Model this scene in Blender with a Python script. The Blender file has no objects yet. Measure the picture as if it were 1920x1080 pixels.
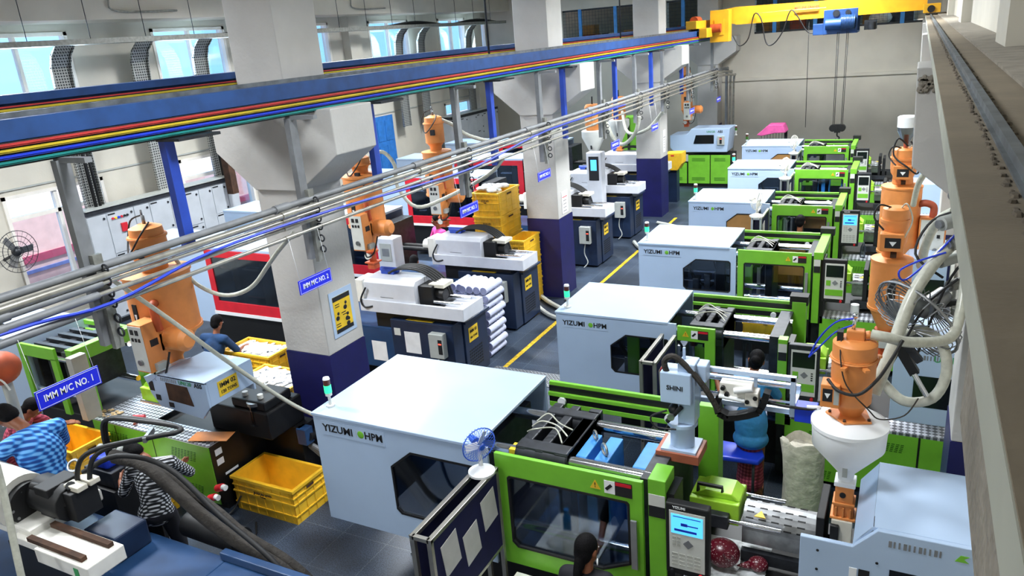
import bpy, math, random
from mathutils import Vector, Matrix
random.seed(11)
SC = bpy.context.scene
COL = SC.collection
PI = math.pi

# ---------------------------------------------------------------- camera, world, lights, exposure
EYE = Vector((0, 0, 5.2))
def make_camera():
    yaw, pit, rol = [math.radians(a) for a in (28.6384, 18.4317, 4.7390)]
    cy, sy, cp, sp = math.cos(yaw), math.sin(yaw), math.cos(pit), math.sin(pit)
    fwd = Vector((-sy*cp, cy*cp, -sp)); right = Vector((cy, sy, 0)); down = fwd.cross(right)
    r2 = right*math.cos(rol) + down*math.sin(rol); d2 = -right*math.sin(rol) + down*math.cos(rol)
    cam = bpy.data.cameras.new('camera'); o = bpy.data.objects.new('camera', cam); COL.objects.link(o)
    m = Matrix((r2, -d2, -fwd)).transposed().to_4x4(); m.translation = EYE
    o.matrix_world = m
    cam.sensor_width = 36; cam.lens = 1411.74*36/1920; cam.clip_start = 0.02; cam.clip_end = 300
    SC.camera = o
make_camera()
SC.view_settings.view_transform = 'Standard'; SC.view_settings.look = 'None'
SC.view_settings.gamma = 1; SC.view_settings.use_curve_mapping = False
SC.view_settings.exposure = 0.55
W = bpy.data.worlds.new('sky'); SC.world = W; W.use_nodes = True
W.node_tree.nodes['Background'].inputs[0].default_value = (0.36, 0.68, 1.0, 1)
W.node_tree.nodes['Background'].inputs[1].default_value = 1.5
def lamp(name, kind, loc, energy, color=(1, 1, 1), size=1, size_y=None, rot=(0, 0, 0), target=None, spread=180):
    l = bpy.data.lights.new(name, kind); l.energy = energy; l.color = color
    if kind == 'AREA':
        l.size = size
        if size_y: l.shape = 'RECTANGLE'; l.size_y = size_y
    if kind == 'AREA': l.spread = math.radians(spread)
    if kind == 'SUN': l.angle = math.radians(2)
    if kind in ('POINT', 'SPOT'): l.shadow_soft_size = size
    o = bpy.data.objects.new(name, l); COL.objects.link(o); o.location = loc; o.rotation_euler = rot
    if target is not None:
        o.rotation_euler = (Vector(target)-Vector(loc)).to_track_quat('-Z', 'Y').to_euler()
    return o
lamp('sunlight', 'SUN', (-8, 0, 40), 7.0, (1, 0.93, 0.86), target=(-22, 4, 0))
for i, (x, y) in enumerate([(-3.4, -2), (-3.0, 4), (-2.6, 10), (-2.4, 16), (-2.8, 22.5), (-10.5, -2), (-10.5, 5), (-10.5, 12.5), (-10.5, 20)]):  # unseen area lights without fixtures; the rearmost pair added to replace lost ambient light
    lamp('overhead_area_light', 'AREA', (x, y, 7.3), ({-2: 150, 4: 190, 10: 270, 16: 680, 22.5: 400}[y] if x > -5 else 480 if y > 0 else 250), (0.93, 0.97, 1.0), 1.6, 1.0, spread=150)
for y in (9.3, 13.3, 21.5, 25.5):   # daylight entering through the upper windows of the left wall
    lamp('window_daylight', 'AREA', (-15.2, y, 5.4), 90, (0.6, 0.82, 1.0), 2.2, 1.0, target=(-2, y, .5), spread=120)

# ---------------------------------------------------------------- materials
def lin(h):
    h = h.lstrip('#'); v = [int(h[i:i+2], 16)/255 for i in (0, 2, 4)]
    return tuple(c/12.92 if c <= .04045 else ((c+.055)/1.055)**2.4 for c in v) + (1,)
MATS = {}
def mat(name, hexc, rough=.5, metal=0., var=.06, scale=6., bump=0., bscale=60., emit=0., spec=.5, hex2=None, coat=0.):
    m = bpy.data.materials.new(name); m.use_nodes = True; nt = m.node_tree; N = nt.nodes; L = nt.links
    b = N['Principled BSDF']; c = lin(hexc)
    tc = N.new('ShaderNodeTexCoord'); nz = N.new('ShaderNodeTexNoise'); nz.inputs['Scale'].default_value = scale
    nz.inputs['Detail'].default_value = 3
    L.new(tc.outputs['Object'], nz.inputs['Vector'])
    mx = N.new('ShaderNodeMix'); mx.data_type = 'RGBA'
    c2 = lin(hex2) if hex2 else tuple(max(0, v*(1-4*var)) for v in c[:3])+(1,)
    rp = N.new('ShaderNodeMapRange'); rp.inputs[1].default_value = .35; rp.inputs[2].default_value = .7
    L.new(nz.outputs['Fac'], rp.inputs[0]); L.new(rp.outputs[0], mx.inputs[0])
    mx.inputs[6].default_value = c; mx.inputs[7].default_value = c2
    L.new(mx.outputs[2], b.inputs['Base Color'])
    b.inputs['Roughness'].default_value = rough; b.inputs['Metallic'].default_value = metal
    b.inputs['Specular IOR Level'].default_value = spec; b.inputs['Coat Weight'].default_value = coat
    if bump:
        n2 = N.new('ShaderNodeTexNoise'); n2.inputs['Scale'].default_value = bscale; L.new(tc.outputs['Object'], n2.inputs['Vector'])
        bp = N.new('ShaderNodeBump'); bp.inputs['Strength'].default_value = bump; bp.inputs['Distance'].default_value = .02
        L.new(n2.outputs['Fac'], bp.inputs['Height']); L.new(bp.outputs[0], b.inputs['Normal'])
    if emit:
        b.inputs['Emission Color'].default_value = c; b.inputs['Emission Strength'].default_value = emit
    MATS[name] = m; m.diffuse_color = c
    return m
mat('white_paint', '#c9d0da', .45, var=.02)
mat('wall_paint', '#cdc8bb', .8, var=.03, scale=1.2, bump=.1, bscale=30)
mat('column_paint', '#bfbdb9', .7, var=.03, scale=2, bump=.15, bscale=25)
mat('column_blue', '#151556', .5, var=.08, scale=3)
mat('sheet_white', '#b0c6e2', .32, var=.015, scale=2, coat=.2)
mat('green', '#74bb34', .4, var=.03)
mat('dark_green', '#2f6a12', .5)
mat('lime', '#a4d838', .4)
mat('black', '#0b0c0f', .5)
mat('rubber', '#101114', .6, var=.1, scale=20)
mat('dark_steel', '#34373d', .45, .4, var=.12, scale=12)
mat('steel', '#9a9c9e', .35, .85, var=.08, scale=14)
mat('chrome', '#e2e6ee', .12, 1., var=.02)
mat('galvanised', '#94958f', .5, .35, var=.08, scale=16, bump=.1)
mat('pipe_steel', '#b3b0a6', .3, .6, var=.08, scale=9)
mat('pipe_grey', '#83868a', .5, .1, var=.06)
mat('orange', '#e4904c', .5, var=.05, scale=5)
mat('dark_orange', '#bb4f22', .55, var=.08)
mat('red_orange', '#a34a30', .6)
mat('yellow_plastic', '#f3c02e', .45, var=.04, scale=7)
mat('crane_yellow', '#e8ad22', .45, var=.05, scale=3)
mat('crane_orange', '#d98b2e', .5, var=.05, scale=3)
mat('navy', '#1b2b47', .4, var=.08, scale=4)
mat('navy_top', '#27466f', .3, var=.08, scale=3)
mat('steel_blue', '#214a86', .5, var=.08, scale=5)
mat('mold_blue', '#3f8fd8', .4, var=.06)
mat('deep_blue', '#1d3fd0', .4)
mat('post_blue', '#2449b4', .45, var=.06, scale=5)
mat('red', '#cf2030', .4, var=.04)
mat('bus_red', '#c23a38', .4); mat('bus_yellow', '#d2b92e', .4); mat('bus_blue', '#1f3fd6', .4); mat('bus_teal', '#1d8a86', .4)
mat('sign_blue', '#1a25d8', .4, var=.01)
mat('sign_white', '#eceff2', .5, var=.01)
mat('paper', '#e9e9ea', .7, var=.03)
mat('ink', '#15171c', .6)
mat('ink_green', '#3a9a5a', .6)
mat('warning_yellow', '#ecc52c', .5)
mat('cream', '#d8d3c3', .5, var=.05)
mat('ivory', '#e6e4dc', .4, var=.03)
mat('grey_box', '#aeb2ae', .5, var=.03)
mat('cabinet_grey', '#b7bdc4', .5, var=.03, scale=3)
mat('hose_clear', '#bfc0b2', .3, var=.05, scale=25, bump=.05, bscale=120)
mat('hose_wrap', '#3a3632', .9, var=.12, scale=12, bump=.5, bscale=40)
mat('concrete', '#8d867a', .95, var=.08, scale=9, bump=.5, bscale=45)
mat('grout', '#6a5f50', .95, var=.15, scale=30)
mat('machine_white', '#d3d6de', .35, var=.02)
mat('concrete_dark', '#7a6f5d', .95, var=.05, scale=5, bump=.12, bscale=60)
mat('beam_edge', '#a8a99c', .9, var=.06, scale=3)
mat('rail_steel', '#7e8488', .5, .6, var=.12, scale=8)
mat('rust', '#4a3020', .9, var=.15, scale=8)
mat('cardboard', '#a97c45', .85, var=.04)
mat('bag', '#cfcabb', .8, var=.08, scale=12, bump=.6, bscale=18)
mat('plastic_film', '#dfe3e6', .35, var=.1, scale=14, bump=.7, bscale=22)
mat('skin', '#8a5236', .55, var=.05, scale=8)
mat('hair', '#08070a', .75, spec=.15, bump=.3, bscale=90)
mat('cloth_blue', '#1d6fae', .85, var=.1, scale=8, bump=.4, bscale=14)
mat('cloth_apron', '#3a8cc8', .6, var=.08, scale=8, bump=.6, bscale=12)
mat('cloth_pink', '#ef4fa5', .8, var=.06)
mat('cloth_dark', '#14151f', .85, var=.1)
mat('cloth_navy', '#123a66', .85, var=.1, scale=8, bump=.4, bscale=14)
mat('cloth_red', '#8d2a2a', .85, var=.1)
mat('pink_sheet', '#ea5fa8', .7)
mat('screen', '#4fb4f0', .3, var=.01, emit=.9)
mat('screen_off', '#14181e', .2, var=.02)
mat('key_grey', '#b9bbb4', .5)
mat('panel_light', '#cfd1cc', .5, var=.02)
mat('beacon_green', '#2ce08a', .3, var=.01, emit=1.2)
mat('beacon_dark', '#5a2f28', .3)
mat('lamp_glow', '#ffffff', .3, var=0, emit=12)
mat('led_red', '#ff4a3a', .3, var=0, emit=2)
mat('fan_blue', '#2f62d8', .35)
mat('bottle_blue', '#2f8fe0', .25)
mat('bottle_green', '#2f9a50', .25)
mat('copper_plate', '#a85f45', .5, var=.06)
mat('felt_blue', '#161a52', .9)
mat('floor_yellow', '#d5b21c', .6, var=.15, scale=20)
mat('pink_outside', '#ecc3bd', .9, var=.03); mat('outside_red', '#b8506a', .9); mat('outside_blue', '#7f8cc8', .9)
mat('jute', '#b39a72', .9, bump=.6, bscale=20)
mat('fabric_roll', '#c6cbe4', .85, var=.03, bump=.4, bscale=50)
mat('roll_dark', '#6a6ea8', .85)
mat('window_frame', '#e9e4dc', .5, var=.02)
mat('door_blue', '#2f78c8', .5)
mat('alu', '#b9b6ae', .35, .8, var=.05)

def nodes_of(name, rough=.5, spec=.5):
    m = bpy.data.materials.new(name); m.use_nodes = True; MATS[name] = m
    b = m.node_tree.nodes['Principled BSDF']; b.inputs['Roughness'].default_value = rough; b.inputs['Specular IOR Level'].default_value = spec
    return m, m.node_tree, m.node_tree.nodes, m.node_tree.links, b
def ramp(N, stops, interp='LINEAR'):
    r = N.new('ShaderNodeValToRGB'); r.color_ramp.interpolation = interp
    e = r.color_ramp.elements
    e[0].position, e[0].color = stops[0][0], lin(stops[0][1]); e[1].position, e[1].color = stops[1][0], lin(stops[1][1])
    for p, c in stops[2:]:
        k = e.new(p); k.color = lin(c)
    return r
def floor_material():
    m, nt, N, L, b = nodes_of('floor_stone', .42, .4)
    tc = N.new('ShaderNodeTexCoord')
    br = N.new('ShaderNodeTexBrick'); br.inputs['Scale'].default_value = 1.0; br.offset = 0.0
    br.inputs['Brick Width'].default_value = .6; br.inputs['Row Height'].default_value = .6
    br.inputs['Mortar Size'].default_value = .006; br.inputs['Color1'].default_value = lin('#48566a')
    br.inputs['Color2'].default_value = lin('#414e60'); br.inputs['Mortar'].default_value = lin('#66727f')
    L.new(tc.outputs['Object'], br.inputs['Vector'])
    nz = N.new('ShaderNodeTexNoise'); nz.inputs['Scale'].default_value = 70; nz.inputs['Detail'].default_value = 6
    L.new(tc.outputs['Object'], nz.inputs['Vector'])
    rp = ramp(N, [(.36, '#0c0f16'), (.62, '#ffffff')])
    L.new(nz.outputs['Fac'], rp.inputs[0])
    mx = N.new('ShaderNodeMix'); mx.data_type = 'RGBA'; mx.blend_type = 'MULTIPLY'; mx.inputs[0].default_value = .75
    L.new(br.outputs['Color'], mx.inputs[6]); L.new(rp.outputs[0], mx.inputs[7])
    nb = N.new('ShaderNodeTexNoise'); nb.inputs['Scale'].default_value = 1.3; L.new(tc.outputs['Object'], nb.inputs['Vector'])
    r2 = ramp(N, [(.4, '#8f9296'), (.65, '#ffffff')]); L.new(nb.outputs['Fac'], r2.inputs[0])
    m2 = N.new('ShaderNodeMix'); m2.data_type = 'RGBA'; m2.blend_type = 'MULTIPLY'; m2.inputs[0].default_value = .8
    L.new(mx.outputs[2], m2.inputs[6]); L.new(r2.outputs[0], m2.inputs[7])
    L.new(m2.outputs[2], b.inputs['Base Color'])
floor_material()
def tread_material():
    m, nt, N, L, b = nodes_of('tread_plate', .35); b.inputs['Metallic'].default_value = .6
    tc = N.new('ShaderNodeTexCoord'); mp = N.new('ShaderNodeMapping'); mp.inputs['Rotation'].default_value = (0, 0, PI/4)
    mp.inputs['Scale'].default_value = (22, 22, 22)
    L.new(tc.outputs['Object'], mp.inputs[0])
    ck = N.new('ShaderNodeTexChecker'); ck.inputs['Scale'].default_value = 1
    ck.inputs['Color1'].default_value = lin('#dfe3ec'); ck.inputs['Color2'].default_value = lin('#70747c')
    L.new(mp.outputs[0], ck.inputs[0]); L.new(ck.outputs[0], b.inputs['Base Color'])
    bp = N.new('ShaderNodeBump'); bp.inputs['Strength'].default_value = .5; bp.inputs['Distance'].default_value = .01
    L.new(ck.outputs[1], bp.inputs['Height']); L.new(bp.outputs[0], b.inputs['Normal'])
tread_material()
def check_material(name, a, bcol, c, scale, rot=(.3, .2, .4)):
    m, nt, N, L, b = nodes_of(name, .85)
    tc = N.new('ShaderNodeTexCoord'); mp = N.new('ShaderNodeMapping'); mp.inputs['Rotation'].default_value = rot
    L.new(tc.outputs['Object'], mp.inputs[0])
    cols = []
    for ax in ('X', 'Z'):
        w = N.new('ShaderNodeTexWave'); w.wave_type = 'BANDS'; w.bands_direction = ax; w.inputs['Scale'].default_value = scale
        w.inputs['Distortion'].default_value = .4; w.inputs['Detail'].default_value = 0
        L.new(mp.outputs[0], w.inputs[0])
        cols.append(w)
    ad = N.new('ShaderNodeMath'); ad.operation = 'ADD'; L.new(cols[0].outputs['Fac'], ad.inputs[0]); L.new(cols[1].outputs['Fac'], ad.inputs[1])
    hf = N.new('ShaderNodeMath'); hf.operation = 'MULTIPLY'; hf.inputs[1].default_value = .5; L.new(ad.outputs[0], hf.inputs[0])
    r = ramp(N, [(.25, a), (.75, c), (.5, bcol)]); L.new(hf.outputs[0], r.inputs[0]); L.new(r.outputs[0], b.inputs['Base Color'])
check_material('check_blue', '#0d3f8c', '#2f7fd0', '#6fb4f2', 8, (0, 0, PI/4))
check_material('check_black', '#0e1014', '#1c1f26', '#c9ccd2', 11, (0, 0, PI/4))
check_material('cloth_maroon', '#6c1c34', '#8a2840', '#b04a60', 8, (0, 0, .2))
def perforated_material(name, base, hole, n):
    m, nt, N, L, b = nodes_of(name, .5); b.inputs['Metallic'].default_value = .3
    tc = N.new('ShaderNodeTexCoord')
    br = N.new('ShaderNodeTexBrick'); br.inputs['Scale'].default_value = n; br.offset = 0
    br.inputs['Brick Width'].default_value = .5; br.inputs['Row Height'].default_value = .5; br.inputs['Mortar Size'].default_value = .11
    br.inputs['Color1'].default_value = lin(hole); br.inputs['Color2'].default_value = lin(hole); br.inputs['Mortar'].default_value = lin(base)
    sp = N.new('ShaderNodeSeparateXYZ'); cb = N.new('ShaderNodeCombineXYZ'); L.new(tc.outputs['Object'], sp.inputs[0])
    ad = N.new('ShaderNodeMath'); ad.operation = 'ADD'; L.new(sp.outputs[0], ad.inputs[0]); L.new(sp.outputs[1], ad.inputs[1])
    L.new(ad.outputs[0], cb.inputs[0]); L.new(sp.outputs[2], cb.inputs[1]); L.new(cb.outputs[0], br.inputs[0])
    L.new(br.outputs['Color'], b.inputs['Base Color'])
perforated_material('perforated', '#a8aaa6', '#2c2f33', 9)
def grid_material(name, base, line, n):
    m, nt, N, L, b = nodes_of(name, .6)
    tc = N.new('ShaderNodeTexCoord')
    br = N.new('ShaderNodeTexBrick'); br.inputs['Scale'].default_value = n; br.offset = 0.5
    br.inputs['Brick Width'].default_value = .9; br.inputs['Row Height'].default_value = .5; br.inputs['Mortar Size'].default_value = .07
    br.inputs['Color1'].default_value = lin(base); br.inputs['Color2'].default_value = lin(base); br.inputs['Mortar'].default_value = lin(line)
    L.new(tc.outputs['Object'], br.inputs[0]); L.new(br.outputs['Color'], b.inputs['Base Color'])
grid_material('grating', '#14171c', '#9aa0a6', 14)
def sequin_material():
    m, nt, N, L, b = nodes_of('sequin', .3)
    tc = N.new('ShaderNodeTexCoord'); v = N.new('ShaderNodeTexVoronoi'); v.inputs['Scale'].default_value = 55
    L.new(tc.outputs['Object'], v.inputs[0]); r = ramp(N, [(.12, '#d8c8c8'), (.3, '#5a0a1e')]); L.new(v.outputs['Distance'], r.inputs[0])
    L.new(r.outputs[0], b.inputs['Base Color'])
sequin_material()
def glass_material(name, tint, amount, rough=.05):
    m, nt, N, L, b = nodes_of(name)
    N.remove(b); out = N['Material Output']
    t = N.new('ShaderNodeBsdfTransparent'); t.inputs[0].default_value = lin(tint)
    g = N.new('ShaderNodeBsdfGlossy'); g.inputs['Roughness'].default_value = rough; g.inputs[0].default_value = (.9, .95, 1, 1)
    fr = N.new('ShaderNodeFresnel'); fr.inputs[0].default_value = 1.5
    mx = N.new('ShaderNodeMixShader'); ml = N.new('ShaderNodeMath'); ml.operation = 'MULTIPLY'; ml.inputs[1].default_value = amount
    L.new(fr.outputs[0], ml.inputs[0]); L.new(ml.outputs[0], mx.inputs[0]); L.new(t.outputs[0], mx.inputs[1]); L.new(g.outputs[0], mx.inputs[2])
    L.new(mx.outputs[0], out.inputs[0])
glass_material('dark_glass', '#d4dae2', .8)
glass_material('pane_glass', '#eef7ff', .5)
glass_material('clear_plastic', '#d8dde0', 1.2, .2)
glass_material('screen_film', '#b8c4d4', 1.6, .15)
glass_material('mesh_grey', '#9a9a9a', .1, .4)

# ---------------------------------------------------------------- mesh helpers
SPLIT = {'pillar', 'bed_panel', 'guide_rail', 'toggle_platen', 'carriage_block', 'tie_bar', 'carriage_rod', 'injection_plate', 'travel_motor', 'lock', 'hanging_wire', 'instruction_sheet', 'rear_door_post', 'linear_rail', 'slide_rail', 'carriage_cylinder', 'hose_flange', 'danger_plate', 'door_panel', 'hole_cover', 'poster_bands', 'guide_rod', 'temperature_display', 'vent_grille', 'hook_wheel', 'cable_bundle', 'conductor'}
class MB:
    def __init__(s): s.v = []; s.f = []; s.sm = []; s.marks = []
    def add(s, vs, fs, smooth=False):
        o = len(s.v); s.v += [tuple(v) for v in vs]; s.f += [tuple(i+o for i in f) for f in fs]; s.sm += [smooth]*len(fs); return s
    def box(s, x0, x1, y0, y1, z0, z1):
        s.marks.append((len(s.v), len(s.f)))
        if x0 > x1: x0, x1 = x1, x0
        if y0 > y1: y0, y1 = y1, y0
        if z0 > z1: z0, z1 = z1, z0
        vs = [(x, y, z) for z in (z0, z1) for y in (y0, y1) for x in (x0, x1)]
        return s.add(vs, [(0, 2, 3, 1), (4, 5, 7, 6), (0, 1, 5, 4), (2, 6, 7, 3), (0, 4, 6, 2), (1, 3, 7, 5)])
    def obox(s, c, dx, dy, dz, u=(1, 0, 0), v=(0, 1, 0)):      # box about centre c with local axes u, v
        s.marks.append((len(s.v), len(s.f)))
        c = Vector(c); u = Vector(u).normalized(); v = Vector(v); v = (v-u*v.dot(u)).normalized(); w = u.cross(v)
        vs = [c+u*(a*dx/2)+v*(b*dy/2)+w*(d*dz/2) for d in (-1, 1) for b in (-1, 1) for a in (-1, 1)]
        return s.add(vs, [(0, 2, 3, 1), (4, 5, 7, 6), (0, 1, 5, 4), (2, 6, 7, 3), (0, 4, 6, 2), (1, 3, 7, 5)])
    def prism(s, pts, axis, a, b):
        s.marks.append((len(s.v), len(s.f)))
        n = len(pts)
        def P(p, t): return (t, p[0], p[1]) if axis == 'x' else (p[0], t, p[1]) if axis == 'y' else (p[0], p[1], t)
        vs = [P(p, a) for p in pts]+[P(p, b) for p in pts]
        return s.add(vs, [tuple(range(n)), tuple(range(2*n-1, n-1, -1))]+[(i, i+n, (i+1) % n+n, (i+1) % n) for i in range(n)])
    def ring(s, outer, inner, axis, a, b):       # plate with a hole: equal point counts
        n = len(outer)
        def P(p, t): return (t, p[0], p[1]) if axis == 'x' else (p[0], t, p[1]) if axis == 'y' else (p[0], p[1], t)
        vs = [P(p, t) for t in (a, b) for lst in (outer, inner) for p in lst]
        fs = []
        for i in range(n):
            j = (i+1) % n
            fs += [(i, j, n+j, n+i), (2*n+i, 3*n+i, 3*n+j, 2*n+j), (i, 2*n+i, 2*n+j, j), (n+i, n+j, 3*n+j, 3*n+i)]
        return s.add(vs, fs)
    def cyl(s, p0, p1, r0, r1=None, n=16, cap=True):
        s.marks.append((len(s.v), len(s.f)))
        r1 = r0 if r1 is None else r1
        p0 = Vector(p0); p1 = Vector(p1); d = (p1-p0).normalized()
        u = d.cross(Vector((0, 0, 1)) if abs(d.z) < .9 else Vector((1, 0, 0))).normalized(); w = d.cross(u)
        vs = []
        for p, r in ((p0, r0), (p1, r1)):
            vs += [p+(u*math.cos(2*PI*i/n)+w*math.sin(2*PI*i/n))*r for i in range(n)]
        s.add(vs, [(i, (i+1) % n, (i+1) % n+n, i+n) for i in range(n)], True)
        if cap: s.add(vs, [tuple(range(n-1, -1, -1)), tuple(range(n, 2*n))])
        return s
    def lathe(s, cx, cy, prof, n=28, cap=True):
        vs = [(cx+r*math.cos(2*PI*i/n), cy+r*math.sin(2*PI*i/n), z) for r, z in prof for i in range(n)]
        m = len(prof)
        # split at every profile point for crisp edges
        for k in range(m-1):
            a = vs[k*n:(k+1)*n]; b = vs[(k+1)*n:(k+2)*n]
            s.add(a+b, [(i, (i+1) % n, (i+1) % n+n, i+n) for i in range(n)], True)
        if cap:
            s.add(vs[:n], [tuple(range(n-1, -1, -1))]); s.add(vs[-n:], [tuple(range(n))])
        return s
    def tube(s, pts, r, n=8, smooth=True, sub=5):
        P = [Vector(p) for p in pts]
        R = r if isinstance(r, (list, tuple)) else [r]*len(P)
        if smooth and len(P) > 2:
            Q = []; RR = []
            for i in range(len(P)-1):
                a = P[max(i-1, 0)]; b = P[i]; c = P[i+1]; d = P[min(i+2, len(P)-1)]
                for k in range(sub):
                    t = k/sub
                    Q.append(.5*((2*b)+(-a+c)*t+(2*a-5*b+4*c-d)*t*t+(-a+3*b-3*c+d)*t**3)); RR.append(R[i]*(1-t)+R[i+1]*t)
            Q.append(P[-1]); RR.append(R[-1]); P = Q; R = RR
        vs = []; up = None
        for i, p in enumerate(P):
            d = (P[min(i+1, len(P)-1)]-P[max(i-1, 0)])
            d = d.normalized() if d.length > 1e-9 else Vector((0, 0, 1))
            if up is None: up = d.cross(Vector((0, 0, 1)) if abs(d.z) < .9 else Vector((1, 0, 0))).normalized()
            up = (up-d*up.dot(d)).normalized(); w = d.cross(up)
            vs += [p+(up*math.cos(2*PI*k/n)+w*math.sin(2*PI*k/n))*R[i] for k in range(n)]
        m = len(P)
        s.add(vs, [(i*n+k, i*n+(k+1) % n, (i+1)*n+(k+1) % n, (i+1)*n+k) for i in range(m-1) for k in range(n)], True)
        s.add(vs[:n], [tuple(range(n-1, -1, -1))]); s.add(vs[-n:], [tuple(range(n))])
        return s
    def ell(s, c, rx, ry=None, rz=None, n=16, m=10, rot=None):
        ry = rx if ry is None else ry; rz = rx if rz is None else rz
        c = Vector(c); vs = []
        for j in range(m+1):
            th = PI*j/m
            for i in range(n):
                ph = 2*PI*i/n
                v = Vector((rx*math.sin(th)*math.cos(ph), ry*math.sin(th)*math.sin(ph), rz*math.cos(th)))
                if rot is not None: v = rot @ v
                vs.append(c+v)
        return s.add(vs, [(j*n+i, (j+1)*n+i, (j+1)*n+(i+1) % n, j*n+(i+1) % n) for j in range(m) for i in range(n)], True)
    def torus(s, c, axis, R, r, n=24, m=8):
        c = Vector(c); d = Vector(axis).normalized(); u = d.cross(Vector((0, 0, 1)) if abs(d.z) < .9 else Vector((1, 0, 0))).normalized(); w = d.cross(u)
        vs = []
        for i in range(n):
            a = 2*PI*i/n; e = u*math.cos(a)+w*math.sin(a)
            vs += [c+e*(R+r*math.cos(2*PI*k/m))+d*(r*math.sin(2*PI*k/m)) for k in range(m)]
        return s.add(vs, [(i*m+k, ((i+1) % n)*m+k, ((i+1) % n)*m+(k+1) % m, i*m+(k+1) % m) for i in range(n) for k in range(m)], True)
    def build(s, name, material, parent=None, bevel=0., label=None):
        if name in SPLIT and len(s.marks) > 1:      # pieces that stand apart become parts of their own
            mk = s.marks+[(len(s.v), len(s.f))]; first = None
            for (v0, f0), (v1, f1) in zip(mk, mk[1:]):
                p = MB(); p.v = s.v[v0:v1]; p.f = [tuple(i-v0 for i in f) for f in s.f[f0:f1]]; p.sm = s.sm[f0:f1]
                o = p.build(name, material, parent, bevel, label); first = first or o
            return first
        me = bpy.data.meshes.new(name)
        if parent is None:
            xs = [v[0] for v in s.v]; ys = [v[1] for v in s.v]; zs = [v[2] for v in s.v]
            org = Vector(((min(xs)+max(xs))/2, (min(ys)+max(ys))/2, min(zs)))
        else: org = root_loc(parent)
        me.from_pydata([(v[0]-org.x, v[1]-org.y, v[2]-org.z) for v in s.v], [], s.f)
        me.polygons.foreach_set('use_smooth', s.sm); me.update()
        import bmesh
        bm = bmesh.new(); bm.from_mesh(me); bmesh.ops.remove_doubles(bm, verts=bm.verts, dist=1e-5)
        bmesh.ops.recalc_face_normals(bm, faces=bm.faces)
        for e in bm.edges:
            if len(e.link_faces) == 2 and e.calc_face_angle(0) > .7: e.smooth = False
        bm.to_mesh(me); bm.free()
        me.materials.append(MATS[material] if isinstance(material, str) else material)
        o = bpy.data.objects.new(name, me); COL.objects.link(o)
        if parent is None: o.location = org
        else: o.parent = parent
        if bevel:
            b = o.modifiers.new('bevel', 'BEVEL'); b.width = bevel; b.segments = 2; b.limit_method = 'ANGLE'; b.angle_limit = .7
        if label: o['label'] = label
        return o
def root_loc(o):
    v = Vector(o.location)
    while o.parent: o = o.parent; v = v+Vector(o.location)
    return v
def thing(name, label, cat, loc, group=None):
    o = bpy.data.objects.new(name, None); COL.objects.link(o); o.location = loc; o.empty_display_size = .1
    o['label'] = label; o['category'] = cat
    if group: o['group'] = group
    return o
def tag(o, label, cat, group=None):
    o['label'] = label; o['category'] = cat
    if group: o['group'] = group
    return o
def struct(o):
    o['kind'] = 'structure'; return o
def copy_tree(o, loc=None, label=None, parent=None):
    c = o.copy(); COL.objects.link(c)
    if parent: c.parent = parent
    if loc is not None: c.location = loc
    if label: c['label'] = label
    for ch in list(o.children): copy_tree(ch, parent=c)
    return c
FONTS = {}
def text(parent, body, size, origin, right, up, material, name='lettering', align='CENTER', bold=0., stretch=1., label=None, depth=.0012):
    cu = bpy.data.curves.new(name, 'FONT'); cu.body = body; cu.size = size; cu.align_x = align; cu.align_y = 'CENTER'
    cu.extrude = depth; cu.offset = bold*size; cu.resolution_u = 2
    t = bpy.data.objects.new('tmp', cu); COL.objects.link(t)
    me = bpy.data.meshes.new_from_object(t, depsgraph=bpy.context.evaluated_depsgraph_get()); COL.objects.unlink(t); bpy.data.objects.remove(t)
    r = Vector(right).normalized(); u = Vector(up); u = (u-r*u.dot(r)).normalized(); n = r.cross(u)
    org = root_loc(parent) if parent else Vector((0, 0, 0))
    base = Vector(origin)-org
    for v in me.vertices:
        p = v.co; v.co = base+r*(p.x*stretch)+u*p.y+n*(p.z+depth)
    me.materials.clear(); me.materials.append(MATS[material])
    me.name = name; o = bpy.data.objects.new(name, me); COL.objects.link(o)
    if parent: o.parent = parent
    if label: o['label'] = label
    return o
# ---------------------------------------------------------------- the building
XL, XR, YF = -15.5, 0.62, 28.0
struct(MB().box(XL, XR+.5, -4, YF, -.1, 0).build('floor', 'floor_stone'))
def floor_line(x0, x1, y0, y1, n):
    o = struct(MB().box(x0, x1, y0, y1, 0, .003).build('trim_%d' % n, 'floor_yellow')); o['label'] = 'yellow line painted on the floor'
floor_line(-5.74, -5.66, 9.97, 20.4, 1); floor_line(-4.6, -2.4, 19.85, 19.93, 2)
struct(MB().box(XL-.25, XR+.5, -4.3, -4, 0, 7.8).build('wall_back', 'wall_paint'))
# left wall with two rows of windows
low = [(8.15, 10.3), (12.3, 14.5), (24.3, 26.4)]
upp = [(8.15, 10.3), (12.3, 14.45), (16.3, 18.4), (20.3, 22.5), (24.4, 26.3), (27.0, 27.9)]
wl = MB(); WX0, WX1 = XL-.25, XL
def band(z0, z1, holes):
    y = -4
    for a, b in holes: wl.box(WX0, WX1, y, a, z0, z1); y = b
    if y < YF: wl.box(WX0, WX1, y, YF, z0, z1)
band(0, 1.1, []); band(1.1, 3.02, low); band(3.02, 4.55, []); band(4.55, 6.0, upp); band(6.0, 7.8, [])
struct(wl.build('wall_left', 'wall_paint'))
bm = MB()
for y in (-.4, 6.4, 15.0, 19.0, 26.55): bm.box(XL, XL+.28, y, y+.55, 0, 7.6)
o = struct(bm.build('wall_left_pilasters', 'wall_paint')); o.name = 'trim_3'
struct(MB().box(XL, XL+.03, -4, YF, 3.12, 3.15).build('trim_4', 'grey_box'))
struct(MB().box(XL, XL+1.1, -4, YF, 6.15, 7.6).build('trim_5', 'wall_paint'))
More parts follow.
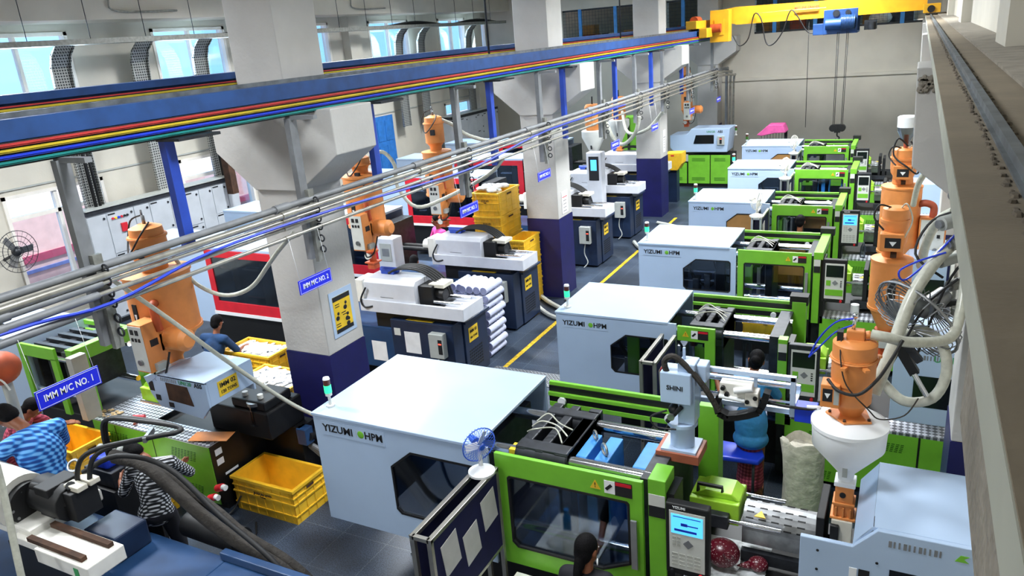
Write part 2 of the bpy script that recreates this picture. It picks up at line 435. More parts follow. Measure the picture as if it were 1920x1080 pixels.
def window(n, y0, y1, z0, z1, mull, transom):
    f = MB(); x0, x1 = XL-.14, XL+.03; t = .07
    f.box(x0, x1, y0, y0+t, z0, z1).box(x0, x1, y1-t, y1, z0, z1).box(x0, x1, y0, y1, z0, z0+t).box(x0, x1, y0, y1, z1-t, z1)
    for m in mull: f.box(x0+.03, x1-.03, y0+(y1-y0)*m-.035, y0+(y1-y0)*m+.035, z0, z1)
    if transom: f.box(x0+.03, x1-.03, y0, y1, transom-.04, transom+.04)
    o = struct(f.build('window_%d' % n, 'window_frame'))
    MB().box(XL-.08, XL-.075, y0+.03, y1-.03, z0+.03, z1-.03).build('pane', 'pane_glass', o)
for i, (a, b) in enumerate(low): window(i+1, a, b, 1.1, 3.02, (.5,), 2.55)
for i, (a, b) in enumerate(upp): window(i+4, a, b, 4.55, 6.0, (.5,), 5.78)
# outside the windows
o = MB().box(-40, XL-.25, -10, 45, -.1, -.01).build('outside_ground', 'pink_outside'); o['kind'] = 'structure'
o = thing('neighbouring_building', 'pink rendered building with red and blue stripes outside the left windows', 'building', (-18.4, 15, 0))
MB().box(-19.0, -18.2, -8, 40, 0, 2.05).build('facade', 'pink_outside', o)
MB().box(-18.2, -18.17, -8, 40, 1.02, 1.2).build('red_stripe', 'outside_red', o)
MB().box(-18.2, -18.17, -8, 40, .78, .86).build('blue_stripe', 'outside_blue', o)
# blue door on the left wall
o = struct(MB().box(XL-.02, XL+.06, 19.9, 20.95, 0, 3.05).build('door_1', 'door_blue'))
d = MB()
for z0, z1 in ((.3, 1.2), (1.35, 2.1), (2.25, 2.9)): d.box(XL+.06, XL+.075, 20.05, 20.4, z0, z1).box(XL+.06, XL+.075, 20.48, 20.83, z0, z1)
d.build('door_panel', 'door_blue', o); MB().cyl((XL+.06, 20.87, 1.1), (XL+.14, 20.87, 1.1), .02).build('door_handle', 'steel', o)
# far wall with the storage mezzanine openings
wf = MB(); op = [(-12.15, -9.35), (-8.1, -6.95), (-5.05, .1)]
wf.box(XL, XR+.3, YF, YF+.3, 0, 4.62)
x = XL
for a, b in op: wf.box(x, a, YF, YF+.3, 4.62, 5.95); x = b
wf.box(x, XR+.3, YF, YF+.3, 4.62, 5.95); wf.box(XL, XR+.3, YF, YF+.3, 5.95, 7.8)
struct(wf.build('wall_far', 'wall_paint'))
struct(MB().box(-6.1, .1, YF-.06, YF, 3.08, 3.18).build('trim_6', 'wall_paint'))
struct(MB().box(XL, XR+.3, YF+.3, YF+6, 4.5, 4.62).build('mezzanine_floor', 'concrete'))
mw = MB().box(XL, -7.8, YF+5.8, YF+6, 4.6, 7.8).box(-6.9, XR+.3, YF+5.8, YF+6, 4.6, 7.8).box(-7.8, -6.9, YF+5.8, YF+6, 6.4, 7.8)
struct(mw.build('mezzanine_wall', 'concrete_dark'))
struct(MB().box(XL, XR+.3, YF+.3, YF+6, 7.6, 7.8).build('mezzanine_ceiling', 'concrete'))
for i, (a, b) in enumerate(op):
    fr = MB().box(a, b, YF+.05, YF+.1, 4.62, 4.68).box(a, b, YF+.05, YF+.1, 5.89, 5.95)
    o = thing('mesh_screen', ['wire mesh screen across the left opening of the storage mezzanine', 'wire mesh screen across the small middle opening of the storage mezzanine', 'wire mesh screen across the wide opening behind the yellow crane'][i], 'screen', ((a+b)/2, YF+.08, 4.62))
    fr.build('frame', 'dark_steel', o)
    pm = MB(); k = 0
    xs = [a+(b-a)*(j+.5)/max(1, round((b-a)/1.3)) for j in range(max(1, round((b-a)/1.3)))]
    for x in xs: MB().box(x-.06, x+.06, YF+.04, YF+.12, 4.62, 5.95).build('post', 'mold_blue', o)
    wm = MB()
    nx = int((b-a)/.12)
    for j in range(1, nx): wm.box(a+j*.12-.004, a+j*.12+.004, YF+.075, YF+.083, 4.65, 5.92)
    for j in range(1, 11): wm.box(a, b, YF+.07, YF+.078, 4.62+j*.12-.004, 4.62+j*.12+.004)
    wm.build('wire_mesh', 'dark_steel', o)
rb = random.Random(5)
k = 0
for (a, b) in op:
    x = a+.1
    while x < b-.5:
        w = rb.uniform(.45, .8); z = 4.62
        for q in range(rb.choice((1, 2, 2))):
            h = rb.uniform(.35, .5); y = YF+rb.uniform(1.0, 1.6)
            c = MB().box(x, x+w, y, y+.6, z, z+h).build('carton', rb.choice(['cardboard', 'cardboard', 'rust', 'dark_steel', 'red_orange']), bevel=.01)
            tag(c, 'storage carton stacked behind the mezzanine mesh', 'box', 'storage cartons behind the mezzanine mesh')
            MB().box(x+w*.44, x+w*.56, y-.002, y+.6, z+h, z+h+.002).build('tape', 'jute', c)
            z += h
        x += w+rb.uniform(.05, .35)
for i, (x, c) in enumerate([(-8.9+.9, 'sign_white'), (-2.6, 'sign_white'), (-1.2, 'sign_white'), (-10.4, 'sign_white')]):
    o = MB().ell((x, YF+.75, 4.82), .35, .25, .22).build('sack', 'bag')
    tag(o, ['white sack lying in the small middle opening of the mezzanine', 'white sack lying under the blue crane hoist opening', 'white sack lying at the right end of the mezzanine opening', 'white sack lying in the left opening of the mezzanine'][i], 'sack')
# right wall, ledge and near crane beam
struct(MB().box(XR, XR+.3, -4, YF, 4.4, 7.8).build('wall_right', 'wall_paint'))
struct(MB().box(XR+.1, XR+.3, -4, YF, 0, 4.4).build('wall_right_lower', 'wall_paint'))
pr = MB()
for y in (-.9, 6.1, 13.1, 20.1, 27.1): pr.box(.5, XR, y, y+.8, 4.88, 7.6)
o = struct(pr.build('trim_7', 'wall_paint'))
struct(MB().box(.36, XR+.1, -4, YF, 4.3, 4.88).build('trim_8', 'concrete'))
cb = thing('crane_beam', 'long concrete crane beam running along the right side close to the viewer', 'beam', (.3, 13, 4.4))
MB().box(.085, .36, -.8, YF, 4.79, 4.865).box(.2, .36, -.8, YF, 4.3, 4.79).build('beam_body', 'concrete_dark', cb)
MB().box(.0835, .0865, -.8, YF, 4.795, 4.862).build('painted_edge', 'beam_edge', cb, label='pale painted edge')
mg = MB(); rg = random.Random(3)
for sx in (.165, .232):
    for i in range(420):
        y = -.5+i*.05+rg.uniform(-.02, .02)
        if y > 20: break
        mg.ell((sx+rg.uniform(-.006, .006), y, 4.865), rg.uniform(.004, .009), rg.uniform(.01, .03), rg.uniform(.003, .008), 6, 4)
mg.build('crumbled_grout', 'grout', cb)
MB().box(.18, .222, -.8, YF, 4.865, 4.871).box(.19, .212, -.8, YF, 4.871, 4.895).build('rail', 'rail_steel', cb, label='worn grey steel rail')
# unpainted concrete corbel lip beside the nearest beam stretch
o = struct(MB().box(.085, .3, -.8, 1.03, 4.685, 4.79).build('trim_9', 'concrete'))
# right columns with crane brackets
def column(name, x0, x1, y0, label, corb, dz=4.75):
    o = thing(name, label, 'column', ((x0+x1)/2, y0+.35, 0)); o['kind'] = 'structure'
    y1 = y0+.68
    MB().box(x0, x1, y0, y1, 1.66, 7.6 if x1 < -1 else 4.7).build('shaft', 'column_paint', o, bevel=.01)
    MB().box(x0-.006, x1+.006, y0-.006, y1+.006, 0, 1.66).build('painted_base', 'column_blue', o, label='dark blue painted lower part')
    c = MB().prism(corb, 'y', y0-.03, y1+.0); c.build('bracket', 'column_paint', o, bevel=.01)
    return o
Lc = []
CL = [(-7.34, 4.62), (-7.34, 4.16), (-6.8, 3.72), (-6.12, 3.72), (-5.5, 4.13), (-5.5, 4.62)]
for y, l in ((-.6, 'white column with dark blue base, nearest the viewer at the left'), (6.41, 'big white column with dark blue base and the yellow safety poster'),
             (13.39, 'white column with dark blue base beside the tall yellow crate stack'), (20.41, 'white column with dark blue base farther back beside the small yellow bin'),
             (27.3, 'white column against the far wall where the pipes turn down')):
    column('column', -6.82, -6.12, y, l, CL)
for y, l in ((6.6, 'white right-hand column with navy base behind the crane beam, nearest'), (13.4, 'white right-hand column with a wide crane bracket, second from the viewer'),
             (20.4, 'right-hand column, third from the viewer, under the crane beam'), (27.2, 'right-hand column in the far corner')):
    column('column', .5, .72, y, l, [(.0, 4.74), (.02, 4.0), (.32, 3.76), (.6, 3.5), (.72, 3.5), (.72, 4.74)] if y < 10 else [(.03, 4.74), (.06, 3.2), (.5, 2.6), (.72, 2.6), (.72, 4.74)])
o = MB()
for i in range(26): o.ell((.03+rg.uniform(0, .14), 6.565-.0, 4.62+rg.uniform(-.05, .05)), rg.uniform(.015, .04), .012, rg.uniform(.01, .03), 6, 5)
tag(o.build('broken_concrete_patch', 'concrete'), 'rough broken concrete patch on the right column bracket under the crane beam', 'patch')
struct(MB().box(XL, XR+.3, -4, YF, 7.6, 7.8).build('ceiling', 'wall_paint'))
# roof beams across the hall
cbm = MB()
for y in (6.5, 13.5, 20.5, 27.4): cbm.box(XL, XR, y, y+.45, 6.7, 7.6)
struct(cbm.build('trim_10', 'wall_paint'))

# ---------------------------------------------------------------- crane runway on the left columns
rw = thing('crane_runway_beam', 'blue steel crane runway beam with red yellow blue and teal conductor bars', 'beam', (-5.9, 12, 4.6))
MB().box(-6.1, -5.75, -.8, 27.6, 4.9, 4.92).box(-6.1, -5.75, -.8, 27.6, 4.63, 4.66).box(-5.93, -5.9, -.8, 27.6, 4.66, 4.9).box(-5.76, -5.745, -.8, 27.6, 4.77, 4.92).build('girder', 'steel_blue', rw)
MB().box(-5.96, -5.9, -.8, 27.6, 4.92, 4.96).build('rail', 'rail_steel', rw)
MB().box(-5.77, -5.72, -.8, 26.5, 4.595, 4.765).build('mounting_strip', 'dark_steel', rw, label='dark strip carrying the bars')
for nm, z, m in (('red', 4.748, 'bus_red'), ('yellow', 4.708, 'bus_yellow'), ('blue', 4.667, 'bus_blue'), ('teal', 4.627, 'bus_teal')):
    MB().box(-5.72, -5.688, -.8, 26.3, z-.006, z+.01).box(-5.72, -5.695, -.8, 26.3, z-.016, z-.01).build('conductor_bar', m, rw, label=nm+' conductor bar')
rr = thing('crane_runway_beam', 'blue steel runway beam of the next bay behind the columns', 'beam', (-7.1, 12, 4.8))
MB().box(-7.3, -6.98, -.8, 27.6, 4.80, 4.83).box(-7.3, -6.98, -.8, 27.6, 5.035, 5.06).box(-7.15, -7.12, -.8, 27.6, 4.83, 5.04).box(-6.99, -6.975, -.8, 27.6, 4.99, 5.06).build('girder', 'steel_blue', rr)
MB().box(-6.99, -6.94, -.8, 26.8, 4.955, 4.968).build('conductor_bar', 'bus_red', rr, label='red conductor bar')
MB().box(-6.99, -6.93, -.8, 26.8, 4.925, 4.945).build('conductor_bar', 'bus_yellow', rr, label='yellow conductor bar')
MB().box(-6.99, -6.95, -.8, 26.8, 4.86, 4.875).build('conductor_bar', 'bus_teal', rr, label='teal conductor bar')
# blue and grey hanger posts with brackets
for i, y in enumerate((4.52, 7.4, 10.4, 13.2, 16.0, 18.6, 21.4)):
    o = thing('hanger_post', 'blue steel post hanging below the crane runway, number %s from the viewer' % ['one', 'two', 'three', 'four', 'five', 'six', 'seven'][i], 'post', (-5.78, y, 3.55))
    MB().box(-5.83, -5.75, y-.05, y+.05, 3.58 if i < 2 else 3.3, 4.57).build('post', 'post_blue', o)
    MB().box(-5.85, -5.55, y-.06, y+.4, 4.57, 4.595).build('bracket', 'dark_steel', o)
PY = (3.52, 6.02, 9.3, 12.05, 14.95, 17.2, 19.4, 21.9, 24.85)
for i, y in enumerate(PY):
    w = ['first', 'second', 'third', 'fourth', 'fifth', 'sixth', 'seventh', 'eighth', 'ninth'][i]
    o = thing('pipe_support', 'grey steel channel hanging from the runway and holding the pipes, %s from the viewer' % w, 'support', (-5.7, y, 3.0))
    MB().box(-5.78, -5.71, y-.055, y+.055, 3.06, 4.58).build('channel', 'pipe_grey', o)
    MB().box(-5.78, -5.4, y-.03, y+.03, 4.56, 4.6).build('bracket', 'pipe_grey', o)
    MB().box(-5.71, -5.66, y+.0, y+.08, 3.02, 3.82).build('mounting_plate', 'galvanised', o)
    for z in (3.70, 3.65, 3.60, 3.50, 3.41, 3.28, 3.16):
        MB().torus((-5.62, y+.05, z), (0, 1, 0), .035, .009, 14, 6).build('pipe_clamp', 'dark_steel', o)
def pipe(zs, r, m, label, x=-5.6, y0=2.5, y1=24.9, parts=True):
    o = thing('pipe', label, 'pipe', (x, y0, zs-.05))
    MB().cyl((x, y0, zs), (x, y1, zs), r, n=14).build('run', m, o)
    for y in [p+2.1 for p in PY[:-1]]:
        MB().cyl((x, y-.1, zs), (x, y+.1, zs), r*1.35, n=14).build('coupling', m, o)
    return o
pipe(3.715, .034, 'pipe_grey', 'thick grey pipe, topmost of the overhead bundle', -5.68, -.5)
pipe(3.655, .032, 'pipe_steel', 'thick galvanised pipe just under the topmost grey pipe', -5.6, -.5)
pipe(3.60, .017, 'pipe_steel', 'thin steel pipe, third from the top of the overhead bundle', -5.6, 2.75)
p = pipe(3.52, .02, 'pipe_steel', 'steel pipe in the middle of the overhead bundle, fourth from the top', -5.6, 2.7)
pipe(3.42, .02, 'pipe_steel', 'steel pipe at the bottom of the overhead bundle above the sign plates', -5.6, 2.55)
for z, y, r in ((3.60, 2.75, .03), (3.52, 2.7, .035), (3.42, 2.6, .036)):
    c = MB().cyl((-5.6, y-.1, z), (-5.6, y+.02, z), r*1.2).cyl((-5.6, y, z), (-5.6, y+.75, z), r*.9); tag(c.build('pipe_end_fitting', 'pipe_grey'), {3.6: 'grey end cap fitting on the third pipe from the top', 3.52: 'grey end cap fitting on the fourth pipe from the top', 3.42: 'grey elbow end fitting on the lowest pipe at the left edge'}[z], 'fitting')
cbp = MB().tube([(-5.57, -.3, 3.5), (-5.57, 2.6, 3.5), (-5.55, 3.5, 3.44), (-5.57, 4.6, 3.56), (-5.55, 6.2, 3.56), (-5.57, 8, 3.48), (-5.57, 9.5, 3.46), (-5.57, 12, 3.62), (-5.57, 16, 3.6)], .014, 6)
tag(cbp.build('air_hose', 'bus_blue'), 'blue air hose strapped along the overhead pipes', 'hose')
o = thing('pipe_riser', 'bundle of grey pipes turning down beside the far column', 'pipe', (-5.7, 26, 0))
for k, (dx, r) in enumerate(((0, .05), (.13, .04), (.24, .035))):
    MB().tube([(-5.6, 24.9, 3.7-.1*k), (-5.65+dx, 26.6, 3.6-.1*k), (-5.75+dx, 27.0, 3.3-.1*k), (-5.75+dx, 27.05, .6)], r, 8).build('run', 'pipe_steel' if k else 'pipe_grey', o)
# hanging machine signs
def sign(y, s, label, x=-5.5, w=.5, z=2.93, h=.15):
    o = thing('hanging_sign', label, 'sign', (x, y, z-h/2))
    MB().box(x-.006, x+.006, y-w/2, y+w/2, z-h/2, z+h/2).build('plate', 'sign_blue', o)
    fr = MB(); a, b, c, d = y-w/2+.008, y+w/2-.008, z-h/2+.008, z+h/2-.008
    fr.box(x+.006, x+.0075, a, b, d-.003, d).box(x+.006, x+.0075, a, b, c, c+.003).box(x+.006, x+.0075, a, a+.003, c, d).box(x+.006, x+.0075, b-.003, b, c, d)
    fr.build('border', 'sign_white', o)
    text(o, s, .076, (x+.0065, y, z), (0, 1, 0), (0, 0, 1), 'sign_white', bold=.012, stretch=.78)
    MB().cyl((x, y-w/2+.03, z+h/2), (x-.06, y-w/2+.03, 3.42), .002, n=5).cyl((x, y+w/2-.03, z+h/2), (x-.06, y+w/2-.03, 3.42), .002, n=5).build('hanging_wire', 'sign_white', o)
for i, (y, z) in enumerate(((2.98, 2.95), (5.74, 2.9), (9.0, 2.92), (11.55, 2.92), (15.1, 2.88), (17.9, 2.86), (21.4, 2.83), (24.7, 2.8))):
    sign(y, 'IMM M/C NO. %d' % (i+1), 'blue hanging sign reading IMM M/C NO. %d, %s' % (i+1, ['the largest, at the left edge', 'in front of the big white column', 'left of the tall yellow crate stack', 'in front of the second column', 'before the pale cone hoppers', 'in front of the third column', 'over the far slim orange dryer', 'smallest, nearest the end wall'][i]), z=z)

# ---------------------------------------------------------------- overhead crane near the far wall
cr = thing('overhead_crane', 'yellow overhead travelling crane spanning the hall near the far wall', 'crane', (-3, 24.5, 4.9))
gy0, gy1 = 24.2, 24.55
MB().prism([(-5.6, 5.12), (-4.9, 5.02), (.1, 5.02), (.1, 5.42), (-4.9, 5.5), (-5.6, 5.42)], 'y', gy0, gy1).build('girder', 'crane_yellow', cr)
MB().box(-4.9, .1, gy0-.06, gy1+.06, 5.0, 5.03).build('lower_flange', 'crane_yellow', cr)
MB().box(-5.98, -5.68, 22.6, 26.6, 4.98, 5.2).box(-5.68, -5.45, 22.9, 23.6, 4.72, 4.98).build('end_carriage', 'crane_yellow', cr, bevel=.01, label='left end carriage')
MB().box(-5.55, -5.0, 23.7, 24.1, 4.55, 5.45).build('electrical_box', 'crane_yellow', cr, bevel=.01, label='tall yellow electrical box')
MB().box(-5.42, -5.14, 23.68, 23.7, 4.75, 5.2).build('box_door', 'crane_yellow', cr)
MB().cyl((-5.8, 22.8, 5.2), (-5.8, 23.3, 5.2), .12).cyl((-5.5, 23.6, 4.95), (-5.2, 23.6, 4.95), .12).build('travel_motor', 'dark_orange', cr)
MB().box(.02, .42, 23.6, 25.4, 4.92, 5.15).build('end_carriage', 'crane_yellow', cr, bevel=.01, label='right end carriage')
MB().cyl((.2, 23.58, 5.02), (.2, 23.7, 5.02), .09).build('wheel', 'rubber', cr)
MB().box(-3.25, -2.6, gy0-.065, gy0-.062, 5.2, 5.42).build('name_plate', 'crane_orange', cr)
text(cr, 'METLINE CRANES', .085, (-2.92, gy0-.066, 5.32), (1, 0, 0), (0, 0, 1), 'red_orange', bold=.02)
fs = MB(); xs = [-4.85, -4.5, -3.8, -3.35, -2.9, -2.5]
pts = [(-4.95, gy0-.15, 4.7), (-4.75, gy0-.15, 4.4), (-4.5, gy0-.15, 4.6), (-4.35, gy0-.15, 5.25), (-4.15, gy0-.15, 5.1), (-4.0, gy0-.15, 4.45), (-3.8, gy0-.15, 4.38), (-3.55, gy0-.15, 4.7), (-3.35, gy0-.15, 5.26), (-3.15, gy0-.15, 5.1), (-2.85, gy0-.15, 4.65), (-2.5, gy0-.15, 4.62)]
tag(fs.tube(pts, .018, 6).build('festoon_cable', 'rubber'), 'black festoon cable looping under the yellow crane girder', 'cable')
MB().tube([(-4.35, gy0-.1, 5.27), (-3.35, gy0-.1, 5.28), (-2.4, gy0-.1, 5.27)], .005, 5).build('cable_wire', 'steel', cr)
ho = thing('crane_hoist', 'blue electric hoist trolley hanging on the yellow crane girder', 'hoist', (-2, 24.3, 4.5))
MB().box(-2.42, -1.55, 23.75, 23.79, 4.55, 5.2).box(-2.42, -1.55, 24.75, 24.8, 4.55, 5.2).box(-2.42, -1.55, 23.79, 24.75, 4.55, 4.6).box(-2.7, -2.42, 23.85, 24.2, 4.55, 4.85).build('frame', 'steel_blue', ho, bevel=.01)
MB().cyl((-2.35, 23.62, 4.82), (-1.6, 23.62, 4.82), .14).build('drum', 'steel_blue', ho)
MB().cyl((-1.95, 23.6, 4.85), (-1.6, 23.6, 4.85), .19).build('motor', 'navy_top', ho)
for i in range(8): MB().torus((-1.93+i*.04, 23.6, 4.85), (1, 0, 0), .19, .01, 20, 5).build('cooling_fin', 'steel_blue', ho)
MB().box(-1.4, -1.1, 24.1, 24.6, 4.6, 4.85).cyl((-1.2, 24.0, 4.6), (-1.2, 24.0, 4.8), .1).build('travel_motor', 'dark_steel', ho)
MB().cyl((-2.1, 23.72, 5.1), (-2.1, 23.75, 5.1), .09).cyl((-1.8, 23.72, 5.1), (-1.8, 23.75, 5.1), .07).build('hole_cover', 'dark_steel', ho)
for dx in (-.14, -.1, .1, .14): MB().cyl((-1.9+dx, 23.7, 4.6), (-1.9+dx*.9, 23.7, 2.06), .009, n=6).build('wire_rope', 'dark_steel', ho)
hb = MB().cyl((-2.02, 23.62, 1.98), (-2.02, 23.78, 1.98), .1).cyl((-1.78, 23.62, 1.98), (-1.78, 23.78, 1.98), .1).box(-1.98, -1.82, 23.63, 23.77, 1.85, 2.08)
hk = hb.build('hook_block', 'black', ho)
MB().tube([(-1.9, 23.7, 1.86), (-1.9, 23.7, 1.76), (-1.84, 23.7, 1.7), (-1.88, 23.7, 1.62), (-1.95, 23.7, 1.66)], .02, 8).build('hook', 'black', hk)
tag(MB().cyl((-2.85, 24.2, 5.0), (-2.82, 24.15, 1.95), .009, n=6).build('pendant_cable', 'rubber'), 'single thin pendant cable hanging from the crane girder', 'cable')

# ---------------------------------------------------------------- overhead cable tray and ceiling lamps on the left
ct = thing('cable_tray', 'long grey cable tray hung on rods along the left wall above the windows', 'cable tray', (-14.5, 12, 5.72))
MB().box(-14.75, -14.3, 1, 27.5, 5.70, 5.72).box(-14.75, -14.73, 1, 27.5, 5.72, 5.8).box(-14.32, -14.3, 1, 27.5, 5.72, 5.8).build('tray', 'galvanised', ct)
for y in [2.5+1.25*i for i in range(20)]: MB().cyl((-14.31, y, 5.8), (-14.31, y, 7.6), .008, n=5).build('hanger_rod', 'dark_steel', ct)
for y0, y1 in ((13.5, 16.5), (20, 23), (24, 27)): MB().tube([(-14.5, y0, 5.76), (-14.5, (y0+y1)/2, 5.86), (-14.5, y1, 5.76)], .06, 6).build('cable_bundle', 'rubber', ct)
for i, (y, z0) in enumerate(((9.75, 2.45), (11.55, 2.45), (13.2, 2.45), (21.3, 2.6), (22.6, 2.6), (25.8, 2.6))):
    o = MB(); w = .2
    pts = [(-14.5, 5.72), (-14.8, 5.7), (-15.0, 5.55), (-15.12, 5.3), (-15.15, 4.9), (-15.15, z0)]
    for (xa, za), (xb, zb) in zip(pts, pts[1:]):
        o.add([(xa, y-w, za), (xa, y+w, za), (xb, y+w, zb), (xb, y-w, zb), (xa-.01, y-w, za-.01), (xa-.01, y+w, za-.01), (xb-.01, y+w, zb), (xb-.01, y-w, zb)], [(0, 1, 2, 3), (7, 6, 5, 4), (0, 4, 5, 1), (1, 5, 6, 2), (2, 6, 7, 3), (3, 7, 4, 0)])
        for sy in (-w, w): o.add([(xa, y+sy-.01, za), (xa, y+sy+.01, za), (xb, y+sy+.01, zb), (xb, y+sy-.01, zb), (xa+.07, y+sy-.01, za+.04), (xa+.07, y+sy+.01, za+.04), (xb+.07, y+sy+.01, zb), (xb+.07, y+sy-.01, zb)], [(0, 1, 2, 3), (7, 6, 5, 4), (0, 4, 5, 1), (1, 5, 6, 2), (2, 6, 7, 3), (3, 7, 4, 0)])
    b = thing('vertical_cable_tray', 'perforated cable tray curving down the left wall to the switchboards, %s from the left' % ['first', 'second', 'third', 'fourth', 'fifth', 'sixth'][i], 'cable tray', (-15.1, y, z0))
    o.build('tray', 'perforated', b)
    if i in (0, 2): MB().cyl((-15.05, y-.03, z0), (-15.05, y-.03, 4.8), .035, n=8).cyl((-15.05, y+.07, z0), (-15.05, y+.07, 4.6), .03, n=8).build('cable_bundle', 'rubber', b)
o = MB().tube([(-15.48, 14.9, 5.9), (-15.48, 14.9, 4.4), (-15.48, 14.9, 3.3)], .02, 6); tag(o.build('conduit', 'dark_steel'), 'thin dark conduit beside the second upper window', 'conduit')
tag(MB().box(-14.7, -14.5, 12.88, 13.06, 2.1, 4.3).box(-15.5, -14.5, 12.9, 13.04, 4.2, 4.3).build('duct', 'rust'), 'dark brown duct hanging in front of the switchboards', 'duct')
tag(MB().box(-14.7, -14.55, 23.5, 23.66, 2.5, 4.3).box(-15.5, -14.5, 23.52, 23.64, 4.2, 4.3).build('duct', 'rust'), 'dark brown duct hanging beyond the second column', 'duct')
for i, (x, y, z) in enumerate(((-11.5, 10.3, 6.62), (-11.8, 24.5, 6.5), (-9.2, 25.5, 6.4))):
    o = thing('ceiling_lamp', ['bright white ceiling lamp above the left windows', 'small black floodlight hanging under the ceiling', 'small oval lamp above the mezzanine opening'][i], 'lamp', (x, y, z))
    MB().lathe(x, y, [(.05, z+.14), (.3, z+.02), (.3, z)], 20).build('housing', 'sign_white' if i != 1 else 'black', o)
    MB().lathe(x, y, [(.27, z-.012), (.27, z-.001)], 20).build('diffuser', 'lamp_glow', o)
    MB().cyl((x, y, z+.14), (x, y, 7.6), .012, n=6).build('stem', 'dark_steel', o)
for y in (10.6, 18.2):
    tag(MB().tube([(-14.35, y, 7.6), (-14.35, y, 6.6), (-14.35, y+.15, 6.3), (-14.35, y+1.6, 6.3)], .02, 6).build('conduit', 'galvanised'), 'thin ceiling conduit bending along the left roof beam %s' % ('above the first windows' if y < 12 else 'beyond the first column'), 'conduit')
tag(MB().cyl((-6.4, 11.6, 4.95), (-6.4, 11.6, 7.6), .018, n=6).build('hanger_rod', 'dark_steel'), 'dark vertical rod above the runway between the first two columns', 'rod')
tag(MB().cyl((-6.4, 18.2, 4.95), (-6.4, 18.2, 7.6), .018, n=6).build('hanger_rod', 'dark_steel'), 'dark vertical rod in front of the left mezzanine opening', 'rod')

# ---------------------------------------------------------------- switchboards along the left wall
def switchboard(y0, cols, x0=-15.2, x1=-14.85, h=2.38, label='', redbits=()):
    y1 = y0+sum(c[0] for c in cols)
    t = thing('switchboard', label, 'switchboard', (x0, (y0+y1)/2, 0))
    MB().box(x0, x1, y0, y1, .1, h).build('cabinet', 'cabinet_grey', t)
    MB().box(x0-.02, x1+.03, y0, y1, h, h+.1).build('top_channel', 'dark_steel', t)
    MB().box(x0-.02, x1+.06, y0, y1, h+.1, h+.12).build('cover_strip', 'grey_box', t)
    MB().box(x0, x1, y0, y1, 0, .1).build('plinth', 'black', t)
    y = y0
    for w, rows in cols:
        zs = [.12]+[h*r for r in rows]+[h-.02]
        for a, b in zip(zs, zs[1:]):
            d = MB().box(x1, x1+.015, y+.01, y+w-.01, a+.01, b-.01).build('door', 'cabinet_grey', t)
            MB().cyl((x1+.015, y+w-.07, b-.1), (x1+.03, y+w-.07, b-.1), .025, n=10).cyl((x1+.015, y+w-.07, a+.1), (x1+.03, y+w-.07, a+.1), .025, n=10).build('lock', 'dark_steel', d)
            if len(rows): MB().box(x1+.015, x1+.018, y+.03, y+.2, b-.06, b-.03).build('name_strip', 'ink', d)
        if not rows:
            MB().box(x1+.015, x1+.018, y+w*.3, y+w*.8, .9, .93).build('danger_label', 'red', t)
        y += w
    return t, x1
t, x1 = switchboard(9.3, [(.45, ()), (.65, (.3, .62)), (.4, ()), (.55, (.35, .68)), (.4, ()), (.4, (.33, .66)), (.4, ()), (.45, (.36, .7)), (.35, ())], label='long row of grey switchboard cabinets under the nearest left windows')
for k, c in enumerate(('red', 'warning_yellow', 'bus_blue', 'red', 'dark_steel', 'dark_steel')):
    MB().cyl((x1+.015, 9.87+k*.07, 2.22), (x1+.04, 9.87+k*.07, 2.22), .025, n=10).build('indicator', c, t)
MB().box(x1+.015, x1+.05, 10.02, 10.16, 1.9, 2.08).build('breaker_handle', 'red', t)
MB().box(x1+.015, x1+.05, 11.03, 11.13, 1.35, 1.5).build('breaker_handle', 'red', t)
text(t, 'TEST', .12, (x1+.02, 12.45, 1.2), (0, 1, 0), (0, 0, 1), 'red', bold=.02)
text(t, 'OK', .1, (x1+.02, 12.45, 1.07), (0, 1, 0), (0, 0, 1), 'red', bold=.02)
switchboard(23.6, [(.7, (.4, .7)), (.5, (.3, .6)), (.7, ()), (.5, (.4, .75)), (.7, (.3, .6)), (.5, (.5,))], label='second row of grey switchboards farther along the left wall beyond the tall orange dryer', h=2.5)
# wall fan at the left edge
wf_ = thing('wall_fan', 'grey wire-caged wall fan at the left edge beside the window', 'fan', (-15.2, 7.9, 1.8))
for r in (.1, .2, .3, .4): MB().torus((-14.95, 7.9, 2.05), (1, .1, 0), r, .007, 28, 5).build('cage_ring', 'dark_steel', wf_)
MB().ell((-15.0, 7.9, 2.05), .1, .09, .09).build('motor', 'dark_steel', wf_)
cg = MB()
for k in range(24):
    a = 2*PI*k/24; cg.cyl((-14.93, 7.9, 2.05), (-14.98, 7.9+.4*math.cos(a), 2.05+.4*math.sin(a)), .003, n=4)
cg.build('cage_wires', 'dark_steel', wf_)
for k in range(3):
    a = 2*PI*k/3; MB().obox((-15.0, 7.9+.18*math.cos(a), 2.05+.18*math.sin(a)), .28, .14, .01, (0, math.cos(a), math.sin(a)), (.4, -math.sin(a), math.cos(a))).build('blade', 'steel', wf_)
MB().cyl((-15.5, 7.9, 1.85), (-15.05, 7.9, 2.0), .03).build('bracket', 'dark_steel', wf_)
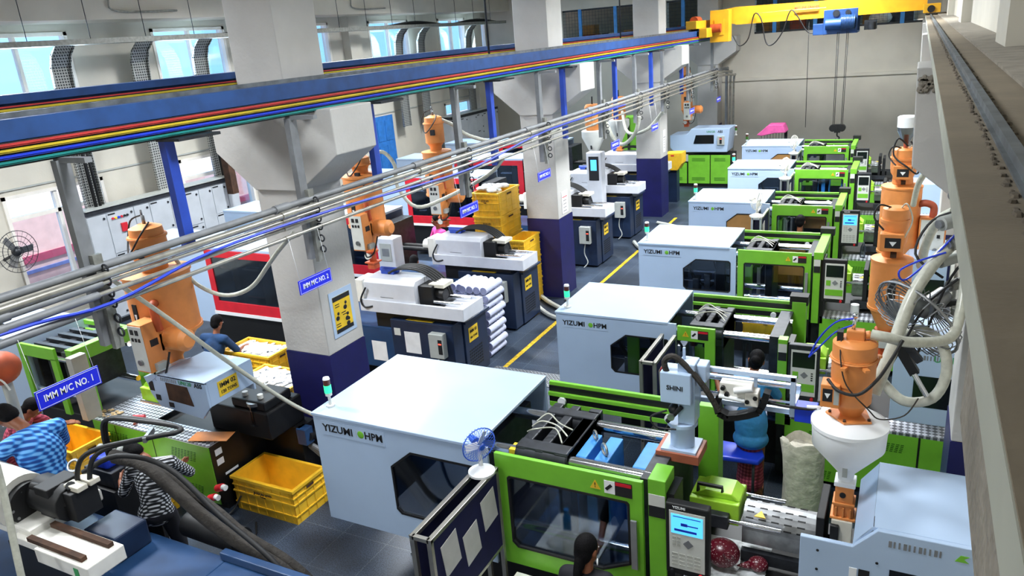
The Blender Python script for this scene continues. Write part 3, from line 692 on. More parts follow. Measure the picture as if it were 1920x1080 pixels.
# ---------------------------------------------------------------- green and white moulding machines of the right row
ORD = ['nearest', 'second', 'third', 'fourth', 'fifth', 'farthest']
def beacon(par, x, y, z, lit=True):
    b = MB().cyl((x, y, z), (x, y, z+.02), .045, n=12).cyl((x, y, z), (x, y, z+.12), .014, n=8).build('signal_tower', 'panel_light', par)
    MB().cyl((x, y, z+.12), (x, y, z+.15), .034, n=12).build('tower_base', 'panel_light', b)
    MB().cyl((x, y, z+.15), (x, y, z+.23), .036, n=14).build('green_light', 'beacon_green' if lit else 'dark_green', b)
    MB().cyl((x, y, z+.23), (x, y, z+.29), .034, n=14).build('amber_light', 'beacon_dark', b)
    MB().cyl((x, y, z+.29), (x, y, z+.31), .036, .03, n=14).build('cap', 'sign_white', b)
def logo(par, x, y, z, s=1., plate=True):
    if plate: MB().box(x, x+.62*s, y-.004, y, z-.062*s, z+.062*s).build('logo_plate', 'sheet_white', par, label='riveted logo plate')
    text(par, 'YIZUMI', .088*s, (x+.165*s, y-.005, z), (1, 0, 0), (0, 0, 1), 'ink', bold=.022, stretch=1.06, name='brand_lettering')
    MB().box(x+.345*s, x+.348*s, y-.006, y-.004, z-.03*s, z+.03*s).build('divider', 'grey_box', par)
    MB().ell((x+.39*s, y-.004, z), .032*s, .004, .032*s, 14, 8).build('round_emblem', 'green', par)
    text(par, 'HPM', .088*s, (x+.515*s, y-.005, z), (1, 0, 0), (0, 0, 1), 'ink', bold=.022, stretch=1.0, name='brand_lettering')
def warn_set(par, x, y, z, s=1.):
    MB().prism([(x-.035*s, z-.03*s), (x+.035*s, z-.03*s), (x, z+.035*s)], 'y', y-.003, y).build('warning_triangle', 'warning_yellow', par)
    text(par, '!', .05*s, (x, y-.004, z-.004), (1, 0, 0), (0, 0, 1), 'ink', name='warning_mark')
    MB().box(x+.06*s, x+.13*s, y-.003, y, z-.045*s, z+.045*s).build('pictogram_plate', 'sign_white', par)
    MB().obox((x+.09*s, y-.004, z), .05*s, .004, .02*s, (1, 0, 1), (0, 1, 0)).build('pictogram', 'ink', par)
    MB().box(x+.13*s, x+.24*s, y-.003, y, z-.05*s, z+.05*s).build('danger_plate', 'ink', par)
    MB().box(x+.135*s, x+.235*s, y-.005, y-.003, z+.022*s, z+.045*s).build('danger_band', 'red', par)
def hmi(par, x0, x1, y, z0, z1, on=True, film=False, style=0):
    h = MB().box(x0, x1, y-.05, y+.03, z0, z1).build('control_panel', 'rubber' if not film else 'dark_steel', par, bevel=.012)
    w = x1-x0; H = z1-z0; f = y-.052
    MB().box(x0+.03, x1-.03, f-.002, f+.002, z0+.09*H, z1-.09*H).build('panel_face', 'panel_light', h)
    MB().box(x0+.045, x1-.045, f-.005, f-.002, z1-.40*H, z1-.13*H).build('screen', 'screen' if on else 'screen_off', h)
    if on:
        gr = MB().box(x0+.07, x1-.09, f-.007, f-.005, z1-.36*H, z1-.33*H).box(x0+.12, x0+.17, f-.007, f-.005, z1-.28*H, z1-.24*H).box(x0+.17, x1-.08, f-.007, f-.005, z1-.27*H, z1-.255*H).box(x0+.06, x1-.06, f-.007, f-.005, z1-.165*H, z1-.155*H)
        gr.build('screen_graphics', 'deep_blue', h)
    ks = MB()
    if style == 0:
        for r in range(4):
            for c in range(4): ks.box(x0+.05+c*(w-.1)/4, x0+.05+c*(w-.1)/4+(w-.1)/5.2, f-.005, f-.002, z0+.13*H+r*.052*H, z0+.16*H+r*.052*H)
        for r in range(3):
            for c in range(2): ks.box(x0+.055+c*.035, x0+.08+c*.035, f-.005, f-.002, z0+.42*H+r*.05*H, z0+.45*H+r*.05*H)
    else:
        MB().box(x0+.04, x1-.04, f-.005, f-.002, z0+.17*H, z0+.31*H).build('green_keypad', 'green', h)
        MB().box(x0+.05, x0+.11, f-.005, f-.002, z0+.4*H, z0+.52*H).build('green_keypad', 'green', h)
        for r in range(4): ks.box(x1-.08, x1-.06, f-.005, f-.002, z0+.38*H+r*.04*H, z0+.4*H+r*.04*H)
    o = ks.build('keypad', 'key_grey' if style == 0 else 'ink', h); o['kind'] = 'stuff'
    cx = (x0+x1)/2+.01; cz = z0+.47*H
    MB().prism([(cx-.04, cz), (cx, cz-.04), (cx+.04, cz), (cx, cz+.04)], 'y', f-.006, f-.002).build('arrow_keys', 'pipe_grey', h)
    MB().cyl((x1-.06, f-.03, z0+.05*H), (x1-.06, f, z0+.05*H), .018, n=10).build('emergency_stop', 'red', h)
    MB().cyl((x0+.05, f-.02, z0+.05*H), (x0+.05, f, z0+.05*H), .014, n=10).build('switch', 'ink', h)
    if style == 0: text(h, 'YIZUMI', .03, ((x0+x1)/2-.06, f, z1-.045*H), (1, 0, 0), (0, 0, 1), 'sign_white', bold=.02)
    return h
def yizumi(i, y0, D, T, L, C, g0, g1, p0, p1, h0, h1, label, win='dark', on=True, style=1, film=False, door=True, far=False, xe=.45, lid=True):
    s = D/1.18
    o = thing('injection_moulding_machine', label, 'machine', ((L+h1)/2, y0+D/2, 0))
    yb = y0+D
    MB().box(L+.7 if i else C-.45, p0, y0+.35, yb-.1, 0, .72).build('machine_bed', 'black', o)
    if i == 0: MB().box(L+.5, C-.5, y0+.55, yb-.3, .003, .02).build('drip_tray', 'grating', o, label='perforated tray on the floor under the cover')
    MB().box(p0, xe+.3, y0+.08, yb-.08, .08, .8).build('injection_bed', 'dark_steel', o)
    # white clamp cover
    zb = .72
    wx0 = L+.72*s; wx1 = C-.08; wz0 = (1.12 if i else .98); wz1 = T-.21; ch = .2*s
    hole = [(wx0, wz0+.05), (wx0+.05, wz0), (wx1-.03, wz0), (wx1, wz0+.03), (wx1, wz1-.03), (wx1-.03, wz1), (wx0+ch, wz1), (wx0, wz1-ch*.8)]
    outer = [(L, wz0+.05), (L, zb), (C, zb), (C, wz0+.03), (C, wz1-.03), (C, T), (wx0+ch, T), (L, T)]
    MB().ring(outer, hole, 'y', y0, y0+.025).build('clamp_cover_front', 'sheet_white', o, bevel=.004)
    MB().box(L, L+.025, y0+.025, yb, zb, T-.02).box(L+.025, C-.1, yb-.025, yb, zb if i else 1.5, T-.02).build('clamp_cover_side', 'sheet_white', o)
    MB().box(L-.01, C-.1, y0-.01, yb+.01, T-.02, T+.012).build('clamp_cover_roof', 'sheet_white', o, bevel=.006)
    MB().ring([(a*1.0, b) for a, b in hole], [((a-(wx0+wx1)/2)*.965+(wx0+wx1)/2, (b-(wz0+wz1)/2)*.94+(wz0+wz1)/2) for a, b in hole], 'y', y0-.003, y0+.012).build('window_gasket', 'rubber', o)
    if win == 'dark': MB().prism(hole, 'y', y0+.01, y0+.015).build('cover_window', 'dark_glass', o)
    else: MB().prism(hole, 'y', y0+.008, y0+.018).build('cover_window', 'cardboard', o, label='window boarded with brown cardboard')
    logo(o, L+.08*s, y0, T-.13, 1.0*(s if i == 0 else 1))
    MB().box(L+.98*s, L+1.1*s, y0-.003, y0, zb+.06, zb+.14).build('danger_plate', 'sign_white', o)
    MB().box(L+1.03*s, L+1.095*s, y0-.005, y0-.003, zb+.065, zb+.135).build('danger_band', 'ink', o)
    beacon(o, L+.1, y0+.16, T+.012, lit=(i != 5))
    if i in (1, 2, 4):  # pale blocks and rods added inside to brighten the cover interior
        for k in range(5): MB().box(wx0+.1+.17*k*s, wx0+.2+.17*k*s, y0+.2+.05*(k % 2), y0+.4, 1.0+.07*k, 1.25+.06*k).build('added_pale_block', 'steel', o, bevel=.01)
        for z in (1.2, 1.35): MB().cyl((L+.5, y0+.3, z), (C-.1, y0+.3, z), .025, n=10).build('guide_rod', 'chrome', o)
    if i == 1: MB().box(C-.62, C-.47, y0+.03, y0+.06, .9, T-.1).build('inner_post', 'green', o)
    # toggle clamp inside, and hoses
    MB().box(L+.4, L+.55, y0+.18, yb-.18, .8, T-.2).box(C-.35, C-.2, y0+.18, yb-.18, .8, T-.2).build('toggle_platen', 'dark_steel', o, bevel=.01)
    for k, (yy, zz) in enumerate(((y0+.215*s, T-.15), (y0+.76*s, T-.15), (y0+.215*s, 1.0), (y0+.76*s, 1.0))):
        MB().cyl((C-.3, yy, zz), (p0+.05, yy, zz), .045*s, n=14).build('tie_bar', 'chrome', o)
    MB().tube([(wx0+.1, y0+.2, wz1), (wx0+.05, y0+.25, (wz0+wz1)/2), (wx0+.25, y0+.3, wz0), (wx0+.6, y0+.35, wz0+.1)], .028, 8).build('hydraulic_hose', 'rubber', o)
    MB().tube([(wx0+.45, y0+.15, wz1), (wx0+.5, y0+.2, wz0+.3), (wx0+.7, y0+.25, wz0+.2), (wx0+.85, y0+.2, wz0+.35), (wx0+.7, y0+.2, wz1)], .015, 8).build('hydraulic_hose', 'rubber', o)
    # moving platen, mould
    mp = C+.12*s
    xa = g0+.07*s
    pl = MB()
    for a, b in ((0, .08), (.15, .22), (.3, .4)): pl.box(xa+a*s, xa+b*s, y0+.2, yb-.3*s, T-.35, T-.06)
    pl.box(xa, xa+.4*s, y0+.17*s, y0+.29*s, T-.3, T-.05).box(xa, xa+.4*s, yb-.48*s, yb-.38*s, T-.3, T-.05).box(xa+.3*s, xa+.4*s, y0+.2*s, yb-.35*s, .78, T-.06)
    pl.cyl((xa, y0+.215*s, T-.15), (xa+.4*s, y0+.215*s, T-.15), .08*s, n=16).cyl((xa, y0+.76*s, T-.15), (xa+.4*s, y0+.76*s, T-.15), .08*s, n=16)
    pl.build('moving_platen', 'dark_steel', o, bevel=.012)
    MB().box(g0, p0, y0+.1, yb-.1, .72, .74).build('drop_chute', 'navy_top', o, label='dark blue sheet below the mould')
    MB().box(g0+.02, g0+.1, y0+.2, y0+.32, T-.2, T-.1).build('yellow_collar', 'warning_yellow', o) if i == 0 else None
    for k in range(3): MB().tube([(xa+.0, y0+.45+.1*k, T-.05), (xa+.1, y0+.4+.15*k, T+.02), (xa+.25, y0+.5+.05*k, T+.0), (xa+.38, y0+.35+.12*k, T-.04)], .007, 6).build('hose', 'hose_clear', o)
    if i in (0, 4):
        MB().box(xa+.42*s, xa+.5*s, y0+.27*s, y0+.6*s, .95, T-.12).box(xa+.56*s, xa+.66*s, y0+.27*s, y0+.6*s, .95, T-.12).box(xa+.42*s, xa+.66*s, y0+.27*s, y0+.6*s, .95, T-.3).box(p0-.2*s, p0-.08*s, y0+.27*s, y0+.62*s, .95, T-.12).build('mould', 'mold_blue', o, bevel=.01, label='bright blue mould halves')
        if i == 0:
            MB().torus((xa+.74, y0+.42, T-.07), (1, 1, 0), .05, .012, 18, 6).build('lifting_eye', 'steel', o)
            MB().torus((xa+.58, y0+.62, T-.07), (1, 1, 0), .04, .01, 18, 6).build('lifting_eye', 'steel', o)
    MB().box(p0-.12, p0+.02, y0+.16, yb-.16, .75, T-.1).build('fixed_platen', 'dark_steel', o)
    # green front door with window
    a, b = g0, g1; m = .09*s; z0, z1 = .8, T-.01
    q = [(a+m, .98+.05), (a+m+.05, .98), (b-m-.2*s, .98), (b-m, 1.1), (b-m, z1-.22), (b-m-.02, z1-.2), (a+m+.02, z1-.2), (a+m, z1-.22)]
    qo = [(a, 1.03), (a, z0), (b, z0), (b, 1.1), (b, z1-.22), (b, z1), (a, z1), (a, z1-.22)]
    if door:
        d = MB().ring(qo, q, 'y', y0-.03, y0+.01).build('safety_door', 'green', o, bevel=.005)
        MB().prism(q, 'y', y0-.012, y0-.006).build('door_window', 'dark_glass', d)
        gk = [((x-(a+b)/2)*.97+(a+b)/2, (z-1.35)*.95+1.35) for x, z in q]
        MB().ring(q, gk, 'y', y0-.034, y0+.0).build('window_gasket', 'rubber', d)
        MB().box(b-.075*s, b-.035*s, y0-.075, y0-.055, 1.1, 1.55).box(b-.06*s, b-.05*s, y0-.056, y0-.03, 1.12, 1.15).box(b-.06*s, b-.05*s, y0-.056, y0-.03, 1.5, 1.53).build('door_handle', 'pipe_grey', d)
        warn_set(d, b-.32*s, y0-.031, z1-.1, s*1.05)
        MB().box(a, b, y0-.02, y0+.03, .5, .8).build('door_track', 'black', o)
    else:                                                        # door slid open towards the cover
        MB().box(a-.02, a+.42, y0-.03, y0+.01, z1-.18, z1).box(a+.3, a+.42, y0-.03, y0+.01, z0, z1-.18).box(a-.02, a+.42, y0-.03, y0+.01, z0, z0+.12).build('safety_door', 'green', o, bevel=.005, label='green safety door slid open')
        MB().box(a+.01, a+.3, y0-.012, y0-.006, z0+.12, z1-.18).build('door_window', 'dark_glass', o)
        warn_set(o, a+.08, y0-.031, z1-.09, 1.1)
        MB().box(a+.33, a+.37, y0-.075, y0-.055, 1.1, 1.45).build('door_handle', 'pipe_grey', o)
    # rear door with rails
    r = MB().box(g0-.12, p0, yb-.06, yb-.02, T-.05, T-.01).box(g0-.12, p0, yb-.1, yb-.06, T-.15, T-.11).box(g0-.12, p0, yb-.08, yb-.04, T-.27, T-.22)
    rr_ = r.build('rear_door_rail', 'green', o, bevel=.004)
    MB().box(g0-.12, p0, yb-.07, yb-.03, T-.11, T-.05).box(g0-.12, p0, yb-.075, yb-.03, T-.22, T-.155).build('rail_track', 'black', o)
    MB().box(g0-.1, g0+.02, yb-.08, yb-.02, .8, T-.27).box(p0-.2, p0-.08, yb-.08, yb-.02, .8, T-.27).build('rear_door_post', 'green', o)
    for x in (g0+.03, p0-.22):
        MB().cyl((x, yb-.12, T-.19), (x, yb-.09, T-.19), .035*s, n=14).build('roller', 'sign_white', rr_)
    if i in (2, 3): MB().box(g0+.35, p0-.25, yb-.035, yb-.025, T-.75, T-.28).build('rear_panel', 'cardboard', o, label='brown cardboard panel at the rear door')
    # pillar over the fixed platen
    if i == 1: MB().box(p0, p1, y0-.02, y0+.1, .75, T-.05).box(p0, p1+.06, yb-.15, yb, .75, T+.02).build('pillar', 'green', o, bevel=.004)
    elif i == 0: MB().box(p0, p1, y0-.02, y0+.22, .75, T+.03).box(p0+.1, p1+.14, yb-.3, yb-.1, .75, T+.1).build('pillar', 'green', o, bevel=.006)
    else: MB().box(p0, p1, y0-.02, y0+.1, .75, T-.1).box(p0, p1+.03, y0-.02, yb-.1, T-.1, T+.01).box(p0, p1, yb-.2, yb-.1, .75, T-.1).build('pillar', 'green', o, bevel=.004)
    MB().box(p0-.03, p1+.08, yb-.14, yb+.02, T-.02, T+.09).build('limit_switch_box', 'rubber', o)
    MB().box(p0+.005, p1-.005, y0-.024, y0-.02, T-.3, T-.2).build('danger_plate', 'ink', o)
    MB().box(p0+.005, p1-.005, y0-.024, y0-.02, T-.2, T-.1).build('notice_plate', 'panel_light', o)
    MB().box(p1, p1+.06, y0+.0, y0+.25, .75, T-.08).build('door_gap_plate', 'black', o)
    hmi(o, h0, h1, y0-.02, T-.73 if i else T-.74, T-.07 if i else T-.11, on, film, style)
    # injection side
    xi = h0-.02; zc = .83
    cab = MB().box(xi, xe+.2, y0, y0+.03, .1, zc).box(xi, xe+.2, yb-.03, yb, .1, zc).build('bed_panel', 'green', o, bevel=.004)
    vm = MB()
    for (vx, vz) in ((xi+.25, .62), (xi+.25, .14), (xi+.95, .62)):
        for rr in range(5):
            for cc in range(6): vm.box(vx+cc*.045+rr*.004, vx+cc*.045+.03+rr*.004, y0-.003, y0+.002, vz+rr*.022, vz+rr*.022+.009)
    vm.build('vent_slots', 'dark_green', cab)
    MB().box(xe-.13, xe-.11, y0-.004, y0+.002, .1, zc).build('panel_joint', 'black', cab)
    MB().box(xi, xe+.2, y0, y0+.3, zc, zc+.03).build('tread_plate', 'tread_plate', o)
    MB().box(xi, xe+.2, y0+.3, yb, zc-.02, zc+.02).build('bed_top', 'black', o)
    yc = y0+D/2+.08
    MB().box(h0+.0, h0+.34*s, yc-.17, yc+.17, 1.2, 1.4).prism([(h0, 1.4), (h0+.34*s, 1.4), (h0+.28*s, 1.46), (h0+.1*s, 1.46)], 'y', yc-.12, yc+.12).build('nozzle_housing', 'lime', o, bevel=.01)
    MB().box(h0, h0+.28*s, yc-.25, yc-.17, 1.2, 1.32).box(h0, h0+.28*s, yc+.17, yc+.25, 1.2, 1.32).build('carriage_block', 'dark_steel', o, bevel=.008)
    MB().tube([(h0+.06, yc-.1, 1.42), (h0+.06, yc-.1, 1.5), (h0+.26, yc-.1, 1.5), (h0+.26, yc-.1, 1.42)], .018, 8, False).build('housing_handle', 'rubber', o)
    MB().cyl((h0+.2, yc-.21, 1.27), (h0+.62*s, yc-.21, 1.27), .018, n=10).cyl((h0+.2, yc+.21, 1.27), (h0+.6*s, yc+.21, 1.27), .018, n=10).build('carriage_rod', 'chrome', o)
    bx0, bx1 = h0+.36*s, -.42+(.0 if i < 2 else -.05)+(h0+1.0 if i > 4 else 0)
    br = MB(); n = 10
    prof = [(yc+.155*math.cos(PI*k/n), 1.18+.17*math.sin(PI*k/n)) for k in range(n+1)]+[(yc-.155, 1.05), (yc+.155, 1.05)]
    br.prism(prof, 'x', bx0, bx1).build('barrel_cover', 'steel', o)
    sl = MB()
    for k in range(1, n):
        if k == 5: continue
        a_ = PI*k/n
        for j in range(max(2, int((bx1-bx0)/.1))):
            x = bx0+.02+j*.1
            sl.obox((x+.035, yc+.156*math.cos(a_), 1.18+.171*math.sin(a_)), .06, .012, .004, (1, 0, 0), (0, -math.sin(a_), math.cos(a_)))
    sl.build('ventilation_slots', 'black', o)
    MB().prism([(bx0+.1, yc-.19), (bx0+.19, yc-.19), (bx0+.145, yc-.1)], 'z', 1.345, 1.352).build('warning_triangle', 'warning_yellow', o)
    MB().box(bx1, bx1+.06, yc-.25, yc+.25, .9, 1.5).box(bx1+.1, bx1+.16, yc-.25, yc+.25, .9, 1.45).build('injection_plate', 'rubber', o, bevel=.006)
    MB().box(bx0, bx1+.2, yc-.2 if i == 0 else yc-.3, yc-.14 if i == 0 else yc-.24, .9, 1.0).box(bx0, bx1+.2, yc+.24, yc+.3, .9, 1.02).build('guide_rail', 'dark_steel', o)
    if i < 3:
        cx0, cx1, cy0, cy1, cz = (-.02, .6, y0+.06, y0+.93, 1.84) if i == 0 else (.1, .58, y0+.02, yb-.15, 1.84)
        ex = -.48 if i == 0 else .02
        pr = [(ex, 1.0), (cx1, 1.0), (cx1, cz), (cx0+.03, cz), (cx0-.12, cz-.17), (ex, cz-.17)]
        MB().prism(pr, 'y', cy0-.02, cy0+.02).build('injection_cover', 'sheet_white', o, bevel=.006, label='white side panel of the injection cover')
        MB().box(cx0, cx1, cy0+.02, cy1, cz-.03, cz).prism([(cx0, cz), (cx0, cz-.03), (cx0-.12, cz-.2), (cx0-.12, cz-.17)], 'y', cy0+.02, cy1).box(cx0, cx1, cy1, cy1+.02, 1.1, cz).build('cover_top', 'sheet_white', o, bevel=.005)
        MB().box(cx0-.0005, cx0+.004, cy0+.02, cy1, cz, cz+.001).build('cover_joint', 'ink', o)
        MB().box(cx0+.12, cx1-.02, cy0-.025, cy0-.02, 1.2, 1.55).build('cover_window', 'screen_off', o)
        st = MB()
        for k in range(11): st.box(cx0+.1+k*.03, cx0+.1+k*.03+(.012 if k % 3 else .02), cy0-.023, cy0-.02, cz-.11, cz-.06)
        st.build('printed_bars', 'pipe_grey', o)
        if i == 0: MB().prism([(cx1-.13, cz-.11), (cx1-.1, cz-.06), (cx1-.05, cz-.06), (cx1-.08, cz-.085), (cx1-.05, cz-.11)], 'y', cy0-.023, cy0-.02).build('printed_emblem', 'green', o)
        if i == 1: text(o, 'UN1', .1, (cx1-.1, cy0-.021, cz-.09), (1, 0, 0), (0, 0, 1), 'ink_green', bold=.01, name='model_lettering')
        if i == 0:
            MB().box(ex+.33, ex+.38, cy0-.024, cy0-.02, 1.38, 1.5).build('pictogram_plate', 'sign_white', o)
            MB().box(ex+.39, ex+.46, cy0-.024, cy0-.02, 1.38, 1.5).build('danger_plate', 'ink', o)
            for (x, z) in ((ex+.12, 1.58), (ex+.12, 1.42), (ex+.5, 1.58), (ex+.5, 1.42)): MB().cyl((x, cy0-.024, z), (x, cy0-.02, z), .01, n=8).build('screw', 'ink', o)
    else:
        MB().box(.1, xe+.3, y0+.2, yb-.2, .85, 1.5).build('injection_cover', 'sheet_white', o, bevel=.01)
    return o
yizumi(0, 4.81, 1.43, 1.9, -4.94, -3.0, -2.92, -1.62, -1.58, -1.44, -1.43, -1.1, 'big white and lime green injection moulding machine nearest the viewer, blue mould visible inside', style=0)
yizumi(1, 8.11, 1.18, 1.85, -3.83, -2.28, -2.24, -1.16, -1.13, -1.03, -1.01, -.69, 'white and lime green moulding machine where the person in the blue apron works', style=1, on=False, film=True, door=False)
yizumi(2, 11.38, 1.2, 1.85, -3.81, -2.25, -2.22, -1.16, -1.13, -1.03, -.99, -.67, 'white and lime green moulding machine third from the viewer, dark window and switched-off screen', style=1, on=False)
yizumi(3, 14.46, 1.2, 1.85, -3.79, -2.25, -2.21, -1.16, -1.12, -1.03, -1.01, -.7, 'white and lime green moulding machine with cardboard window and lit blue screen', win='card', style=0, on=True)
yizumi(4, 18.0, 1.15, 1.85, -3.78, -2.3, -2.28, -1.17, -1.13, -1.03, -.99, -.7, 'white and lime green moulding machine fifth from the viewer, film over its screen', style=1, on=False, film=True)
yizumi(5, 21.3, 1.2, 1.85, -4.1, -2.55, -2.5, -1.4, -1.36, -1.28, -1.24, -.92, 'white and lime green moulding machine farthest from the viewer near the end wall', win='card', style=1, on=False)

# ---------------------------------------------------------------- dryers and hoppers
def dryer(x, y, zt, zc, zb, zT, R, zh, label, ctrl=True, ctrl_side=1, head=.18, danger=False):
    """throat zt..zc, cone zc..zb, body zb..zT, head up to zh"""
    o = thing('hopper_dryer', label, 'hopper dryer', (x, y, zt))
    MB().box(x-.07, x+.07, y-.07, y+.07, zt, zt+.1).box(x-.1, x+.1, y-.1, y+.1, zt+.1, zt+.125).lathe(x, y, [(.06, zt+.125), (.06, zc-.16), (.11, zc-.15), (.11, zc-.12)], 16).build('throat', 'dark_orange' if not danger else 'orange', o, bevel=.004)
    MB().cyl((x-.02, y-.11, zc-.2), (x-.02, y-.06, zc-.2), .055, n=16).build('sight_plate', 'panel_light', o, label='oval plate with two windows')
    MB().lathe(x, y, [(.08, zc-.12), (.085, zc), (R*.97, zb)], 28).build('cone', 'orange', o)
    MB().lathe(x, y, [(R*1.05, zb-.012), (R*1.05, zb+.02), (R, zb+.02), (R, zT-.02), (R*1.05, zT-.02), (R*1.05, zT+.01), (R*.4, zT+.03)], 32).build('body', 'orange', o)
    MB().box(x-.035, x+.035, y-R-.008, y-R+.03, zb+.12, zb+.42).build('level_window', 'ink', o)
    MB().prism([(x-.02, zb+.3), (x+.02, zb+.3), (x, zb+.2)], 'y', y-R-.01, y-R-.008).build('danger_triangle', 'sign_white', o)
    for k in range(4):
        for a in (-.7, .75): MB().obox((x+R*math.sin(a), y-R*math.cos(a), zT-.12-.1*k), .03, .01, .05, (math.cos(a), math.sin(a), 0), (0, 0, 1)).build('latch', 'black', o) if k == 0 else None
    MB().lathe(x, y, [(R*.4, zT+.03), (R*.42, zT+.1), (head*.8, zT+.14), (head, zT+.17), (head, zh-.16), (head*1.08, zh-.16), (head*1.08, zh-.13), (head*.95, zh-.13), (head*.9, zh-.04), (head*.4, zh)], 26).build('vacuum_loader', 'orange', o)
    MB().cyl((x, y, zh), (x, y, zh+.1), .02, n=8).cyl((x-.01, y, zh+.1), (x-.01, y, zh+.16), .012, n=8).build('air_cylinder', 'steel', o)
    MB().box(x+.04, x+.12, y-head-.03, y-head+.02, zh-.35, zh-.25).build('name_plate', 'ink', o)
    MB().torus((x, y, zh-.145), (0, 0, 1), head*1.06, .01, 26, 6).build('clamp_ring', 'orange', o)
    MB().tube([(x-.02, y, zh+.1), (x-.16, y-.05, zh+.04), (x-.2, y-.1, zh-.15), (x-.05, y-head-.04, zh-.3), (x+.14, y-head, zh-.1), (x+.08, y, zh+.02)], .01, 6).build('control_cable', 'rubber', o)
    if ctrl:
        cx = x+R*.55; cy = y-R-.22; z0 = zb-.3; z1 = zb+.28
        c = MB().box(cx-.09, cx+.14, cy-.0, cy+.24, z0, z1).build('control_box', 'orange', o, bevel=.008)
        MB().box(cx-.085, cx+.135, cy-.006, cy, z0+.02, z1-.02).build('control_face', 'panel_light', c)
        for k in range(3): MB().box(cx-.05+.055*k, cx-.02+.055*k, cy-.014, cy-.006, z1-.2, z1-.16).build('rocker_switch', 'ink', c)
        MB().box(cx-.05, cx+.0, cy-.012, cy-.006, z1-.12, z1-.06).box(cx+.03, cx+.08, cy-.012, cy-.006, z1-.12, z1-.06).build('temperature_display', 'ink', c)
        MB().cyl((cx+.02, cy-.03, z0+.13), (cx+.02, cy-.006, z0+.13), .035, n=16).build('main_switch', 'steel', c)
        MB().box(cx+.14, cx+.145, cy+.07, cy+.17, z1-.28, z1-.2).build('rating_plate', 'ink', c)
        MB().box(cx+.14, cx+.2, cy+.06, cy+.18, z0+.02, z0+.1).build('plug_box', 'grey_box', c)
        b = MB().cyl((cx+.12, cy+.35, zb+.0), (cx+.38, cy+.35, zb+.0), .13, n=20).cyl((cx+.38, cy+.35, zb), (cx+.43, cy+.35, zb), .13, .08, n=20).box(cx, cx+.14, cy+.2, cy+.45, zb-.1, zb+.1).build('blower', 'orange', o)
        MB().tube([(x+R*.6, y-R*.7, zb+.42), (x+R*.9, y-R*1.0, zb+.45), (x+R*.95, y-R*1.05, zb+.3), (x+R*.95, y-R*1.0, zb+.15)], .045, 10).build('air_duct', 'dark_orange', o, label='ribbed orange air duct')
        MB().tube([(cx+.05, cy+.1, z0), (cx+.08, cy+.08, z0-.12), (cx+.2, cy+.12, z0-.05), (cx+.25, cy+.2, z0+.2)], .012, 6).build('power_cord', 'rubber', o)
    return o
dryer(-7.72, 5.5, 1.6, 1.85, 2.22, 2.93, .37, 3.5, 'tall orange hopper dryer with control box on the green IMM 02 machine at the left', head=.2)
dryer(-7.72, 9.45, 1.75, 2.18, 2.5, 3.3, .3, 3.62, 'orange hopper dryer partly hidden by the bracket of the big white column')
dryer(-7.93, 12.0, 1.8, 2.12, 2.45, 3.26, .27, 3.93, 'tall orange hopper dryer with pale hose above the second blue machine')
dryer(-6.55, 24.8, 1.95, 2.3, 2.5, 3.35, .17, 3.85, 'slim orange hopper dryer on the far green machine by the end wall', head=.12)
def dryer_right(x, y, zt, zb, zT, R, zm, zh, label):
    o = thing('hopper_dryer', label, 'hopper dryer', (x, y, zt))
    MB().box(x-.08, x+.08, y-.08, y+.08, zt, zt+.12).box(x-.11, x+.11, y-.11, y+.11, zt+.12, zt+.145).lathe(x, y, [(.07, zt+.145), (.07, zb-.3), (.12, zb-.29), (.12, zb-.26)], 16).build('throat', 'dark_orange', o)
    MB().obox((x, y-.09, zb-.42), .13, .03, .08).build('sight_plate', 'panel_light', o)
    MB().lathe(x, y, [(.09, zb-.26), (R*.97, zb)], 28).build('cone', 'orange', o)
    MB().lathe(x, y, [(R*1.04, zb-.01), (R*1.04, zb+.02), (R, zb+.02), (R, zT-.01), (R*1.03, zT-.01), (R*1.03, zT+.01), (R*.5, zT+.04)], 32).build('body', 'orange', o)
    MB().box(x-.02, x+.06, y-R-.006, y-R+.03, zb+.02, zb+.34).build('level_window', 'ink', o)
    MB().prism([(x-.0, zb+.14), (x+.04, zb+.14), (x+.02, zb+.07)], 'y', y-R-.008, y-R-.006).build('danger_triangle', 'sign_white', o)
    hr = R*.66
    MB().lathe(x, y, [(R*.5, zT+.04), (hr*.8, zT+.05), (hr*.75, zT+.14), (hr*.95, zT+.2), (hr, zm), (hr, zh-.16), (hr*1.06, zh-.16), (hr*1.06, zh-.13), (hr*.97, zh-.13), (hr*.95, zh-.02), (hr*.6, zh)], 26).build('vacuum_loader', 'orange', o)
    MB().box(x-.13, x+.1, y-hr-.08, y-hr+.05, zT+.14, zT+.33).build('valve_box', 'orange', o, bevel=.008)
    MB().box(x-.08, x+.07, y-hr-.084, y-hr-.08, zT+.18, zT+.29).build('danger_plate', 'ink', o)
    MB().prism([(x-.04, zT+.25), (x+.03, zT+.25), (x-.005, zT+.2)], 'y', y-hr-.087, y-hr-.084).build('danger_triangle', 'sign_white', o)
    MB().box(x-.02, x+.04, y-hr-.03, y-hr+.03, zT+.06, zT+.11).build('latch', 'rust', o)
    MB().tube([(x-.05, y-.05, zh), (x-.16, y-.1, zh+.03), (x-.2, y-.12, zh-.1), (x-.1, y-hr-.03, zh-.22)], .01, 6).build('cable', 'rubber', o)
    MB().tube([(x+.05, y-.05, zh), (x+.1, y-.1, zh+.05), (x+.16, y-.1, zh-.12), (x+.1, y-hr, zh-.3)], .008, 6).build('cable', 'hose_clear', o)
    return o
dryer_right(-.08, 8.75, 1.32, 2.05, 2.6, .205, 2.9, 3.18, 'orange hopper dryer standing behind the near white hopper, on the second machine')
dryer_right(-.06, 12.05, 1.2, 1.75, 2.72, .265, 3.0, 3.27, 'large orange hopper dryer under the clear funnel on the third right-row machine')
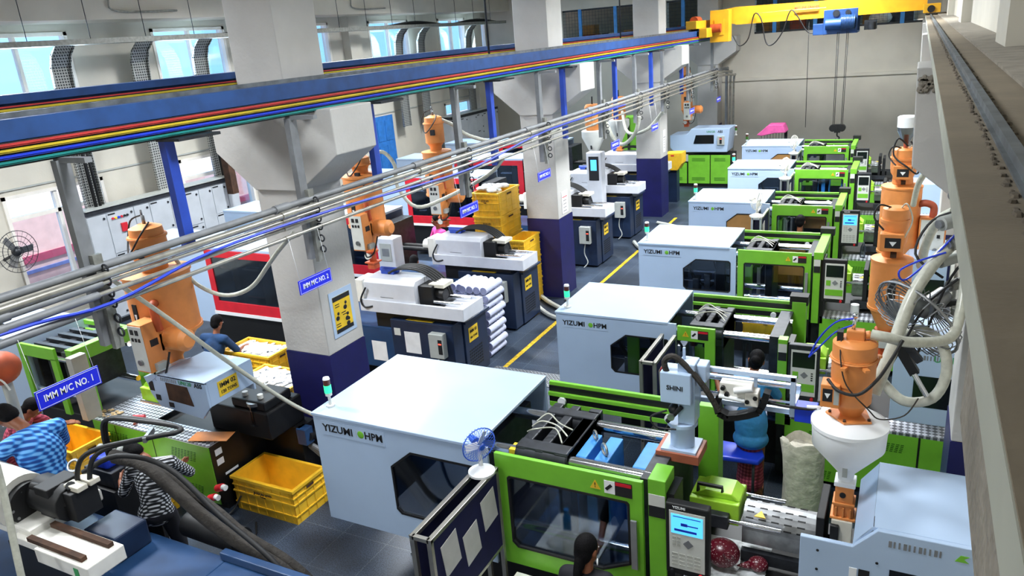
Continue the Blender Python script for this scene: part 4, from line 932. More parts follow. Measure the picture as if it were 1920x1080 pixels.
# ribbed duct and control box of the third machine dryer
o = thing('dryer_control_box', 'orange framed control box with three switches beside the dryer under the clear funnel', 'control box', (.37, 11.9, 1.7))
MB().box(.2, .54, 11.85, 12.05, 1.7, 2.3).build('box_body', 'orange', o, bevel=.01)
MB().box(.22, .52, 11.84, 11.85, 1.72, 2.28).build('face', 'panel_light', o)
for k in range(3): MB().box(.27+.08*k, .31+.08*k, 11.83, 11.84, 2.02, 2.07).build('switch', 'ink', o)
MB().box(.36, .45, 11.83, 11.84, 2.14, 2.2).build('display', 'ink', o)
MB().cyl((.42, 11.81, 1.84), (.42, 11.84, 1.84), .035, n=14).build('main_switch', 'steel', o)
MB().tube([(.12, 12.0, 2.45), (.25, 11.95, 2.5), (.36, 11.95, 2.45), (.36, 11.95, 2.3)], .05, 10).build('air_duct', 'red_orange', o)
o = thing('vacuum_hopper', 'clear plastic funnel hopper with white rim on top of the far right orange dryer', 'hopper', (-.06, 12.05, 3.27))
MB().lathe(-.06, 12.05, [(.035, 3.33), (.12, 3.5), (.125, 3.56)], 24, cap=False).build('funnel', 'clear_plastic', o)
MB().lathe(-.06, 12.05, [(.127, 3.56), (.13, 3.7), (.11, 3.715)], 24).build('rim', 'sign_white', o)
MB().cyl((-.06, 12.05, 3.27), (-.06, 12.05, 3.45), .03, n=10).build('outlet', 'red_orange', o)
MB().tube([(-.03, 12.0, 3.3), (-.16, 11.9, 3.42), (-.2, 11.85, 3.2), (-.02, 11.75, 3.05), (.12, 11.8, 2.95), (.12, 11.85, 3.2), (0, 11.9, 3.38)], .012, 6).build('cable', 'rubber', o)
# nearest right-row hopper: white plastic hopper with small orange loader
hx, hy = -.24, 5.5
o = thing('material_hopper', 'white conical material hopper on an orange throat on the nearest machine', 'hopper', (hx, hy, 1.15))
MB().lathe(hx, hy, [(.055, 1.8), (.06, 1.86), (.255, 2.1), (.262, 2.26), (.27, 2.262), (.27, 2.29), (.2, 2.335), (.05, 2.35)], 44).build('hopper_cone', 'sign_white', o)
MB().box(hx-.02, hx+.015, hy-.155, hy-.14, 1.9, 2.02).build('level_sticker', 'grey_box', o)
MB().box(hx-.075, hx+.075, hy-.075, hy+.075, 1.76, 1.8).build('collar', 'sign_white', o, bevel=.006)
th = MB().box(hx-.065, hx+.065, hy-.065, hy+.065, 1.62, 1.76).box(hx-.08, hx+.08, hy-.08, hy+.08, 1.6, 1.62).box(hx-.07, hx+.07, hy-.07, hy+.07, 1.5, 1.6).box(hx-.09, hx+.09, hy-.09, hy+.09, 1.48, 1.5).build('throat', 'orange', o, bevel=.004)
MB().cyl((hx-.01, hy-.075, 1.69), (hx-.01, hy-.06, 1.69), .022, n=16).build('sight_glass', 'ink', th)
for dx in (-.05, 0, .05): MB().box(hx+dx-.006, hx+dx+.006, hy-.085, hy-.07, 1.5, 1.58).build('rib', 'orange', th)
MB().obox((hx, hy-.1, 1.32), .15, .05, .32, (1, 0, 0), (0, 1, -.12)).build('drain_chute', 'cream', o, bevel=.006)
MB().cyl((hx, hy-.13, 1.12), (hx, hy-.12, 1.18), .03, .04, n=14).build('drain_plug', 'rubber', o)
MB().torus((hx-.0, hy-.13, 1.23), (0, 1, 0), .022, .006, 14, 6).build('drain_hole', 'ink', o)
o = thing('vacuum_loader', 'small orange vacuum loader bolted on top of the near white hopper', 'loader', (hx, hy, 2.34))
MB().prism([(hx-.17, hy-.02), (hx-.03, hy-.17), (hx+.15, hy-.1), (hx+.1, hy+.1), (hx-.1, hy+.12)], 'z', 2.345, 2.358).build('mounting_plate', 'orange', o)
for a, b in ((-.14, -.02), (-.03, -.145), (.13, -.08)): MB().cyl((hx+a, hy+b, 2.358), (hx+a, hy+b, 2.372), .012, n=6).build('bolt', 'rust', o)
MB().lathe(hx, hy, [(.07, 2.358), (.11, 2.44), (.135, 2.47), (.135, 2.62), (.145, 2.62), (.145, 2.64), (.15, 2.66), (.15, 2.8), (.16, 2.8), (.16, 2.825), (.15, 2.825), (.15, 2.93), (.13, 2.95), (.09, 2.96)], 34).build('body', 'orange', o)
MB().torus((hx, hy, 2.81), (0, 0, 1), .157, .009, 30, 6).build('clamp_ring', 'orange', o)
for a in (-.3, .5, 2.2): MB().obox((hx+.165*math.sin(a), hy-.165*math.cos(a), 2.79), .035, .02, .09, (math.cos(a), math.sin(a), 0), (0, 0, 1)).build('latch', 'orange', o)
MB().box(hx-.2, hx-.07, hy-.16, hy-.02, 2.46, 2.64).build('valve_box', 'orange', o, bevel=.006)
MB().box(hx-.185, hx-.12, hy-.163, hy-.16, 2.51, 2.61).build('danger_plate', 'ink', o)
MB().prism([(hx-.172, 2.575), (hx-.133, 2.575), (hx-.152, 2.535)], 'y', hy-.166, hy-.163).build('danger_triangle', 'sign_white', o)
MB().box(hx-.11, hx-.075, hy-.163, hy-.16, 2.49, 2.62).build('instruction_plate', 'grey_box', o)
MB().box(hx-.06, hx+.06, hy-.04, hy+.04, 2.95, 3.03).cyl((hx+.06, hy, 2.99), (hx+.1, hy, 3.0), .03, n=12).build('top_valve', 'orange', o, bevel=.01)
MB().cyl((hx-.02, hy, 3.03), (hx-.01, hy, 3.12), .013, n=8).cyl((hx-.01, hy, 3.12), (hx-.01, hy, 3.15), .02, n=8).build('air_cylinder', 'chrome', o)
MB().box(hx-.12, hx-.08, hy-.06, hy-.0, 2.94, 3.02).build('solenoid', 'ink', o)
MB().tube([(hx-.16, hy-.1, 2.66), (hx-.08, hy-.19, 2.62), (hx+.05, hy-.21, 2.62), (hx+.16, hy-.15, 2.72), (hx+.24, hy-.08, 2.86), (hx+.3, hy, 2.98)], .012, 8).build('thick_cable', 'rubber', o)
MB().tube([(hx-.09, hy-.06, 2.96), (hx-.08, hy-.16, 2.85), (hx-.03, hy-.17, 2.66), (hx+.12, hy-.18, 2.5), (hx+.2, hy-.15, 2.42), (hx+.35, hy-.1, 2.45), (hx+.43, hy, 2.55)], .005, 6).build('thin_cable', 'hose_wrap', o)
for q in (0, 1): tag(MB().tube([(hx-.02, hy, 3.11-.05*q), (hx-.14, hy+.05, 3.05-.08*q), (hx-.26, hy+.2, 2.85-.08*q), (hx-.34, hy+.35, 2.62)], .007, 6).build('air_tube', 'bus_blue'), ['bright blue air tube looping from the near orange loader top, upper one', 'bright blue air tube looping from the near orange loader, lower one'][q], 'air tube')
# the two pale suction hoses, black hoses and valves along the right columns
def hose(pts, r, label, m='hose_clear', cat='hose', name='suction_hose'):
    return tag(MB().tube(pts, r, 12).build(name, m), label, cat)
hose([(hx+.1, hy, 3.0), (hx+.2, hy, 2.99), (hx+.35, hy+.1, 2.93), (.35, 5.9, 2.86), (.42, 6.1, 2.95), (.45, 6.3, 3.2)], .038, 'pale suction hose sagging from the near orange loader to the right column')
hose([(-.1, 5.75, 2.42), (.0, 5.9, 2.75), (.1, 6.1, 3.1), (.25, 6.3, 3.35), (.42, 6.5, 3.5)], .047, 'thick pale suction hose arching over the near loader up to the column fittings')
hose([(.05, 6.2, 2.75), (.18, 6.2, 2.8), (.33, 6.15, 2.72), (.38, 6.1, 2.5), (.3, 6.05, 2.3), (.1, 6.05, 2.25), (-.08, 6.1, 2.4)], .04, 'pale suction hose coiled in a ring before the second injection cover')
hose([(.2, 8.7, 2.55), (.22, 8.5, 2.85), (.3, 8.3, 3.15), (.42, 8.1, 3.3)], .045, 'pale suction hose curving up beside the second orange dryer')
hose([(.1, 11.8, 2.5), (.14, 11.6, 2.85), (.25, 11.3, 3.1), (.45, 11.0, 3.25)], .04, 'pale suction hose arching beside the far right orange dryer')
for k, (p, l) in enumerate((([(.4, 6.3, 3.2), (.2, 6.2, 3.0), (.05, 6.1, 2.65), (-.1, 6.0, 2.3)], 'long black cable hanging diagonally behind the near loader'),
                            ([(.45, 6.4, 3.35), (.33, 6.3, 3.15), (.2, 6.2, 2.7), (.15, 6.2, 2.45)], 'black cable hanging from the right column valve'),
                            ([(.45, 6.5, 3.7), (.2, 6.5, 3.6), (.1, 6.4, 3.35), (.3, 6.3, 3.2)], 'black cable loop around the fittings on the right column'))):
    tag(MB().tube(p, .01, 6).build('cable', 'rubber'), l, 'cable')
tag(MB().tube([(.42, 6.4, 3.62), (.25, 6.3, 3.4), (.05, 6.2, 3.2), (.0, 6.15, 3.28), (.12, 6.2, 3.35), (.3, 6.3, 3.4)], .008, 6).build('air_tube', 'bus_blue'), 'blue air tube looping among the valves on the right column', 'air tube')
o = thing('valve_assembly', 'cluster of grey vacuum valves and fittings fixed to the right column', 'valve', (.4, 6.5, 3.2))
for k, (x, y, z, r) in enumerate(((.3, 6.35, 3.62, .055), (.38, 6.4, 3.45, .05), (.32, 6.4, 3.3, .04), (.4, 6.4, 3.12, .045), (.36, 6.3, 3.85, .05))):
    v = MB().cyl((x-.05, y-.05, z), (x+.1, y+.1, z+.02), r, n=16).build('valve_body', 'grey_box' if k % 2 == 0 else 'galvanised', o)
    MB().cyl((x-.07, y-.07, z), (x-.05, y-.05, z), r*.6, n=12).build('valve_cap', 'steel', v)
MB().tube([(.46, 6.4, 4.0), (.47, 6.45, 3.4), (.47, 6.4, 2.9)], .022, 8).build('manifold_pipe', 'grey_box', o)
MB().cyl((.43, 6.35, 2.88), (.43, 6.35, 2.95), .055, n=14).build('vacuum_gauge', 'galvanised', o)
MB().box(.42, .44, 6.3, 6.32, 2.78, 2.88).build('yellow_tag', 'warning_yellow', o)
o = thing('pneumatic_cylinder_unit', 'black pneumatic valve unit with steel cylinder hanging inside the coiled hose', 'valve unit', (.12, 6.0, 2.4))
MB().obox((.1, 6.02, 2.62), .07, .07, .26, (1, 0, .6), (0, 1, 0)).build('valve_block', 'black', o)
MB().obox((.13, 6.0, 2.7), .05, .06, .2, (1, 0, .8), (0, 1, 0)).build('mounting_block', 'dark_steel', o)
MB().cyl((.16, 5.98, 2.52), (.26, 5.95, 2.36), .02, n=10).build('cylinder', 'chrome', o)
# pedestal fan behind the near loader
def cage_fan(x, y, z, R, d, label, m, name='pedestal_fan', base=None, wire=.0025):
    o = thing(name, label, 'fan', (x, y, base[2] if base else z)); d = Vector(d).normalized(); u = d.cross(Vector((0, 0, 1))).normalized(); w = u.cross(d)
    c = Vector((x, y, z))
    MB().torus(c, d, R, .01*R/.3, 32, 6).build('cage_rim', m, o)
    cg = MB()
    for sgn, n in ((1, 30), (-1, 30)):
        for k in range(n):
            a = 2*PI*k/n; e = u*math.cos(a)+w*math.sin(a)
            cg.tube([c+e*R, c+e*R*.93+d*sgn*R*.2, c+e*R*.7+d*sgn*R*.28, c+e*R*.15+d*sgn*R*.34], wire*R/.2, 4, False)
    q = cg.build('cage_wires', m, o); q['kind'] = 'stuff'
    MB().cyl(c+d*.35*R, c+d*.38*R, R*.16, n=16).build('cage_badge', m, o)
    MB().cyl(c-d*.3*R, c-d*.85*R, R*.25, R*.18, n=16).build('motor', m, o)
    for k in range(3):
        a = 2*PI*k/3; e = u*math.cos(a)+w*math.sin(a); f = d.cross(e)
        MB().obox(c+e*R*.45, R*.75, R*.4, .005, e, f+d*.4).build('blade', m if m != 'fan_blue' else 'sign_white', o)
    return o
o = cage_fan(.15, 6.3, 2.86, .36, (-.6, -.6, -.5), 'grey wire-caged industrial fan mounted behind the near orange loader', 'steel', 'industrial_fan', wire=.003)
MB().cyl((.3, 6.4, 2.95), (.5, 6.65, 2.9), .03, n=8).build('wall_bracket', 'rubber', o)

# ---------------------------------------------------------------- picking robot on the nearest machine
rb_ = thing('picking_robot', 'white picking robot with cable chain and long open frame on the nearest machine', 'robot', (-1.5, 5.5, 1.78))
X, Y = -1.5, 5.5
MB().box(X-.19, X+.17, Y-.15, Y+.15, 1.76, 1.84).build('base_block', 'copper_plate', rb_, bevel=.005, label='reddish brown base block')
MB().box(X-.15, X+.14, Y-.13, Y+.13, 1.84, 1.86).lathe(X, Y, [(.1, 1.86), (.1, 2.04), (.125, 2.05), (.125, 2.08)], 24).build('pedestal', 'sheet_white', rb_)
MB().box(X-.02, X+.12, Y-.07, Y+.1, 2.08, 2.62).box(X-.15, X+.1, Y-.12, Y+.08, 2.28, 2.55).build('column_cover', 'sheet_white', rb_, bevel=.008)
text(rb_, 'SHINI', .055, (X-.03, Y-.121, 2.42), (1, 0, 0), (0, 0, 1), 'ink', bold=.02, name='brand_lettering')
MB().ell((X-.05, Y-.06, 2.2), .05, .05, .05).cyl((X-.1, Y-.1, 2.1), (X+.02, Y-.1, 2.25), .02).build('pneumatic_block', 'black', rb_)
MB().cyl((X-.06, Y-.14, 2.16), (X-.06, Y-.12, 2.16), .03, n=14).build('pressure_gauge', 'steel', rb_)
MB().tube([(X-.1, Y-.1, 2.2), (X-.22, Y-.15, 2.15), (X-.18, Y-.15, 2.06), (X-.02, Y-.12, 2.05)], .008, 6).build('air_hose', 'rubber', rb_)
MB().tube([(X-.1, Y-.08, 2.52), (X-.12, Y-.08, 2.63), (X-.04, Y-.08, 2.68), (X+.1, Y-.06, 2.55), (X+.22, Y-.04, 2.38), (X+.3, Y-.02, 2.22)], .026, 8).build('corrugated_conduit', 'hose_wrap', rb_)
cc = MB(); pts = [(X+.3, 2.34), (X+.27, 2.26), (X+.29, 2.18), (X+.36, 2.15), (X+.44, 2.17), (X+.52, 2.2), (X+.6, 2.24), (X+.64, 2.33), (X+.66, 2.42)]
for (a, b), (c, d) in zip(pts, pts[1:]):
    for t in (0, .5): cc.obox((a+(c-a)*(t+.25), Y+.05, b+(d-b)*(t+.25)), .045, .09, .05, (c-a, 0, d-b), (0, 1, 0))
cc.build('cable_chain', 'black', rb_)
ay = Y+.12
fr = MB()
fr.box(X+.08, X+.86, ay-.02, ay+.02, 2.5, 2.54).box(X+.06, X+.86, ay+.3, ay+.34, 2.28, 2.32).box(X+.06, X+.86, ay+.02, ay+.06, 2.2, 2.24)
fr.box(X+.82, X+.86, ay-.02, ay+.02, 2.2, 2.54).box(X+.54, X+.57, ay-.0, ay+.03, 2.2, 2.52).box(X+.08, X+.12, ay-.02, ay+.02, 2.2, 2.54)
fr.box(X+.82, X+.86, ay+.02, ay+.34, 2.24, 2.28)
fr.build('arm_frame', 'sheet_white', rb_, bevel=.003)
MB().cyl((X+.12, ay+.01, 2.44), (X+.82, ay+.01, 2.44), .01, n=8).cyl((X+.12, ay+.01, 2.31), (X+.82, ay+.01, 2.31), .01, n=8).build('guide_rod', 'chrome', rb_)
MB().box(X+.3, X+.55, ay-.12, ay-.02, 2.33, 2.47).box(X+.5, X+.6, ay-.14, ay-.02, 2.3, 2.42).build('carriage', 'ivory', rb_, bevel=.008)
MB().cyl((X+.42, ay-.14, 2.42), (X+.56, ay-.14, 2.46), .025, n=12).cyl((X+.3, ay-.14, 2.36), (X+.5, ay-.13, 2.34), .018, n=10).build('gripper_cylinder', 'sign_white', rb_)
for a, b in ((.33, 2.43), (.36, 2.38), (.52, 2.34), (.58, 2.38)): MB().cyl((X+a, ay-.15, b), (X+a, ay-.12, b), .018, n=10).build('fitting', 'black', rb_)
MB().tube([(X+.6, ay-.04, 2.32), (X+.75, ay-.04, 2.3), (X+.95, ay-.04, 2.3), (X+1.02, ay-.04, 2.32)], .012, 8).build('suction_arm', 'black', rb_)
MB().cyl((X+.95, ay-.04, 2.32), (X+1.05, ay-.04, 2.33), .014, n=8).build('suction_tip', 'sign_white', rb_)
MB().box(X+.05, X+.2, Y-.02, Y+.12, 2.45, 2.6).cyl((X+.16, Y-.04, 2.45), (X+.16, Y-.02, 2.45), .035, n=16).build('shoulder', 'sheet_white', rb_, bevel=.01)
MB().box(X-.0, X+.02, Y+.02, Y+.04, 2.6, 2.72).build('top_rod', 'sheet_white', rb_)
MB().box(X+.86, X+1.02, ay-.03, ay+.12, 2.17, 2.29).build('end_box', 'deep_blue', rb_, bevel=.006, label='bright blue box at the arm end')

# ---------------------------------------------------------------- notice board stands, small fans
def board(x, y0, y1, z0, z1, label, papers, m='felt_blue', dx=.15):
    o = thing('notice_board_stand', label, 'notice board', (x, (y0+y1)/2, 0))
    f = MB()
    for xx in (x, x+dx):
        f.box(xx-.02, xx+.02, y0, y1, z1-.035, z1).box(xx-.015, xx+.015, y0, y1, z0, z0+.03).box(xx-.02, xx+.02, y0, y0+.035, .0, z1).box(xx-.02, xx+.02, y1-.035, y1, .0, z1)
    f.box(x, x+dx, y0, y0+.035, z1-.035, z1)
    f.build('aluminium_frame', 'alu', o, bevel=.003)
    MB().box(x+dx-.012, x+dx+.012, y0+.035, y1-.035, z0+.03, z1-.035).build('felt_panel', m, o)
    MB().box(x-.012, x+.012, y0+.035, y1-.035, z0+.03, z1-.035).build('felt_panel', m, o)
    for k in range(papers):
        a = y0+.12+k*.3; MB().obox((x+dx+.016, a+.12, z1-.28-.12*(k % 2)), .004, .22, .3, (1, 0, 0), (0, 1, .12)).build('pinned_sheet', 'paper', o)
    return o
board(-3.02, 3.68, 4.72, 1.02, 1.8, 'blue felt notice board stand with pinned papers beside the nearest machine', 3)
board(-2.42, 7.2, 8.02, .75, 1.75, 'small notice board stand with a red document in front of the second right-row machine', 1)
MB().obox((-2.245, 7.42, 1.45), .01, .12, .34, (1, 0, 0), (0, 1, .1)).build('red_document', 'red', bpy.data.objects['notice_board_stand.001'])

board(-2.42, 13.6, 14.4, .8, 1.78, 'narrow notice board stand before the machine with the lit blue screen', 1)
board(-2.45, 17.1, 17.9, .8, 1.78, 'narrow notice board stand before the fifth right-row machine', 1)
board(-2.7, 20.4, 21.2, .8, 1.78, 'narrow notice board stand before the farthest right-row machine', 1)
def table_fan(x, y, z, R, m, label, d):
    o = cage_fan(x, y, z+R*1.75, R, d, label, m, 'table_fan', (x, y, z))
    bm_ = 'sign_white' if m == 'fan_blue' else m
    MB().lathe(x, y, [(R*.75, z), (R*.75, z+.02), (R*.3, z+.05), (R*.12, z+.07), (R*.1, z+R*1.4)], 20).build('stand', bm_, o)
    return o
f = table_fan(-2.94, 4.6, 1.8, .15, 'fan_blue', 'blue and white table fan standing on the blue notice board frame', (.85, -.5, -.1))

table_fan(-2.36, 13.72, 1.78, .17, 'ivory', 'cream table fan on the notice board stand of the machine with the lit screen', (.9, -.4, 0))
table_fan(-2.38, 17.2, 1.78, .17, 'ivory', 'cream table fan on the notice board stand of the fifth machine', (.9, -.4, 0))
table_fan(-2.65, 20.5, 1.78, .17, 'ivory', 'cream table fan on the farthest notice board stand', (.9, -.4, 0))
# ---------------------------------------------------------------- blue-based machines of the left row
def blue_machine(y0, xe, label, cover=(-1.62, -.65), red=True, clamp=(-5.15, -3.0), tag_text=('IMM 03', '200 TONS'), grey=False, roof=True):
    o = thing('injection_moulding_machine', label, 'machine', (xe-2.5, y0+.5, 0)); X = xe
    MB().box(X-5.2, X-.3, y0+.28, y0+.98, .06, .88).build('machine_bed', 'navy', o)
    MB().box(X-3.0, X-.33, y0+.05, y0+1.0, .88, .91).box(X-2.9, X-1.2, y0+.05, y0+.28, .2, .88).build('bed_top', 'navy_top', o, bevel=.006)
    MB().box(X-1.18, X-.02, y0, y0+.28, .04, 1.1).build('control_cabinet', 'navy', o, bevel=.01)
    MB().box(X-.36, X, y0+.3, y0+1.0, .04, 1.02).box(X-.42, X+.05, y0+.28, y0+1.05, 1.02, 1.06).build('end_cabinet', 'navy', o, bevel=.008)
    MB().box(X-.9, X-.4, y0+.04, y0+.24, 1.1, 1.104).build('yellow_notice', 'warning_yellow', o, label='yellow sheet on the cabinet top')
    MB().box(X-.93, X-.64, y0-.004, y0, .56, .92).box(X-1.65, X-1.36, y0+.045, y0+.049, .32, .66).build('instruction_sheet', 'paper', o)
    MB().box(X-1.12, X-1.0, y0-.006, y0, .84, .96).build('small_display', 'panel_light', o)
    e = MB().box(X-.4, X-.14, y0-.12, y0, .58, .98).build('socket_box', 'grey_box', o, bevel=.01)
    MB().box(X-.23, X-.16, y0-.124, y0-.12, .66, .9).build('socket_face', 'ink', e)
    MB().box(X-.22, X-.17, y0-.126, y0-.124, .82, .84).build('red_display', 'led_red', e)
    MB().tube([(X-.28, y0-.06, .58), (X-.3, y0-.08, .35), (X-.22, y0-.1, .15), (X-.3, y0-.15, .03)], .012, 6).build('cable', 'grey_box', e)
    MB().box(X, X+.004, y0+.42, y0+.7, .66, .9).build('machine_label', 'warning_yellow', o)
    for k, tx in enumerate(tag_text): text(o, tx, .07 if k == 0 else .05, (X+.005, y0+.56, .83-.1*k), (0, 1, 0), (0, 0, 1), 'ink', bold=.02, name='label_lettering')
    g = MB()
    for r in range(7):
        for c in range(7): g.box(X, X+.003, y0+.4+c*.06, y0+.44+c*.06, .2+r*.05, .23+r*.05)
    g.build('vent_grid', 'black', o)
    # white bed and injection cover
    b0 = cover[0]-.1
    m_w = 'machine_white'
    MB().box(X+b0, X+.22, y0-.02, y0+.02, 1.2, 1.4).box(X+b0, X+.22, y0+.55, y0+.59, 1.2, 1.4).box(X+.18, X+.22, y0+.02, y0+.55, 1.2, 1.4).box(X-.2, X+.18, y0+.02, y0+.55, 1.33, 1.36).box(X+b0, X+.2, y0+.02, y0+.55, 1.24, 1.3).build('injection_bed', m_w, o, bevel=.006)
    MB().box(X+b0+.2, X-.1, y0+.1, y0+.45, .91, 1.24).build('bed_support', 'black', o)
    for yy in (.14, .42): MB().box(X+cover[1]-.1, X+.12, y0+yy-.03, y0+yy+.07, 1.3, 1.35).build('rail_base', 'dark_steel', o); MB().cyl((X+cover[1]-.1, y0+yy+.02, 1.41), (X+.1, y0+yy+.02, 1.41), .03, n=12).build('linear_rail', 'chrome', o)
    MB().prism([(y0+.02, 1.3), (y0+.02, 1.68), (y0+.08, 1.74), (y0+.5, 1.74), (y0+.54, 1.68), (y0+.54, 1.3)], 'x', X+cover[0], X+cover[1]).build('injection_cover', m_w, o, bevel=.006)
    MB().box(X+cover[0]+.3, X+cover[0]+.55, y0+.016, y0+.02, 1.45, 1.455).build('cover_slot', 'ink', o)
    MB().box(X+cover[1], X+cover[1]+.25, y0+.12, y0+.45, 1.3, 1.66).cyl((X+cover[1]+.25, y0+.28, 1.5), (X+cover[1]+.4, y0+.28, 1.5), .09).build('screw_motor', 'black', o, bevel=.01)

    MB().cyl((X+cover[0]-.42, y0+.28, 1.5), (X+cover[0], y0+.28, 1.5), .11, n=18).box(X+cover[0]-.25, X+cover[0]-.1, y0+.1, y0+.46, 1.3, 1.68).build('barrel_block', 'ivory', o, bevel=.01)
    MB().cyl((X+cover[0]-1.2, y0+.2, 1.42), (X+cover[0]-.3, y0+.2, 1.42), .045).cyl((X+cover[0]-1.2, y0+.4, 1.42), (X+cover[0]-.3, y0+.4, 1.42), .045).build('carriage_cylinder', 'rubber', o)
    for k in range(5):
        yy = y0+.2+.06*k
        MB().tube([(X+cover[0]+.3, yy+.1, 1.76), (X+cover[0]+.5, yy+.12, 1.84), (X+cover[1]-.1, yy+.14, 1.83), (X+cover[1]+.22, yy+.13, 1.66), (X+cover[1]+.34, yy+.12, 1.4)], .019, 8).build('hydraulic_hose', 'rubber', o)
    MB().box(X+cover[1]+.15, X+cover[1]+.42, y0+.2, y0+.5, 1.62, 1.68).build('hose_clamp', 'cream', o, bevel=.005)
    MB().box(X+cover[0]+.15, X+cover[0]+.4, y0+.3, y0+.45, 1.74, 1.82).cyl((X+cover[0]+.1, y0+.38, 1.8), (X+cover[0]+.45, y0+.38, 1.8), .04).build('valve_manifold', 'post_blue', o, bevel=.01)
    MB().tube([(X+cover[0]+.05, y0-.01, 1.6), (X+cover[0]-.06, y0-.03, 1.4), (X+cover[0]+.0, y0-.04, 1.28), (X+cover[0]+.15, y0-.02, 1.3)], .014, 6).build('cable', 'rubber', o)
    # clamp with red or green door
    c0, c1 = X+clamp[0], X+clamp[1]; zt = 2.02; za = .86
    MB().box(c0, c1, y0+.95, y0+.98, za, zt).box(c0, c0+.04, y0+.05, y0+.95, za, zt).build('clamp_back', 'sheet_white', o)
    MB().box(c0-2.0, c1+.0, y0+.02, y0+1.0, zt, zt+.05).build('clamp_roof', 'sheet_white', o, bevel=.006)
    MB().box(c0-2.0, c0-.02, y0+.03, y0+.05, .6, zt).build('clamp_side', 'sheet_white', o)
    out = [(c0, za), (c1, za), (c1, zt), (c0, zt)]; inn = [(c0+.14, za+.2), (c1-.16, za+.2), (c1-.16, zt-.13), (c0+.14, zt-.13)]
    d = MB().ring(out, inn, 'y', y0, y0+.03).build('safety_door', 'red', o, bevel=.005)
    MB().prism(inn, 'y', y0+.01, y0+.016).build('door_window', 'dark_glass', d)
    MB().box(c0-.02, c1+.02, y0-.01, y0+.02, za-.06, za).build('door_sill', 'sign_white', d)
    MB().box(c0-.1, c1, y0+.05, y0+.95, .1, za-.06).build('clamp_bed', 'black', o)
    for k in (.2, .75):
        MB().cyl((c0+.1, y0+k, 1.65), (c1+.15, y0+k, 1.65), .05, n=12).cyl((c0+.1, y0+k, 1.15), (c1+.15, y0+k, 1.15), .05, n=12).build('tie_bar', 'chrome', o)
    for k in (.5, 1.2, 1.75): MB().box(c0+k, c0+k+.16, y0+.1, y0+.88, 1.0, 1.8).build('platen', 'dark_steel', o)
    MB().box(c1+.02, c1+.3, y0+.1, y0+.9, .9, 1.9).build('fixed_platen', 'dark_steel', o, bevel=.01)
    return o
m3 = blue_machine(8.93, -5.95, 'dark blue and white moulding machine with red-framed clamp door right behind the big white column')
blue_machine(11.45, -6.2, 'dark blue and white moulding machine between the fabric rolls and the tall yellow crate stack', tag_text=('IMM 04', '200 TONS'))
m5 = blue_machine(15.5, -6.15, 'dark blue and white moulding machine directly behind the second white column', tag_text=('IMM 05', '200 TONS'))
blue_machine(18.0, -6.2, 'dark blue and white moulding machine below the overhead sign of machine five', tag_text=('IMM 06', '200 TONS'))
blue_machine(20.95, -6.35, 'dark blue and white moulding machine partly hidden by the third white column', tag_text=('IMM 07', '200 TONS'))

# white robot-side cabinets with screens between column two and three
for k, (x, y) in enumerate(((-7.0, 17.6), (-8.75, 11.12))):
    o = thing('operator_panel', ['white operator panel with lit screen left of the small grey funnel hoppers', 'white operator cabinet next to the person in pink', 'white operator cabinet below the orange dryer beside the big column'][k], 'control panel', (x, y, .9))
    MB().box(x-.2, x+.2, y, y+.3, .92, 2.3 if k == 0 else 1.75).build('housing', 'machine_white' if k != 2 else 'alu', o, bevel=.02)
    MB().box(x-.13, x+.13, y-.01, y, 1.6 if k == 0 else 1.3, 2.2 if k == 0 else 1.65).build('panel_frame', 'ink' if k == 0 else 'grey_box', o)
    MB().box(x-.08, x+.08, y-.014, y-.01, 1.85 if k == 0 else 1.4, 2.12 if k == 0 else 1.55).build('screen', 'screen' if k == 0 else 'pipe_grey', o)
def grey_hopper(x, y, zt, label, s=1.):
    o = thing('material_hopper', label, 'hopper', (x, y, zt))
    MB().box(x-.07, x+.07, y-.07, y+.07, zt, zt+.12).box(x-.1, x+.1, y-.1, y+.1, zt+.12, zt+.15).box(x-.07, x+.07, y-.07, y+.07, zt+.15, zt+.32).build('throat', 'orange', o, bevel=.004)
    MB().lathe(x, y, [(.06, zt+.32), (.08, zt+.4), (.3, zt+.85), (.3, zt+1.0), (.27, zt+1.02)], 26).build('cone', 'panel_light', o)
    MB().box(x-.015, x+.025, y-.2, y-.18, zt+.55, zt+.7).build('level_window', 'ink', o)
    MB().lathe(x, y, [(.17, zt+1.02), (.2, zt+1.08), (.2, zt+1.6), (.16, zt+1.66)], 24).build('vacuum_loader', 'orange', o)
    MB().cyl((x, y, zt+1.66), (x, y, zt+1.85), .02, n=8).build('air_cylinder', 'rubber', o)
    return o
grey_hopper(-7.25, 18.3, 1.75, 'pale cone hopper with orange loader left of the pipe support, on the fourth blue machine')
grey_hopper(-7.6, 21.25, 1.65, 'pale cone hopper with orange loader just left of the third column')
o = thing('dryer_cabinet', 'tall lime green cabinet with black frame behind the pale cone hoppers', 'cabinet', (-7.55, 22.3, 0))
MB().box(-8.0, -7.3, 22.2, 22.8, .1, 2.6).build('cabinet_body', 'green', o, bevel=.01)
MB().box(-7.68, -7.62, 22.17, 22.2, .1, 2.6).box(-8.0, -7.3, 22.19, 22.2, .0, .1).build('frame_bar', 'rubber', o)

